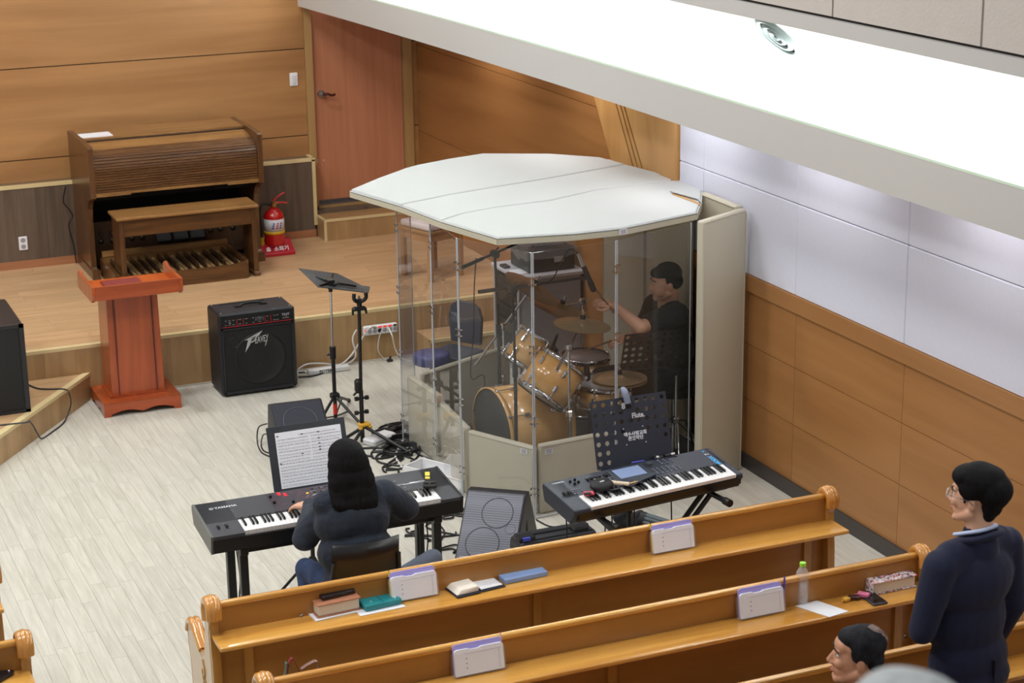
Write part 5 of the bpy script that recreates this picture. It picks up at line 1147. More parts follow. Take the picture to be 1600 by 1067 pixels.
B().lathe([(.0001, 0), (.05, 0), (.062, .012), (.062, .026), (.05, .038), (.0001, .04)], 28, Matrix.Diagonal((1.15, .85, 1, 1))).build('shell', mat('pouch_black', (20, 20, 24), .6), t); B().cbox((.0, .0, .041), (.03, .008, .002)).build('badge', prw, t)
t = on_s('paper_roll', 'cream wooden-looking tube lying across the synthesizer panel', 'tube', .30, .165, -.75, .018)
B().cyl((-.09, 0, 0), (.10, 0, 0), .017, .011, 14).build('tube_body', mat('cream_tube', (222, 204, 178), .5), t)
t = on_s('audio_plug', 'brass coloured audio plug on the synthesizer below the display', 'plug', .40, .115, .15, .018)
B().cyl((-.045, 0, 0), (.03, 0, 0), .009, .008, 10).cyl((.03, 0, 0), (.05, 0, 0), .004, .004, 8).build('plug_body', mat('brass_plug', (190, 160, 110), .3, .8), t)
t = on_s('candy_packet', 'small red and black wrapped item on the lowest keys of the synthesizer', 'packet', .125, .11, -.3, .010)
B().rbox((0, 0, .008), (.06, .035, .014), .004).build('wrapper', mat('packet_red', (196, 60, 84), .35), t); B().rbox((-.01, -.012, .016), (.04, .02, .008), .003).build('black_part', blk, t)
q_ = [Msy @ Vector((.20+.022*i+.01*math.sin(i*2), .10+.012*math.sin(i*1.3), .018)) for i in range(13)]
cord('bead_strap', q_, .007, mat('dark_cord', (24, 22, 34), .4), 'dark knotted strap lying across the keys of the synthesizer')
xs = thing('keyboard_stand', 'black X-shaped stand under the synthesizer', 'stand', (S0.x+Ws*.5, S0.y+.16, 0), rzs)
hz = .715
for yy in (-.06, .0): 
    B().cyl((-.36, yy, hz), (.30, yy, .03), .015, .015, 8).build('leg', blkg, xs)
    B().cyl((.36, yy+.03, hz), (-.30, yy+.03, .03), .015, .015, 8).build('leg', blkg, xs)
B().cyl((0, -.09, .37), (0, .07, .37), .035, .035, 16).build('pivot', blkg, xs)
for x in (-.36, .36): B().cyl((x, -.16, hz), (x, .12, hz), .016, .016, 10).build('support_bar', blkg, xs); B().cyl((x, -.21, hz), (x, -.16, hz), .022, .022, 12).build('end_cap', blk, xs)
for x in (-.30, .30): B().cyl((x, -.2, .018), (x, .18, .018), .016, .016, 10).build('foot_bar', blkg, xs)
for k, (px, py) in enumerate(((884, 800), (944, 812), (955, 800), (1048, 790), (990, 795))):
    a = at_y(px, py, 8.85); a.z = .76
    cord('hanging_cable', [a, a+Vector((.01, .01, -.2)), a+Vector((-.02, .0, -.45)), Vector((a.x+.01, a.y, .01))], .004, bc, ['thin cable hanging under the left cheek of the synthesizer', 'thin cable hanging second from the left under the synthesizer', 'thin cable hanging beside the centre of the X stand', 'thin cable hanging at the right leg of the X stand', 'thin cable hanging under the middle of the synthesizer'][k])
# folded grey bag and black cloth under the synthesizer
gb = thing('rolled_mat', 'grey ribbed rolled mat with black ends under the synthesizer', 'mat', tuple(at_z(1046, 822, .33)), rot=(0, 0.25, -.65))
for k in range(14):
    a = 2*PI*k/14; B().cyl((-.16, .052*math.cos(a), .052*math.sin(a)), (.16, .052*math.cos(a), .052*math.sin(a)), .0125, .0125, 8).build('rib', mat('mat_grey', (104, 116, 120), .6), gb)
B().cyl((-.165, 0, 0), (.155, 0, 0), .052, .052, 20).build('core', mat('mat_core', (84, 94, 98), .6), gb); B().cyl((-.19, 0, 0), (-.155, 0, 0), .062, .064, 20).build('end_cap', blk, gb)
gb.location.z = .30
sup = tag(B().rbox((0, 0, .11), (.34, .22, .22), .02).build('crate', blkm, None, (gb.location.x, gb.location.y, 0)), 'low black crate under the grey rolled mat', 'crate')
bg = thing('cloth_bag', 'crumpled black cloth bag hanging in the X stand', 'bag', tuple(at_z(985, 815, .25)))
blob('fabric', [('e', (0, 0, 0), (.09, .07, .06)), ('e', (-.05, .02, .04), (.05, .05, .05)), ('e', (.05, -.02, .03), (.05, .04, .05)), ('e', (.0, .0, -.15), (.07, .06, .14))], mat('bag_black', (24, 24, 28), .8), bg, .012, 3, .02, 12)
# perforated music stand behind the synthesizer
mask = lambda i, j: (j >= 4) or (j >= 2 and (i < 4 or i > 5)) or (j < 2 and i < 2) or (j == 2 and i > 6 and i != 4)
def mask(i, j):
    r0 = 6-j            # 0 = top row
    if r0 == 0: return True
    if r0 == 1: return i not in (4,)
    if r0 == 2: return True
    if r0 == 3: return i < 4 or i > 5
    if r0 == 4: return i < 3 or i > 7
    return i < 2
D1 = at_y(990, 722, 9.14)
o, D = mk_desk_stand('music_stand', 'dark perforated music stand with white lettering behind the synthesizer', (D1.x, 9.14, 0), 0.0, .26, .47, .375, D1.z, navy, (7, 9, .0135, mask), leg_spread=.16)
w_m = mat('paint_white', (224, 226, 232), .5)
DT = D @ Tm(0, -.003, 0) @ Rx(PI/2)
text('8', .045, w_m, o, DT @ Tm(-.035, .325, 0), bold=.0015); text('Flute.', .040, w_m, o, DT @ Tm(.05, .265, 0), bold=.001, sx=.9)
text('예수사랑교회', .026, w_m, o, DT @ Tm(.02, .165, 0), bold=.0008); text('관현악단', .026, w_m, o, DT @ Tm(.02, .140, 0), bold=.0008)
for x, y in ((-.05, .20), (.07, .20), (-.04, .11), (.08, .11)): B().cbox((x, y, 0), (.006, .006, .0008), DT).build('paint_dot', w_m, o)
tag(B().rbox((0, -.04, .008), (.08, .018, .014), .004, D).build('blue_pen', mat('pen_blue', (80, 84, 210), .35), None, (D1.x-.0, 9.14, 0)), 'blue marker lying on the ledge of the perforated stand', 'pen')
t = thing('clip_lamp', 'small grey clip-on lamp at the top edge of the perforated music stand', 'lamp', (D1.x, 9.14, 0))
tp = D @ Vector((-.02, -.01, .38))
B().tube(spline([tp+Vector((0, .02, -.01)), tp+Vector((-.012, .01, .04)), tp+Vector((-.01, -.02, .03)), tp+Vector((0, -.035, -.03))]), [.008+.010*min(1, i/12) for i in range(19)], 10).build('arm', mat('lamp_grey', (126, 134, 156), .35), t); B().rbox(tp+Vector((.004, -.036, -.045)), (.035, .02, .03), .006).build('clip', blk, t)
t = thing('audio_adapter', 'small black audio adapters with silver ends on the right of the perforated stand ledge', 'adapter', (D1.x, 9.14, 0))
B().cyl((.10, -.035, .012), (.155, -.035, .014), .012, .012, 10, True, D).cyl((.17, -.03, .016), (.21, -.03, .018), .011, .011, 10, True, D).build('body', blk, t); B().cyl((.112, -.036, .016), (.13, -.036, .016), .0135, .0135, 10, True, D).cyl((.20, -.03, .018), (.235, -.03, .02), .010, .009, 10, True, D).build('metal_end', steel, t)
# chair of the pianist
ch = thing('folding_chair', 'black metal chair with a curved back under the seated woman', 'chair', (2.90, 8.96, .0), 0.0); ch.scale = (1, 1, 1.025)
ccm = mat('chair_black', (26, 25, 27), .3)
bk = B()
vs = []; nseg = 10
for z, dy in ((.50, -.165), (.60, -.19), (.70, -.205), (.795, -.215)):
    for i in range(nseg+1):
        x = -.18+.36*i/nseg; vs.append((x, dy+.035*(x/.18)**2, z))
fcs = []
for r0 in range(3):
    for i in range(nseg): fcs.append((r0*(nseg+1)+i, r0*(nseg+1)+i+1, (r0+1)*(nseg+1)+i+1, (r0+1)*(nseg+1)+i))
n0 = len(vs); vs2 = vs+[(x, y+.008, z) for x, y, z in vs]
fcs2 = [tuple(reversed([n0+k for k in f])) for f in fcs]
ed = [k for k in range(nseg+1)]; 
sidef = [(i+1, i, n0+i, n0+i+1) for i in range(nseg)]+[(3*(nseg+1)+i, 3*(nseg+1)+i+1, n0+3*(nseg+1)+i+1, n0+3*(nseg+1)+i) for i in range(nseg)]
bk.add(vs2, fcs+fcs2+sidef, True).build('backrest', ccm, ch)
B().rbox((0, .02, .44), (.40, .38, .025), .01).build('seat', ccm, ch)
for sx in (-1, 1):
    B().tube([(sx*.175, -.18, .70), (sx*.195, -.13, .45), (sx*.20, .20, .01)], .011, 8).build('leg', blkg, ch)
    B().tube([(sx*.20, .18, .44), (sx*.20, -.20, .01)], .011, 8).build('leg', blkg, ch)
tag(B().cbox((0, 0, 0), (.06, .012, .012)).build('slot', blkm, None), None)
bpy.data.objects.remove(bpy.data.objects['slot'])
B().rbox((.03, -.214, .755), (.075, .012, .014), .005).build('hand_slot', blkm, ch)
# grey-blue cushion end beyond the pew
gc = thing('grey_bag', 'grey-blue soft bag on the front pew seat behind the rail', 'bag', tuple(at_z(660, 890, .50)))
blob('fabric', [('c', (-.09, -.03, 0), (.08, .05, .03), .06, .055), ('e', (-.02, 0, -.03), (.13, .08, .05))], mat('bag_slate', (88, 96, 112), .75), gc, .012, 4)
# ================================================================== PEWS
pewh = wood('pew_wood', (188, 128, 50), (222, 168, 84), (.6, 10, 10), 1.3, .2, .7, .03, fine=.35)
pewv = wood('pew_wood_upright', (158, 108, 48), (190, 142, 74), (8, 8, .8), 1.3, .24, .45, .03, fine=.35)
pewb = wood('pew_back_board', (148, 98, 40), (176, 124, 60), (.5, .5, 6), 1.0, .34, .15, .04, fine=.15)
scrollm = wood('pew_scroll', (176, 114, 44), (214, 152, 74), (6, 2, 2), 1.3, .15, .7, .03, fine=.35)
endw = mat('pew_end_face', (196, 168, 132), .22, coat=.4)
orn = mat('carved_gold', (176, 128, 60), .4)
PZ = .90
def make_pew(label, X0, X1, Y, stiles, group='oak coloured pews with book shelves'):
    """Y = plane of the camera-side face of the back at the top rail; seat on the +Y side"""
    o = thing('pew', label, 'pew', ((X0+X1)/2, Y, 0), 0, group); L = (X1-X0)/2
    # end panels
    prof = [(-.035, 0), (-.045, .35), (-.035, .60), (-.015, .80), (-.035, .84), (-.035, .88), (-.012, .91), (.022, .915), (.055, .90), (.068, .86), (.062, .79), (.08, .70), (.12, .62), (.17, .585), (.25, .60), (.33, .645), (.38, .655), (.43, .635), (.455, .59), (.45, .53), (.42, .45), (.41, .30), (.43, .12), (.45, 0)]
    for s in (-1, 1):
        e = B().prism(prof, -.022, .022, Tm(s*L, 0, 0) @ MYZ).build('end_panel', pewv if True else endw, o, bevel=.004)
        inner = [(y*.86+.02, z*.94+.01) for y, z in prof]
        B().prism(inner, -.001, .001, Tm(s*(L+.0225), 0, 0) @ MYZ).build('end_face', endw, e)
        # rounded scroll caps over the back post and the arm rest
        top = spline([(s*L, -.030, .835), (s*L, -.032, .88), (s*L, -.010, .908), (s*L, .022, .914), (s*L, .052, .898), (s*L, .066, .86), (s*L, .060, .80)], 5)
        B().tube(top, .020, 10, Tm(-.018, 0, 0)).tube(top, .020, 10, Tm(.018, 0, 0)).tube(top, .024, 12).build('scroll_cap', scrollm, e)
        arm = spline([(s*L, .20, .585), (s*L, .30, .632), (s*L, .38, .658), (s*L, .435, .635), (s*L, .458, .585)], 5)
        B().tube(arm, .018, 8, Tm(-.013, 0, 0)).tube(arm, .018, 8, Tm(.013, 0, 0)).build('arm_cap', scrollm, e)
        b = B(); r_ = random.Random(3)
        for k in range(14): b.sph((s*(L+.024), .14+r_.uniform(-.05, .05), .30+.018*k*.8+r_.uniform(-.02, .02)), (.003, .014, .016), 8)
        b.tube(spline([(s*(L+.024), .10, .30), (s*(L+.024), .16, .40), (s*(L+.024), .12, .50), (s*(L+.024), .15, .56)]), .005, 6).build('carved_ornament', orn, e, kind='stuff')
    l = L-.02
    B().rbox((0, .012, PZ-.012), (2*l, .034, .028), .010, seg=2).build('top_rail', pewh, o)
    B().box((-l, .004, .73), (l, .022, PZ-.02)).build('back_board', pewb, o)
    B().box((-l, .022, .06), (l, .034, .76)).build('back_panel', pewb, o)
    B().rbox((0, -.085, .744), (2*l+.07, .185, .022), .007, seg=2).build('book_shelf', pewh, o)
    for x in stiles: B().box((x-(X0+X1)/2-.022, .004, .06), (x-(X0+X1)/2+.022, .024, .733)).build('stile', pewv, o)
    B().box((-l, .002, .06), (l, .024, .10)).build('bottom_rail', pewh, o)
    B().rbox((0, .235, .425), (2*l, .40, .03), .008).build('seat', pewh, o)
    B().box((-l, .40, .33), (l, .42, .41)).build('seat_apron', pewh, o)
    return o
XL, XR = 1.935, 5.262
YP = [8.155, 7.285, 6.415, 5.545]
xs_ = lambda px, py, Y: at_y(px, py, Y).x
make_pew('front pew, long light brown wood, facing the stage behind the keyboards', XL, XR, YP[0], (xs_(840, 920, 8.16), xs_(390, 1040, 8.16), xs_(1262, 870, 8.16)))
make_pew('second pew, long light brown wood, with the water bottle on its shelf', XL, XR-.02, YP[1], (xs_(957, 1040, 7.29), xs_(1405, 950, 7.29), 2.5))
make_pew('third pew, partly behind the standing man in the navy suit', XL, XR+.05, YP[2], (3.0, 4.2))
make_pew('nearest pew, under the seated man at the bottom right edge', XL, XR+.05, YP[3], (3.0, 4.2))
make_pew('left front pew, only its right end with a plastic holder in view', -2.2, 1.075, 9.02, (0.4,))
make_pew('left second pew at the bottom left corner, its rounded end in view', -2.2, 1.075, 8.14, (0.4,))
ST = .756
def shelf_pt(px, py, z=ST): return at_z(px, py, z)
# acrylic holders with song cards
card = mat('card_white_blue', (240, 244, 255), .5); purple = mat('card_purple', (170, 160, 226), .45); lb = mat('card_blue_edge', (150, 190, 236), .5)
hold = bpy.data.materials.new('holder_acrylic'); hold.use_nodes = True; hb = hold.node_tree.nodes['Principled BSDF']; hb.inputs['Alpha'].default_value = .07; hb.inputs['Roughness'].default_value = .06; hb.inputs['Base Color'].default_value = (.95, .97, 1, 1)
def holder(label, X, Y, pen=None, W_=.245, grp='card holders on the pew shelves'):
    o = thing('card_holder', label, 'card holder', (X, Y, ST), 0.0, grp); R_x = Rx(-.18)
    B().box((-W_/2, -.036, 0), (W_/2, -.034, .105), R_x).box((-W_/2, -.036, 0), (W_/2, 0, .002), R_x).box((-W_/2, -.036, 0), (-W_/2+.002, 0, .105), R_x).box((W_/2-.002, -.036, 0), (W_/2, 0, .105), R_x).build('holder', hold, o)
    c = B().prism([(-W_/2+.008, .004), (-W_/2+.008, .115), (-W_/2+.018, .122), (-.05, .122), (-.035, .116), (.0, .116), (.012, .122), (W_/2-.014, .122), (W_/2-.006, .114), (W_/2-.006, .004)], .020, .032, R_x @ MXZ).build('white_cards', card, o)
    B().prism([(-W_/2+.006, .006), (-W_/2+.006, .136), (-W_/2+.02, .144), (W_/2-.02, .144), (W_/2-.006, .136), (W_/2-.006, .006)], .010, .018, R_x @ MXZ).build('purple_cards', purple, o)
    b = B()
    for k in range(3): b.cbox((-.06, -.0325, .035+.022*k), (.006, .0008, .006), R_x)
    b.cbox((.02, -.0325, .10), (.17, .0006, .001), R_x).cbox((.095, -.0325, .055), (.0012, .0006, .09), R_x); b.build('card_print', mat('card_ink', (150, 140, 150), .6), c, kind='stuff')
    if pen:
        x, m_, tipm, lean = pen
        B().cyl((x, -.016, .01), (x+lean, -.012, .155), .0045, .0045, 8, True, R_x).build('pencil', m_, o)
        B().cyl((x+lean*.75, -.013, .115), (x+lean*1.02, -.012, .16), .005, .003, 8, True, R_x).build('pencil_tip', tipm, o)
    return o
yel = mat('pencil_yellow', (226, 196, 40), .4); blu = mat('pen_ink_blue', (60, 60, 180), .35); whp = mat('pen_white', (224, 218, 220), .4); rdp = mat('pen_red', (226, 90, 60), .4)
q = shelf_pt(642, 930); holder('clear card holder on the front pew shelf beside the teal pencil case', q.x, 8.137, (-.115, yel, blk, .0))
q = shelf_pt(1046, 856); holder('clear card holder with yellow pencil near the right end of the front pew shelf', q.x, 8.137, (-.115, yel, blk, .0))
q = shelf_pt(741, 1043); holder('clear card holder with a red and white pen on the second pew shelf', q.x, 7.267, (.118, whp, rdp, -.002))
q = shelf_pt(1178, 953); holder('clear card holder with a blue pen left of the water bottle', q.x, 7.267, (.118, blu, blu, .022))
holder('clear card holder on the left front pew at the frame edge', .955, 9.0, None)
def onsh(name, label, cat, px, py, Yoff, rz=0, grp=None, z=ST, yb=None):
    q = at_z(px, py, z); return thing(name, label, cat, tuple(q), rz, grp)
# teal case, bible, wallet, phone on the front pew
tag(B().add([(0, 0, 0), (.235, .012, 0), (.205, .125, 0), (.0, .115, 0), (0, 0, .002), (.235, .012, .002), (.205, .125, .002), (0, .115, .002)], fs).build('paper_sheet', paper, None, tuple(at_z(563, 963, ST)), rot=(0, 0, .0)), 'white sheet lying under the teal pencil case', 'paper')
tl = at_z(596, 948, ST+.003); tc_ = thing('pencil_case', 'teal pencil case on a white sheet on the front pew shelf', 'pencil case', (tl.x-.03, tl.y+.0, ST+.003), .08)
teal = mat('teal_case', (28, 128, 136), .35)
tc_.scale = (.84, 1, 1); tc_.location.x += .035
B().rbox((0, .03, .015), (.225, .10, .030), .009, seg=3).build('body', teal, tc_); B().rbox((.0, .03, .0305), (.006, .098, .002), .001).build('fold', mat('teal_dark', (18, 100, 108), .4), tc_)
text('ab', .016, mat('print_pale', (190, 226, 226), .5), tc_, Tm(-.06, .02, .031)); B().tube(spline([(.075, -.005, .032), (.085, .01, .033), (.10, .03, .033)]), .003, 6).build('white_tab', paper, tc_)
bk0 = at_z(527, 958, ST); bb = thing('bible', 'thick brown leather bible on a white booklet on the front pew', 'book', (bk0.x, bk0.y+.045, ST+.006), .06); bb.scale = (1.08, 1.05, 1.3)
B().rbox((0, .0, .024), (.19, .125, .040), .003).build('pages', mat('page_edge', (222, 212, 196), .8), bb); B().rbox((0, 0, .047), (.205, .138, .006), .003).rbox((0, 0, .002), (.205, .138, .004), .002).rbox((0, .067, .024), (.205, .006, .048), .002).build('cover', mat('tan_leather', (168, 112, 84), .5), bb)
tag(B().box((-.12, -.075, 0), (.12, .07, .005)).build('white_booklet', paper, None, (bk0.x-.008, bk0.y+.035, ST), rot=(0, 0, .08)), 'white booklet under the brown bible', 'booklet')
B_ = B().rbox((0, 0, .011), (.175, .095, .022), .008, seg=3).build('wallet', mat('black_leather', (28, 20, 22), .3), None, (bk0.x+.012, bk0.y+.062, ST+.0725), rot=(0, 0, .12)); tag(B_, 'black leather phone wallet on top of the brown bible', 'wallet')
tag(B().tube(spline([(0, 0, 0), (-.03, .005, .004), (-.055, -.01, .002)]), .004, 6).build('ribbon', mat('grey_ribbon', (150, 150, 156), .6), None, (bk0.x-.12, bk0.y+.04, ST+.003)), 'grey ribbon bookmark sticking out left of the bible', 'bookmark')
# open bible with zip cover and blue book
ob = at_z(742, 920, ST); op = thing('open_bible', 'open bible in a dark zip cover, pages up, on the front pew shelf', 'book', (ob.x, ob.y+.02, ST), .10)
cvm = mat('zip_cover', (26, 28, 48), .5); pgm = mat('bible_page', (236, 230, 218), .7)
B().rbox((-.065, .0, .005), (.13, .165, .008), .003).rbox((.072, .006, .004), (.135, .165, .006), .003).build('zip_cover', cvm, op)
def pgs(x0, x1, h0, h1, y0, y1, b):
    b.add([(x0, y0, .009), (x1, y0, .009), (x1, y1, .009), (x0, y1, .009), (x0*.8, y0+.008, h0), (x1, y0, h1), (x1, y1, h1), (x0*.8, y1-.008, h0)], fs)
b = B(); pgs(-.125, -.006, .030, .036, -.070, .070, b); b.build('left_pages', pgm, op, bevel=.004); B().rbox((.068, .007, .011), (.118, .145, .006), .002).build('right_page', mat('blank_page', (228, 230, 236), .6), op)
B().cbox((.06, .05, .0145), (.03, .018, .0006)).build('blue_stamp', mat('stamp_blue', (96, 120, 200), .5), op)
be = at_z(822, 905, ST); tag(B().rbox((0, 0, .013), (.235, .115, .025), .003).build('blue_book', mat('blue_book_cover', (136, 164, 214), .5), None, (be.x-.005, be.y+.045, ST), rot=(0, 0, .05)), 'light blue book beside the open bible', 'book')
# second pew: bottle, sheet, candies, phone, patterned bible
pet = bpy.data.materials.new('clear_bottle'); pet.use_nodes = True; pb_ = pet.node_tree.nodes['Principled BSDF']; pb_.inputs['Alpha'].default_value = .26; pb_.inputs['Roughness'].default_value = .05; pb_.inputs['Base Color'].default_value = (.92, .94, .97, 1); pb_.inputs['Specular IOR Level'].default_value = .9
wq = at_z(1256, 944, ST); bt = thing('water_bottle', 'clear plastic water bottle with a bright green cap on the second pew', 'bottle', (wq.x, wq.y+.02, ST))
pr_ = [(.0001, .002), (.028, 0), (.031, .006), (.031, .02)]
for k in range(6): pr_ += [(.031, .02+.018*k), (.0285, .029+.018*k), (.031, .038+.018*k)]
pr_ += [(.032, .135), (.030, .155), (.020, .175), (.0125, .186), (.0125, .195)]
B().lathe([(r*1.0, z) for r, z in pr_], 24).build('body', pet, bt); B().lathe([(.0001, .003), (.026, .003), (.028, .03), (.026, .10), (.0001, .10)], 20).build('water', pet, bt)
B().cyl((0, 0, .190), (0, 0, .206), .0155, .0150, 18).build('cap', mat('green_cap', (150, 222, 60), .35), bt)
pp = at_z(1288, 955, ST+.002); tag(B().add([(-.10, .10, 0), (.02, .14, 0), (.13, -.005, 0), (.02, -.05, 0), (-.10, .10, .002), (.02, .14, .002), (.13, -.005, .002), (.02, -.05, .002)], [(3, 2, 1, 0), (4, 5, 6, 7), (0, 1, 5, 4), (1, 2, 6, 5), (2, 3, 7, 6), (3, 0, 4, 7)]).build('folded_leaflet', paper, None, (pp.x-.02, pp.y-.01, ST), rot=(0, 0, -.25)), 'folded white leaflet hanging over the shelf edge beside the bottle', 'leaflet')
def candy(name, label, px, py, m_, s, rz):
    q = at_z(px, py, ST+.01); o = thing(name, label, 'candy', (q.x, min(q.y, 7.225), ST), rz); B().rbox((0, 0, s[2]/2), s, .006, seg=2).build('wrapper', m_, o)
    for sx in (-1, 1): B().add([(sx*s[0]/2, 0, .01), (sx*(s[0]/2+.014), -.010, .012), (sx*(s[0]/2+.014), .010, .009), (sx*s[0]/2, 0, .006), (sx*(s[0]/2+.014), -.010, .010), (sx*(s[0]/2+.014), .010, .007)], [(0, 1, 2), (3, 5, 4), (0, 3, 4, 1), (1, 4, 5, 2), (2, 5, 3, 0)]).build('twist', m_, o)
candy('wrapped_candy', 'small gold wrapped candy nearest the leaflet', 1308, 926, mat('gold_foil', (214, 164, 60), .3), (.036, .028, .018), .3)
candy('wrapped_candy', 'dark brown wrapped candy beside the pink one', 1325, 927, mat('brown_foil', (60, 30, 34), .25), (.055, .032, .02), -.4)
candy('wrapped_candy', 'pink wrapped candy next to the black phone', 1334, 920, mat('pink_foil', (226, 120, 160), .3), (.058, .03, .026), -.9)
pq = at_z(1357, 928, ST+.003); ph_ = thing('smartphone', 'black smartphone lying left of the patterned bible', 'phone', (pq.x-.012, 7.18, ST), -.04)
B().rbox((0, .01, .0055), (.078, .15, .010), .004, seg=2).build('body', mat('phone_frame', (70, 72, 84), .3, .5), ph_); B().box((-.034, -.06, .0104), (.034, .08, .0112)).build('screen', mat('phone_glass', (12, 12, 14), .08), ph_)
pb2 = at_z(1396, 922, ST); fb = thing('patterned_bible', 'thick bible with a red and white floral cover near the standing man', 'book', (pb2.x-.0, pb2.y+.065, ST), .0)
fb.scale = (1.18, 1.15, 1.25)
B().rbox((0, 0, .024), (.20, .125, .044), .003).build('pages', MATS['page_edge'], fb)
flo = bpy.data.materials.new('floral_cover'); flo.use_nodes = True; nt = flo.node_tree; N = nt.nodes.new; L_n = nt.links.new
tcn = N('ShaderNodeTexCoord'); vo = N('ShaderNodeTexVoronoi'); vo.inputs['Scale'].default_value = 130; cr = N('ShaderNodeValToRGB'); cr.color_ramp.interpolation = 'CONSTANT'
e = cr.color_ramp.elements; e[0].color = rgb(226, 222, 222); e[1].position = .72; e[1].color = rgb(170, 50, 60); e2_ = cr.color_ramp.elements.new(.5); e2_.color = rgb(206, 150, 156); e3_ = cr.color_ramp.elements.new(.86); e3_.color = rgb(70, 90, 110)
L_n(tcn.outputs['Object'], vo.inputs['Vector']); sepn = N('ShaderNodeSeparateColor'); L_n(vo.outputs['Color'], sepn.inputs[0]); L_n(sepn.outputs[0], cr.inputs[0]); L_n(cr.outputs[0], nt.nodes['Principled BSDF'].inputs['Base Color'])
B().rbox((0, 0, .048), (.212, .138, .005), .002).rbox((0, 0, .002), (.212, .138, .004), .002).rbox((-.104, 0, .025), (.005, .138, .048), .002).build('cover', flo, fb)
# shelf items at the bottom edge, second pew left end
q = at_z(575, 1078, ST); tag(B().rbox((0, 0, .012), (.13, .10, .02), .003).build('white_notebook', paper, None, (q.x+.02, q.y+.08, ST), rot=(0, 0, .15)), 'white notebook on the second pew shelf at the bottom edge', 'notebook')
q = at_z(635, 1066, ST); tag(B().rbox((0, 0, .012), (.14, .08, .02), .006).build('pale_pouch', mat('pouch_pink', (214, 196, 206), .6), None, (q.x, q.y+.04, ST), rot=(0, 0, .05)), 'pale pink pouch on the second pew shelf at the bottom edge', 'pouch')
# handbag straps on the seat behind the second pew rail
hb_ = thing('handbag', 'maroon and green handbag with upright straps on the second pew seat', 'bag', (2.42, 7.50, .44))
blob('bag_body', [('e', (0, 0, .10), (.15, .07, .10)), ('e', (.05, 0, .06), (.15, .08, .06))], mat('bag_green', (60, 90, 84), .6), hb_, .01, 4)
P_ = lambda px, py: at_y(px, py, 7.48)-Vector((2.42, 7.50, .44))
def strap(pts, m_, nm):
    p = spline(pts, 6); b = B(); vs = []; n = len(p)
    for v in p: vs += [v+Vector((0, -.012, 0)), v+Vector((0, .012, 0)), v+Vector((0, .012, .004)), v+Vector((0, -.012, .004))]
    f_ = []
    for i in range(n-1):
        for k in range(4): f_.append((4*i+k, 4*i+(k+1) % 4, 4*i+4+(k+1) % 4, 4*i+4+k))
    b.add(vs, f_, True).build(nm, m_, hb_)
mrn = mat('maroon_leather', (128, 34, 50), .25)
strap([P_(470, 1056), P_(460, 1034), P_(455, 1029), P_(450, 1040), P_(448, 1062)], mrn, 'strap'); strap([P_(470, 1046), P_(482, 1038), P_(494, 1033), P_(498, 1040), P_(496, 1052)], mat('strap_brown', (130, 92, 84), .4), 'strap')
strap([P_(466, 1062), P_(456, 1046), P_(447, 1036), P_(446, 1050), P_(442, 1064)], mat('strap_green', (64, 104, 90), .4), 'strap')
# bag on the left second pew shelf
q = at_z(5, 1060, ST); lg_ = thing('leather_pouch', 'black leather pouch with a white stud on the left second pew shelf', 'pouch', (q.x, q.y+.02, ST)); B().prism([(-.12, -.05), (-.02, -.06), (.045, -.01), (.055, .01), (.03, .02), (-.12, .05)], 0, .02).build('body', mat('black_gloss', (20, 20, 26), .2), lg_, bevel=.004); B().sph((.03, .0, .021), .006, 10).build('stud', chrome, lg_); B().sph((-.07, -.01, .02), (.04, .03, .01), 12).build('silver_item', steel, lg_)
# trousers edge on the left front pew
tj = thing('folded_jeans', 'dark blue cloth lying on the left second pew at the frame edge', 'cloth', (.86, 8.40, .442)); blob('fabric', [('e', (0, 0, .08), (.10, .16, .07)), ('e', (-.05, 0, .14), (.08, .10, .07))], mat('denim_dark', (34, 58, 96), .8), tj, .012, 4)
# ================================================================== PEOPLE
def skin_mat(name, c):
    m = mat(name, c, .48, var=.04, vscale=20); b = m.node_tree.nodes['Principled BSDF']; b.inputs['Subsurface Weight'].default_value = .12; b.inputs['Subsurface Scale'].default_value = .01; b.inputs['Subsurface Radius'].default_value = (1, .35, .2); return m
skin = skin_mat('skin_warm', (214, 164, 136)); skin2 = skin_mat('skin_tan', (196, 142, 112))
def hair_mat(name, c, c2, stretch=(30, 30, 3)):
    m = wood(name, c, c2, stretch, 2.0, .72, 0, 0, fine=.6); nt = m.node_tree; b = nt.nodes['Principled BSDF']; b.inputs['Specular IOR Level'].default_value = .12
    n = nt.nodes.new('ShaderNodeTexNoise'); n.inputs['Scale'].default_value = 10; mp = [x for x in nt.nodes if x.type == 'MAPPING'][0]
    bp = nt.nodes.new('ShaderNodeBump'); bp.inputs['Strength'].default_value = .5; bp.inputs['Distance'].default_value = .006
    nt.links.new(mp.outputs[0], n.inputs['Vector']); nt.links.new(n.outputs['Fac'], bp.inputs['Height']); nt.links.new(bp.outputs['Normal'], b.inputs['Normal']); return m
hair = hair_mat('black_hair', (10, 9, 11), (22, 20, 22)); hairg = hair_mat('grey_hair', (200, 208, 210), (240, 244, 246), (12, 12, 4)); hairs = hair_mat('short_black_hair', (18, 18, 22), (44, 44, 50), (20, 20, 10))
def fabric(name, c, amp=.35, sc=7):
    m = mat(name, c, .85, sheen=.05, var=.12, vscale=5); nt = m.node_tree; b = nt.nodes['Principled BSDF']
    tc = nt.nodes.new('ShaderNodeTexCoord'); n = nt.nodes.new('ShaderNodeTexNoise'); n.inputs['Scale'].default_value = sc; n.inputs['Distortion'].default_value = 1.2; n.inputs['Detail'].default_value = 3
    bp = nt.nodes.new('ShaderNodeBump'); bp.inputs['Strength'].default_value = amp; bp.inputs['Distance'].default_value = .05
    nt.links.new(tc.outputs['Object'], n.inputs['Vector']); nt.links.new(n.outputs['Fac'], bp.inputs['Height']); nt.links.new(bp.outputs['Normal'], b.inputs['Normal']); return m
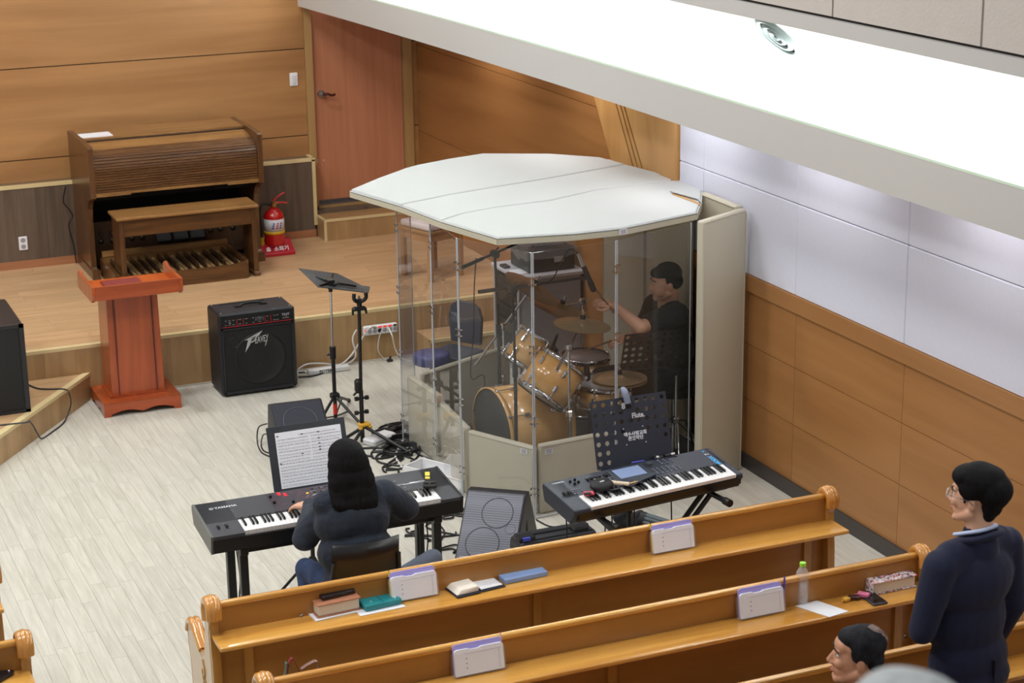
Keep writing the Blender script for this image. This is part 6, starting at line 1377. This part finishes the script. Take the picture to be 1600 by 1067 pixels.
eyew = mat('eye_white', (226, 222, 218), .25); iris = mat('iris_dark', (30, 20, 16), .15); lipm = mat('lip', (176, 96, 88), .45); brow = mat('eyebrow', (24, 20, 20), .7)
def X3(M, p): q = M @ Vector(p); return tuple(q)
def head(root, c, yaw=0, pitch=0, roll=0, s=1.0, skm=skin, neck=True, neck_to=None, fat=0.0):
    """face looks along +Y before yaw; c = centre of the skull at ear level"""
    M = Tm(*c) @ Euler((pitch, roll, yaw), 'XYZ').to_matrix().to_4x4() @ Matrix.Scale(s, 4)
    rot = tuple((Tm(0, 0, 0) @ Euler((pitch, roll, yaw), 'XYZ').to_matrix().to_4x4()).to_euler())
    E_ = lambda p, r: ('e', X3(M, p), tuple(k*s for k in r), rot)
    C_ = lambda p, q, a, b_: ('c', X3(M, p), X3(M, q), a*s, b_*s)
    f = 1+fat
    pr = [E_((0, -.012, .045), (.074, .092, .078)), E_((0, .022, -.01), (.064*f, .070, .088)), E_((0, .030, -.055), (.054*f, .058, .050)), C_((-.018, .070, -.095), (.018, .070, -.095), .016, .016),
          E_((0, .055, .045), (.055, .035, .035)),
          C_((0, .088, .010), (0, .104, -.025), .008, .012), E_((-.012, .094, -.030), (.009, .010, .008)), E_((.012, .094, -.030), (.009, .010, .008)),
          E_((-.034, .066, -.022), (.024*f, .024, .022)), E_((.034, .066, -.022), (.024*f, .024, .022)),
          E_((-.030, .078, .026), (.022, .012, .007)), E_((.030, .078, .026), (.022, .012, .007)),
          E_((-.073*(1+fat*.5), -.010, -.008), (.008, .018, .030)), E_((.073*(1+fat*.5), -.010, -.008), (.008, .018, .030)), E_((0, .080, -.062), (.022, .012, .014)),
          C_((-.03, .05, -.085), (-.055*f, -.0, -.055), .02, .024), C_((.03, .05, -.085), (.055*f, -.0, -.055), .02, .024)]
    if fat: pr += [E_((-.040, .048, -.040), (.036, .042, .044)), E_((.040, .048, -.040), (.036, .042, .044)), E_((0, .045, -.082), (.046, .042, .030)), E_((0, .0, -.085), (.062, .060, .040))]
    nt_ = neck_to or X3(M, (0, -.035, -.17))
    pr.append(('c', X3(M, (0, -.020, -.06)), tuple(nt_), .054*s*f, .060*s*f))
    h = blob('head', pr, skm, root, .0045, 3)
    for sx in (-1, 1):
        B().sph(X3(M, (sx*.030, .0735, .010)), (.012*s, .010*s, .0075*s), 12).build('eye', eyew, h); B().sph(X3(M, (sx*.030, .0815, .010)), .0055*s, 10).build('iris', iris, h)
        B().tube([X3(M, (sx*.012, .088, .030)), X3(M, (sx*.030, .091, .034)), X3(M, (sx*.050, .078, .028))], .0035*s, 6).build('eyebrow', brow, h)
    B().tube([X3(M, (-.022, .088, -.062)), X3(M, (0, .096, -.060)), X3(M, (.022, .088, -.062))], [.002*s, .0045*s, .002*s], 8).build('mouth', lipm, h)
    return h, M, rot
def hand(root, wrist, dirv, up, s=1.0, curl=.35, skm=skin, thumb=1, spread=.18):
    """wrist point, direction of the fingers, up = back of the hand; thumb=+1 on the local +x side"""
    y = Vector(dirv).normalized(); z = Vector(up); z = (z-y*z.dot(y)).normalized(); x = y.cross(z)
    M = Matrix((x, y, z)).transposed().to_4x4(); M.translation = Vector(wrist); P = lambda p: X3(M, Vector(p)*s)
    pr = [('c', P((-.022, .03, 0)), P((-.026, .078, 0)), .015*s, .0125*s), ('c', P((.022, .03, 0)), P((.026, .078, 0)), .016*s, .0125*s), ('c', P((0, .02, 0)), P((0, .08, .002)), .017*s, .014*s), ('c', P((0, -.05, 0)), P((0, .02, 0)), .026*s, .022*s)]
    for k, (fx, L) in enumerate(((.029, .068), (.010, .078), (-.010, .072), (-.028, .056))):
        a = Vector((fx, .085-.004*abs(k-1.2), 0)); d = Vector((math.sin(spread*(1.5-k)*.55), 1, 0)).normalized(); ang = 0; r = .0092-.0006*(k == 3)
        for seg in range(3):
            ang += curl*(1.0 if seg else .6); l = L*(.45, .32, .25)[seg]; e = a+Vector((d.x*math.cos(ang), d.y*math.cos(ang), -math.sin(ang)))*l
            pr.append(('c', P(a), P(e), r*s, (r-.0009)*s)); a = e; r -= .0008
    t0 = Vector((thumb*.026, .018, -.004)); t1 = Vector((thumb*.050, .050, -.014)); t2 = Vector((thumb*.056, .082, -.020)); t3 = Vector((thumb*.050, .104, -.024))
    pr += [('c', P(t0), P(t1), .013*s, .011*s), ('c', P(t1), P(t2), .0105*s, .0095*s), ('c', P(t2), P(t3), .0092*s, .008*s)]
    return blob('hand', pr, skm, root, .0028*s, 2)
# ---- the woman at the stage piano (origin on the floor under the seat, facing +Y)
wl = Vector((2.895, 8.95, 0)); wo = thing('person', 'person with long black hair in a navy sweatshirt and jeans, seated at the stage piano', 'person', wl)
W = lambda px, py, Y: tuple(at_y(px, py, Y)-wl)
navyf = fabric('navy_sweatshirt', (24, 33, 48), .35, 6); jean = fabric('blue_jeans', (38, 56, 92), .3, 9)
shL = W(512, 775, 9.02); shR = W(608, 760, 9.02); hL = W(462, 806, 9.50); hL = (hL[0], hL[1], .765); hR = (.36, .52, .77)
wrL = (hL[0]+.055, hL[1]-.095, .80); wrR = (.33, .44, .80)
elL = W(478, 838, 9.10); elR = W(634, 792, 9.05)
blob('sweatshirt', [('e', (0, -.03, .56), (.195, .145, .11)), ('e', (0, -.01, .70), (.205, .135, .15)), ('e', (0, .02, .86), (.210, .130, .15)), ('c', (-.12, .05, .95), (.12, .05, .95), .085, .085), ('c', (0, .06, .98), (0, .075, 1.03), .07, .06),
     ('c', (shL[0]+.03, .06, .955), elL, .080, .068), ('c', elL, wrL, .068, .045), ('c', (shR[0]-.03, .06, .955), elR, .080, .068), ('c', elR, wrR, .068, .045),
     ('e', (elL[0], elL[1], elL[2]-.01), (.075, .07, .065)), ('e', (elR[0], elR[1], elR[2]-.01), (.075, .07, .065))], navyf, wo, .009, 4, .012, 9)
blob('jeans', [('e', (0, -.02, .52), (.165, .15, .09)), ('c', (-.09, .02, .51), (-.17, .34, .49), .080, .062), ('c', (-.17, .34, .49), (-.20, .06, .10), .060, .046), ('c', (.09, .02, .51), (.16, .42, .50), .085, .066), ('c', (.16, .42, .50), (.16, .46, .10), .062, .048)], jean, wo, .010, 4, .008, 10)
for (x, y) in ((-.20, .08), (.16, .48)):
    blob('shoe', [('c', (x, y-.06, .035), (x, y+.14, .03), .036, .034), ('c', (x, y-.05, .06), (x, y, .08), .04, .036)], mat('shoe_beige', (196, 176, 150), .6), wo, .008, 3)
h_, HM, hr = head(wo, (0, .10, 1.145), 0, -.25, neck_to=(0, .06, 1.00))
hand(wo, wrL, (hL[0]-wrL[0]-.01, .10, -.02), (0, -.05, 1), 1.0, .35, thumb=1); hand(wo, wrR, (.02, .10, -.02), (0, -.05, 1), 1.0, .35, thumb=-1)
Hp = lambda p: X3(HM, p)
hp_ = [('e', Hp((0, -.030, .045)), (.096, .108, .088)), ('e', Hp((0, -.050, -.005)), (.112, .090, .10)), ('e', Hp((0, -.048, -.06)), (.122, .085, .10)),
     ('e', (0, .012, 1.06), (.128, .072, .11)), ('e', (.0, -.005, 1.00), (.122, .070, .10)), ('e', (.004, -.022, .95), (.108, .062, .09)), ('e', (.008, -.038, .92), (.088, .050, .08)), ('e', (.012, -.045, .88), (.058, .038, .06))]
for k in range(15):
    x = -.112+.016*k; ph = 1.7*k; zb_ = .855+.07*abs(x)/.1+.020*math.sin(ph)
    hp_.append(('c', (x*.95, .03-.055*(1-abs(x)/.14), 1.08), (x*1.0+.008*math.sin(ph), -.045-.03*(1-abs(x)/.13), .98), .020, .018)); hp_.append(('c', (x*1.0+.008*math.sin(ph), -.045-.03*(1-abs(x)/.13), .98), (x*.75+.012, -.060-.02*(1-abs(x)/.13), zb_), .018, .008))
blob('hair', hp_, hair, wo, .0065, 5, .004, 14)
# ---- the drummer (origin on the floor under his stool)
dl = Vector((6.0, 11.36, .01)); do = thing('person', 'person with black hair and black T-shirt playing the drums behind the acrylic screen', 'person', dl)
Dq = lambda px, py, Y: tuple(at_y(px, py, Y)-dl)
hc = at_y(1040, 442, 11.36)-dl; hy = math.atan2(.96, .22)       # looks to -X
sL = Vector(Dq(1030, 500, 11.22)); sR = Vector((hc.x+.02, .20, sL.z+.01)); nk = Vector((hc.x+.03, .02, hc.z-.17))
blkf = fabric('black_tshirt', (22, 21, 24), .4, 7); pant = fabric('black_trousers', (16, 16, 18), .3, 8)
cx_ = hc.x+.035
eL = Vector(Dq(1002, 512, 11.14)); hdL = Vector(Dq(948, 474, 11.25)); eR = Vector((sR.x-.12, sR.y+.04, sR.z-.26)); hdR = Vector(Dq(968, 528, 11.32))
blob('tshirt', [('e', (cx_+.01, .0, .56), (.17, .20, .12)), ('e', (cx_, .0, .72), (.165, .20, .17)), ('e', (cx_, .0, .88), (.14, .20, .14)), ('c', (cx_, -.14, nk.z-.02), (cx_, .14, nk.z-.02), .075, .075), ('c', (cx_, 0, nk.z-.02), (cx_, 0, nk.z+.03), .075, .06),
     ('c', (cx_, -.15, nk.z-.04), tuple(sL), .085, .082), ('c', tuple(sL), tuple(sL.lerp(eL, .62)), .080, .068), ('c', (cx_, .15, nk.z-.04), tuple(sR), .085, .08), ('c', tuple(sR), tuple(sR.lerp(eR, .6)), .078, .068)], blkf, do, .009, 4, .010, 9)
arms = blob('arms', [('c', tuple(sL), tuple(eL), .058, .050), ('c', tuple(eL), tuple(hdL+Vector((.05, 0, -.02))), .048, .030), ('c', tuple(sR), tuple(eR), .058, .050), ('c', tuple(eR), tuple(hdR+Vector((.05, .0, .0))), .048, .030)], skin, do, .006, 3)
hand(do, tuple(hdL+Vector((.04, 0, -.02))), (-1, .25, .35), (.2, -.6, .8), .95, .75, thumb=-1); hand(do, tuple(hdR+Vector((.04, 0, 0))), (-1, .1, -.15), (0, 0, 1), .95, .75, thumb=-1)
h2, HM2, _ = head(do, tuple(hc), hy, -.06, 0, 1.06, neck_to=tuple(nk), fat=.16)
B().sph(X3(HM2, (.076, -.002, -.010)), .007, 8).sph(X3(HM2, (-.082, -.002, -.010)), .007, 8).build('earphone', mat('earphone_clear', (170, 176, 184), .2), h2)
Hq = lambda p: X3(HM2, p)
rot2 = tuple(Euler((-.06, 0, hy)).to_matrix().to_euler())
blob('hair', [('e', Hq((0, -.018, .062)), (.084, .100, .082), rot2), ('e', Hq((0, .045, .070)), (.068, .052, .042), rot2), ('e', Hq((0, -.060, .012)), (.080, .058, .062), rot2), ('e', Hq((.066, -.022, .03)), (.018, .040, .042), rot2), ('e', Hq((-.066, -.022, .03)), (.018, .040, .042), rot2)], hair, do, .006, 3, .004, 18)
blob('trousers', [('e', (cx_-.02, 0, .54), (.17, .20, .10)), ('c', (cx_-.05, -.09, .53), (cx_-.46, -.14, .50), .095, .070), ('c', (cx_-.46, -.14, .50), (cx_-.42, -.14, .10), .065, .050), ('c', (cx_-.05, .09, .53), (cx_-.40, .26, .50), .095, .070), ('c', (cx_-.40, .26, .50), (cx_-.44, .30, .10), .065, .050)], pant, do, .010, 4)
for x, y in ((cx_-.46, -.14), (cx_-.48, .30)): blob('shoe', [('c', (x-.10, y, .03), (x+.08, y, .035), .034, .036), ('c', (x+.06, y, .06), (x+.03, y, .08), .04, .036)], blkm, do, .008, 3)
b = B(); r_ = random.Random(6); c0_ = Vector(Dq(1018, 520, 11.135))
for k in range(9):
    a = r_.uniform(0, 6.28); b.tube(spline([c0_, c0_+Vector((.035*math.cos(a), -.004, .03*math.sin(a))), c0_+Vector((.06*math.cos(a+.6), -.0, .05*math.sin(a+.6))), c0_+Vector((.03*math.cos(a+1.2), -.002, .06*math.sin(a+1.2)))]), .0022, 5)
b.build('shirt_print', mat('violet_print', (84, 78, 130), .6), do, kind='stuff')
t = thing('drumstick', 'brown drumstick held up in the raised hand of the drummer', 'drumstick', dl+hdL); wd = mat('stick_wood', (120, 84, 54), .4)
s1 = at_y(926, 446, 11.34)-dl-hdL; B().cyl(-s1*.5, s1*1.3, .0075, .006, 8).sph(s1*1.32, .007, 8).build('shaft', wd, t)
t = thing('drumstick', 'brown drumstick in the lower hand of the drummer over the cymbal', 'drumstick', dl+hdR)
s1 = Vector((-.22, .04, -.06)); B().cyl(-s1*.3, s1*1.1, .0075, .006, 8).sph(s1*1.12, .007, 8).build('shaft', wd, t)
st_ = thing('drum_throne', 'black drum stool hidden under the drummer', 'stool', (6.03, 11.36, .01)); B().lathe([(.0001, .46), (.16, .46), (.165, .44), (.165, .40), (.0001, .39)], 28).build('seat', blkm, st_); B().cyl((0, 0, .1), (0, 0, .4), .015, .015, 10).build('post', chrome, st_)
for k in range(3): B().cyl((0, 0, .22), (.2*math.cos(2.1*k), .2*math.sin(2.1*k), .012), .01, .01, 8).build('leg', chrome, st_)
# ---- the standing man
ml = Vector((4.615, 6.06, 0)); mo = thing('person', 'standing person in a dark navy suit with glasses, seen from behind at the right', 'person', ml, .22); mo.scale = (1.012, 1.012, 1.012)
suit = fabric('navy_suit', (13, 19, 50), .12, 3); shirt = mat('pale_blue_shirt', (196, 208, 240), .7); Z = 1.0
jk = blob('suit_jacket', [('c', (-.14, 0, 1.475), (.14, 0, 1.475), .068, .068), ('c', (-.17, 0, 1.45), (.17, 0, 1.45), .070, .070), ('c', (0, -.015, 1.49), (0, -.018, 1.55), .086, .066), ('e', (0, 0, 1.35), (.205, .125, .17)), ('e', (0, .01, 1.16), (.185, .12, .20)), ('e', (0, 0, .99), (.200, .13, .16)), ('e', (0, -.01, .92), (.205, .135, .10)),
     ('c', (.195, 0, 1.45), (.245, -.01, 1.17), .072, .058), ('c', (.245, -.01, 1.17), (.235, .08, .95), .056, .043),
     ('c', (-.195, 0, 1.45), (-.265, .02, 1.18), .072, .058), ('c', (-.265, .02, 1.18), (-.10, .165, 1.07), .056, .043)], suit, mo, .009, 7, .003, 4, post=lambda v: Vector((v.x, v.y, max(v.z, .865))))
B().tube(spline([(-.062, .055, 1.535), (-.072, .0, 1.560), (-.052, -.060, 1.584), (0, -.076, 1.590), (.052, -.060, 1.584), (.072, .0, 1.560), (.068, .055, 1.535)]), .008, 8).build('shirt_collar', shirt, mo)
B().tube(spline([(-.09, .07, 1.49), (-.098, .0, 1.530), (-.070, -.074, 1.556), (0, -.096, 1.566), (.070, -.074, 1.556), (.098, .0, 1.530), (.09, .07, 1.49)]), .013, 8).build('jacket_collar', suit, mo)
B().box((-.0015, -.142, .87), (.0015, -.120, 1.03)).build('back_vent', mat('suit_seam', (14, 15, 32), .9), mo)
for sx, p_, q_ in ((1, (.242, .055, 1.02), 0), (-1, (-.15, .175, 1.075), 0)): B().sph((p_[0]+sx*.04, p_[1], p_[2]), .007, 8).build('cuff_button', mat('button_dark', (30, 30, 44), .3), mo)
blob('trousers', [('e', (0, 0, .90), (.175, .12, .12)), ('c', (-.09, 0, .88), (-.10, .0, .50), .092, .068), ('c', (-.10, 0, .50), (-.10, -.01, .09), .066, .055), ('c', (.09, 0, .88), (.10, 0, .50), .092, .068), ('c', (.10, 0, .50), (.10, -.01, .09), .066, .055)], fabric('navy_trousers', (10, 13, 34), .12, 5), mo, .010, 4)
for sx in (-1, 1): blob('shoe', [('c', (sx*.10, -.04, .032), (sx*.11, .16, .03), .036, .038), ('c', (sx*.10, -.04, .06), (sx*.10, 0, .08), .04, .036)], mat('black_shoe', (14, 14, 16), .2), mo, .007, 3)
hand(mo, (-.07, .175, 1.065), (1, .25, -.1), (0, .6, .8), 1.0, .5, thumb=1); hand(mo, (.235, .08, .95), (-.1, .2, -1), (1, 0, 0), 1.0, .4, thumb=1)
my_ = .38
h3, HM3, _ = head(mo, (-.005, .005, 1.700), my_-.0, .02, 0, 1.0, neck_to=(0, -.02, 1.53))
Hs = lambda p: X3(HM3, p); rot3 = tuple(Euler((.02, 0, my_)).to_matrix().to_euler())
blob('hair', [('e', Hs((0, -.020, .068)), (.090, .108, .082), rot3), ('e', Hs((0, .040, .085)), (.078, .060, .045), rot3), ('e', Hs((0, -.078, .040)), (.084, .070, .074), rot3), ('e', Hs((0, -.070, -.025)), (.062, .040, .050), rot3), ('e', Hs((0, -.062, -.055)), (.050, .030, .040), rot3),
     ('e', Hs((.070, .004, .045)), (.020, .048, .040), rot3), ('e', Hs((-.070, .004, .045)), (.020, .048, .040), rot3), ('e', Hs((-.072, .020, .010)), (.008, .010, .026), rot3), ('e', Hs((.072, .020, .010)), (.008, .010, .026), rot3)], hair, mo, .006, 3, .004, 18)
gl_ = thing('glasses', 'thin clear-rimmed glasses worn by the standing person', 'glasses', ml, .22); gl_.scale = (1.012, 1.012, 1.012)
for sx in (-1, 1):
    cc = Vector((sx*.033, .105, .006)); B().tube([Hs(cc+Vector((.024*math.cos(2*PI*k/18), -.004*abs(math.cos(2*PI*k/18)), .019*math.sin(2*PI*k/18)))) for k in range(19)], .0022, 6).build('rim', mat('clear_rim', (214, 204, 204), .15, spec=.8), gl_)
    B().tube([Hs((sx*.058, .100, .010)), Hs((sx*.080, .060, .012)), Hs((sx*.084, .0, .008)), Hs((sx*.080, -.02, -.008))], .0018, 6).build('temple', mat('temple_metal', (120, 116, 120), .25, .7), gl_)
B().tube([Hs((-.010, .110, .010)), Hs((0, .113, .013)), Hs((.010, .110, .010))], .002, 6).build('bridge', MATS['clear_rim'], gl_)
# ---- the seated man at the bottom edge
qh = at_y(1338, 1024, 5.86); bl_ = Vector((qh.x+.02, 5.80, 0)); bo = thing('person', 'seated person with short black hair thinning at the crown, looking left at the bottom edge', 'person', bl_)
hc3 = qh-bl_; by = 1.12
grs = fabric('charcoal_jacket', (58, 60, 68), .4, 5)
h4, HM4, _ = head(bo, tuple(hc3), by, .06, 0, 1.0, skin2, neck_to=(hc3.x+.02, hc3.y-.03, hc3.z-.19))
Hb = lambda p: X3(HM4, p); rot4 = tuple(Euler((.06, 0, by)).to_matrix().to_euler())
blob('hair', [('e', Hb((0, -.022, .058)), (.079, .094, .074), rot4), ('e', Hb((0, .030, .075)), (.062, .050, .040), rot4), ('e', Hb((0, -.070, .0)), (.066, .040, .060), rot4), ('e', Hb((.066, -.012, .03)), (.014, .045, .040), rot4), ('e', Hb((-.066, -.012, .03)), (.014, .045, .040), rot4)], hairs, bo, .006, 3, .002, 30)
B().sph(Hb((-.012, -.085, .083)), (.030, .026, .030), 18).build('bald_spot', skin2, h4) if False else None
bs = B(); cM = HM4 @ Tm(0, -.022, .058)
vs = []; fsb = []
for i in range(9):
    for j in range(12):
        a = 2*PI*j/12; rr_ = i/8*.50*(1+.25*math.sin(3*a+1)); dv = Vector((math.sin(rr_)*math.cos(a)*.9, math.sin(rr_)*math.sin(a)*1.3, math.cos(rr_))); dv = Rx(.72) @ dv; dv.normalize()
        vs.append(X3(cM, (dv.x*.0812+.0, dv.y*.0962, dv.z*.0762)))
for i in range(8):
    for j in range(12): fsb.append((i*12+j, i*12+(j+1) % 12, (i+1)*12+(j+1) % 12, (i+1)*12+j))
bs.add(vs, fsb, True).build('thinning_crown', mat('scalp', (104, 84, 78), .7, var=.45, vscale=90), h4)
blob('jacket', [('c', (hc3.x-.14, hc3.y-.02, hc3.z-.25), (hc3.x+.16, hc3.y-.02, hc3.z-.25), .075, .075), ('e', (hc3.x, hc3.y-.02, hc3.z-.42), (.20, .13, .20)), ('e', (hc3.x, hc3.y-.02, .62), (.19, .14, .20)), ('c', (hc3.x-.20, 0, hc3.z-.27), (hc3.x-.26, .10, .76), .07, .055), ('c', (hc3.x-.26, .10, .76), (hc3.x-.12, .26, .66), .052, .04), ('c', (hc3.x+.20, 0, hc3.z-.27), (hc3.x+.26, .10, .76), .07, .055), ('c', (hc3.x+.26, .10, .76), (hc3.x+.12, .26, .66), .052, .04)], grs, bo, .010, 4, .006, 7)
blob('trousers', [('e', (0, 0, .53), (.17, .15, .09)), ('c', (-.09, .02, .53), (-.10, .40, .51), .085, .065), ('c', (-.10, .40, .51), (-.10, .42, .08), .062, .05), ('c', (.09, .02, .53), (.10, .40, .51), .085, .065), ('c', (.10, .40, .51), (.10, .42, .08), .062, .05)], pant, bo, .010, 3)
for sx in (-1, 1):
    blob('shoe', [('c', (sx*.10, .38, .032), (sx*.10, .55, .03), .036, .034)], MATS['black_shoe'], bo, .008, 3); hand(bo, (hc3.x+sx*.12, .26, .66), (-sx*.3, 1, -.3), (0, .2, 1), 1.0, .5, skin2, thumb=-sx)
# ---- the out-of-focus spectator on the balcony near the camera
fc = ray(1415, 1190)*2.40+Vector((0, 0, CAMZ)); fo = thing('person', 'blurred grey-haired person close to the camera in the bottom right corner', 'person', (fc.x+.03, fc.y-.05, fc.z-.85))
lc = fc-fo.location
h5, HM5, _ = head(fo, tuple(lc), -.4, 0, 0, 1.0, skin_mat('skin_pale', (206, 170, 160)), neck_to=(lc.x+.05, lc.y-.03, lc.z-.20))
Hf = lambda p: X3(HM5, p)
blob('hair', [('e', Hf((0, -.02, .05)), (.082, .098, .078)), ('e', Hf((0, -.06, .0)), (.072, .05, .07))], hairg, fo, .006, 3, .003, 18)
blob('coat', [('c', (lc.x+.13, lc.y-.05, lc.z-.03), (lc.x+.24, lc.y-.04, lc.z-.02), .07, .08), ('c', (lc.x-.06, lc.y-.03, lc.z-.26), (lc.x+.28, lc.y-.08, lc.z-.16), .09, .09), ('e', (lc.x+.08, lc.y-.05, lc.z-.45), (.24, .15, .28)), ('e', (lc.x+.06, lc.y-.04, .20), (.21, .16, .22)), ('c', (lc.x+.28, lc.y-.05, lc.z-.21), (lc.x+.36, lc.y+.02, lc.z-.50), .08, .06), ('c', (lc.x-.1, lc.y-.05, lc.z-.27), (lc.x-.18, lc.y+.02, lc.z-.52), .08, .06)], fabric('dark_green_coat', (34, 44, 42), .3, 5), fo, .012, 3)
blob('trousers', [('e', (lc.x+.05, lc.y-.03, .03), (.2, .17, .08)), ('c', (lc.x-.04, lc.y, .03), (lc.x-.05, lc.y+.40, .02), .08, .06), ('c', (lc.x+.14, lc.y, .03), (lc.x+.15, lc.y+.40, .02), .08, .06)], pant, fo, .012, 3)
tag(B().rbox((0, 0, .20), (.46, .42, .40), .03, seg=2).build('balcony_seat', mat('seat_cloth', (90, 60, 56), .8), None, (fc.x+.05, fc.y-.08, fc.z-1.30)), 'upholstered balcony seat under the blurred person near the camera', 'seat')
B().box((-.8, -.9, fc.z-1.44), (2.6, fc.y+.34, fc.z-1.30)).build('floor_balcony', mat('balcony_floor', (120, 110, 100), .8), kind='structure')
bpy.data.scenes.remove(SCR)
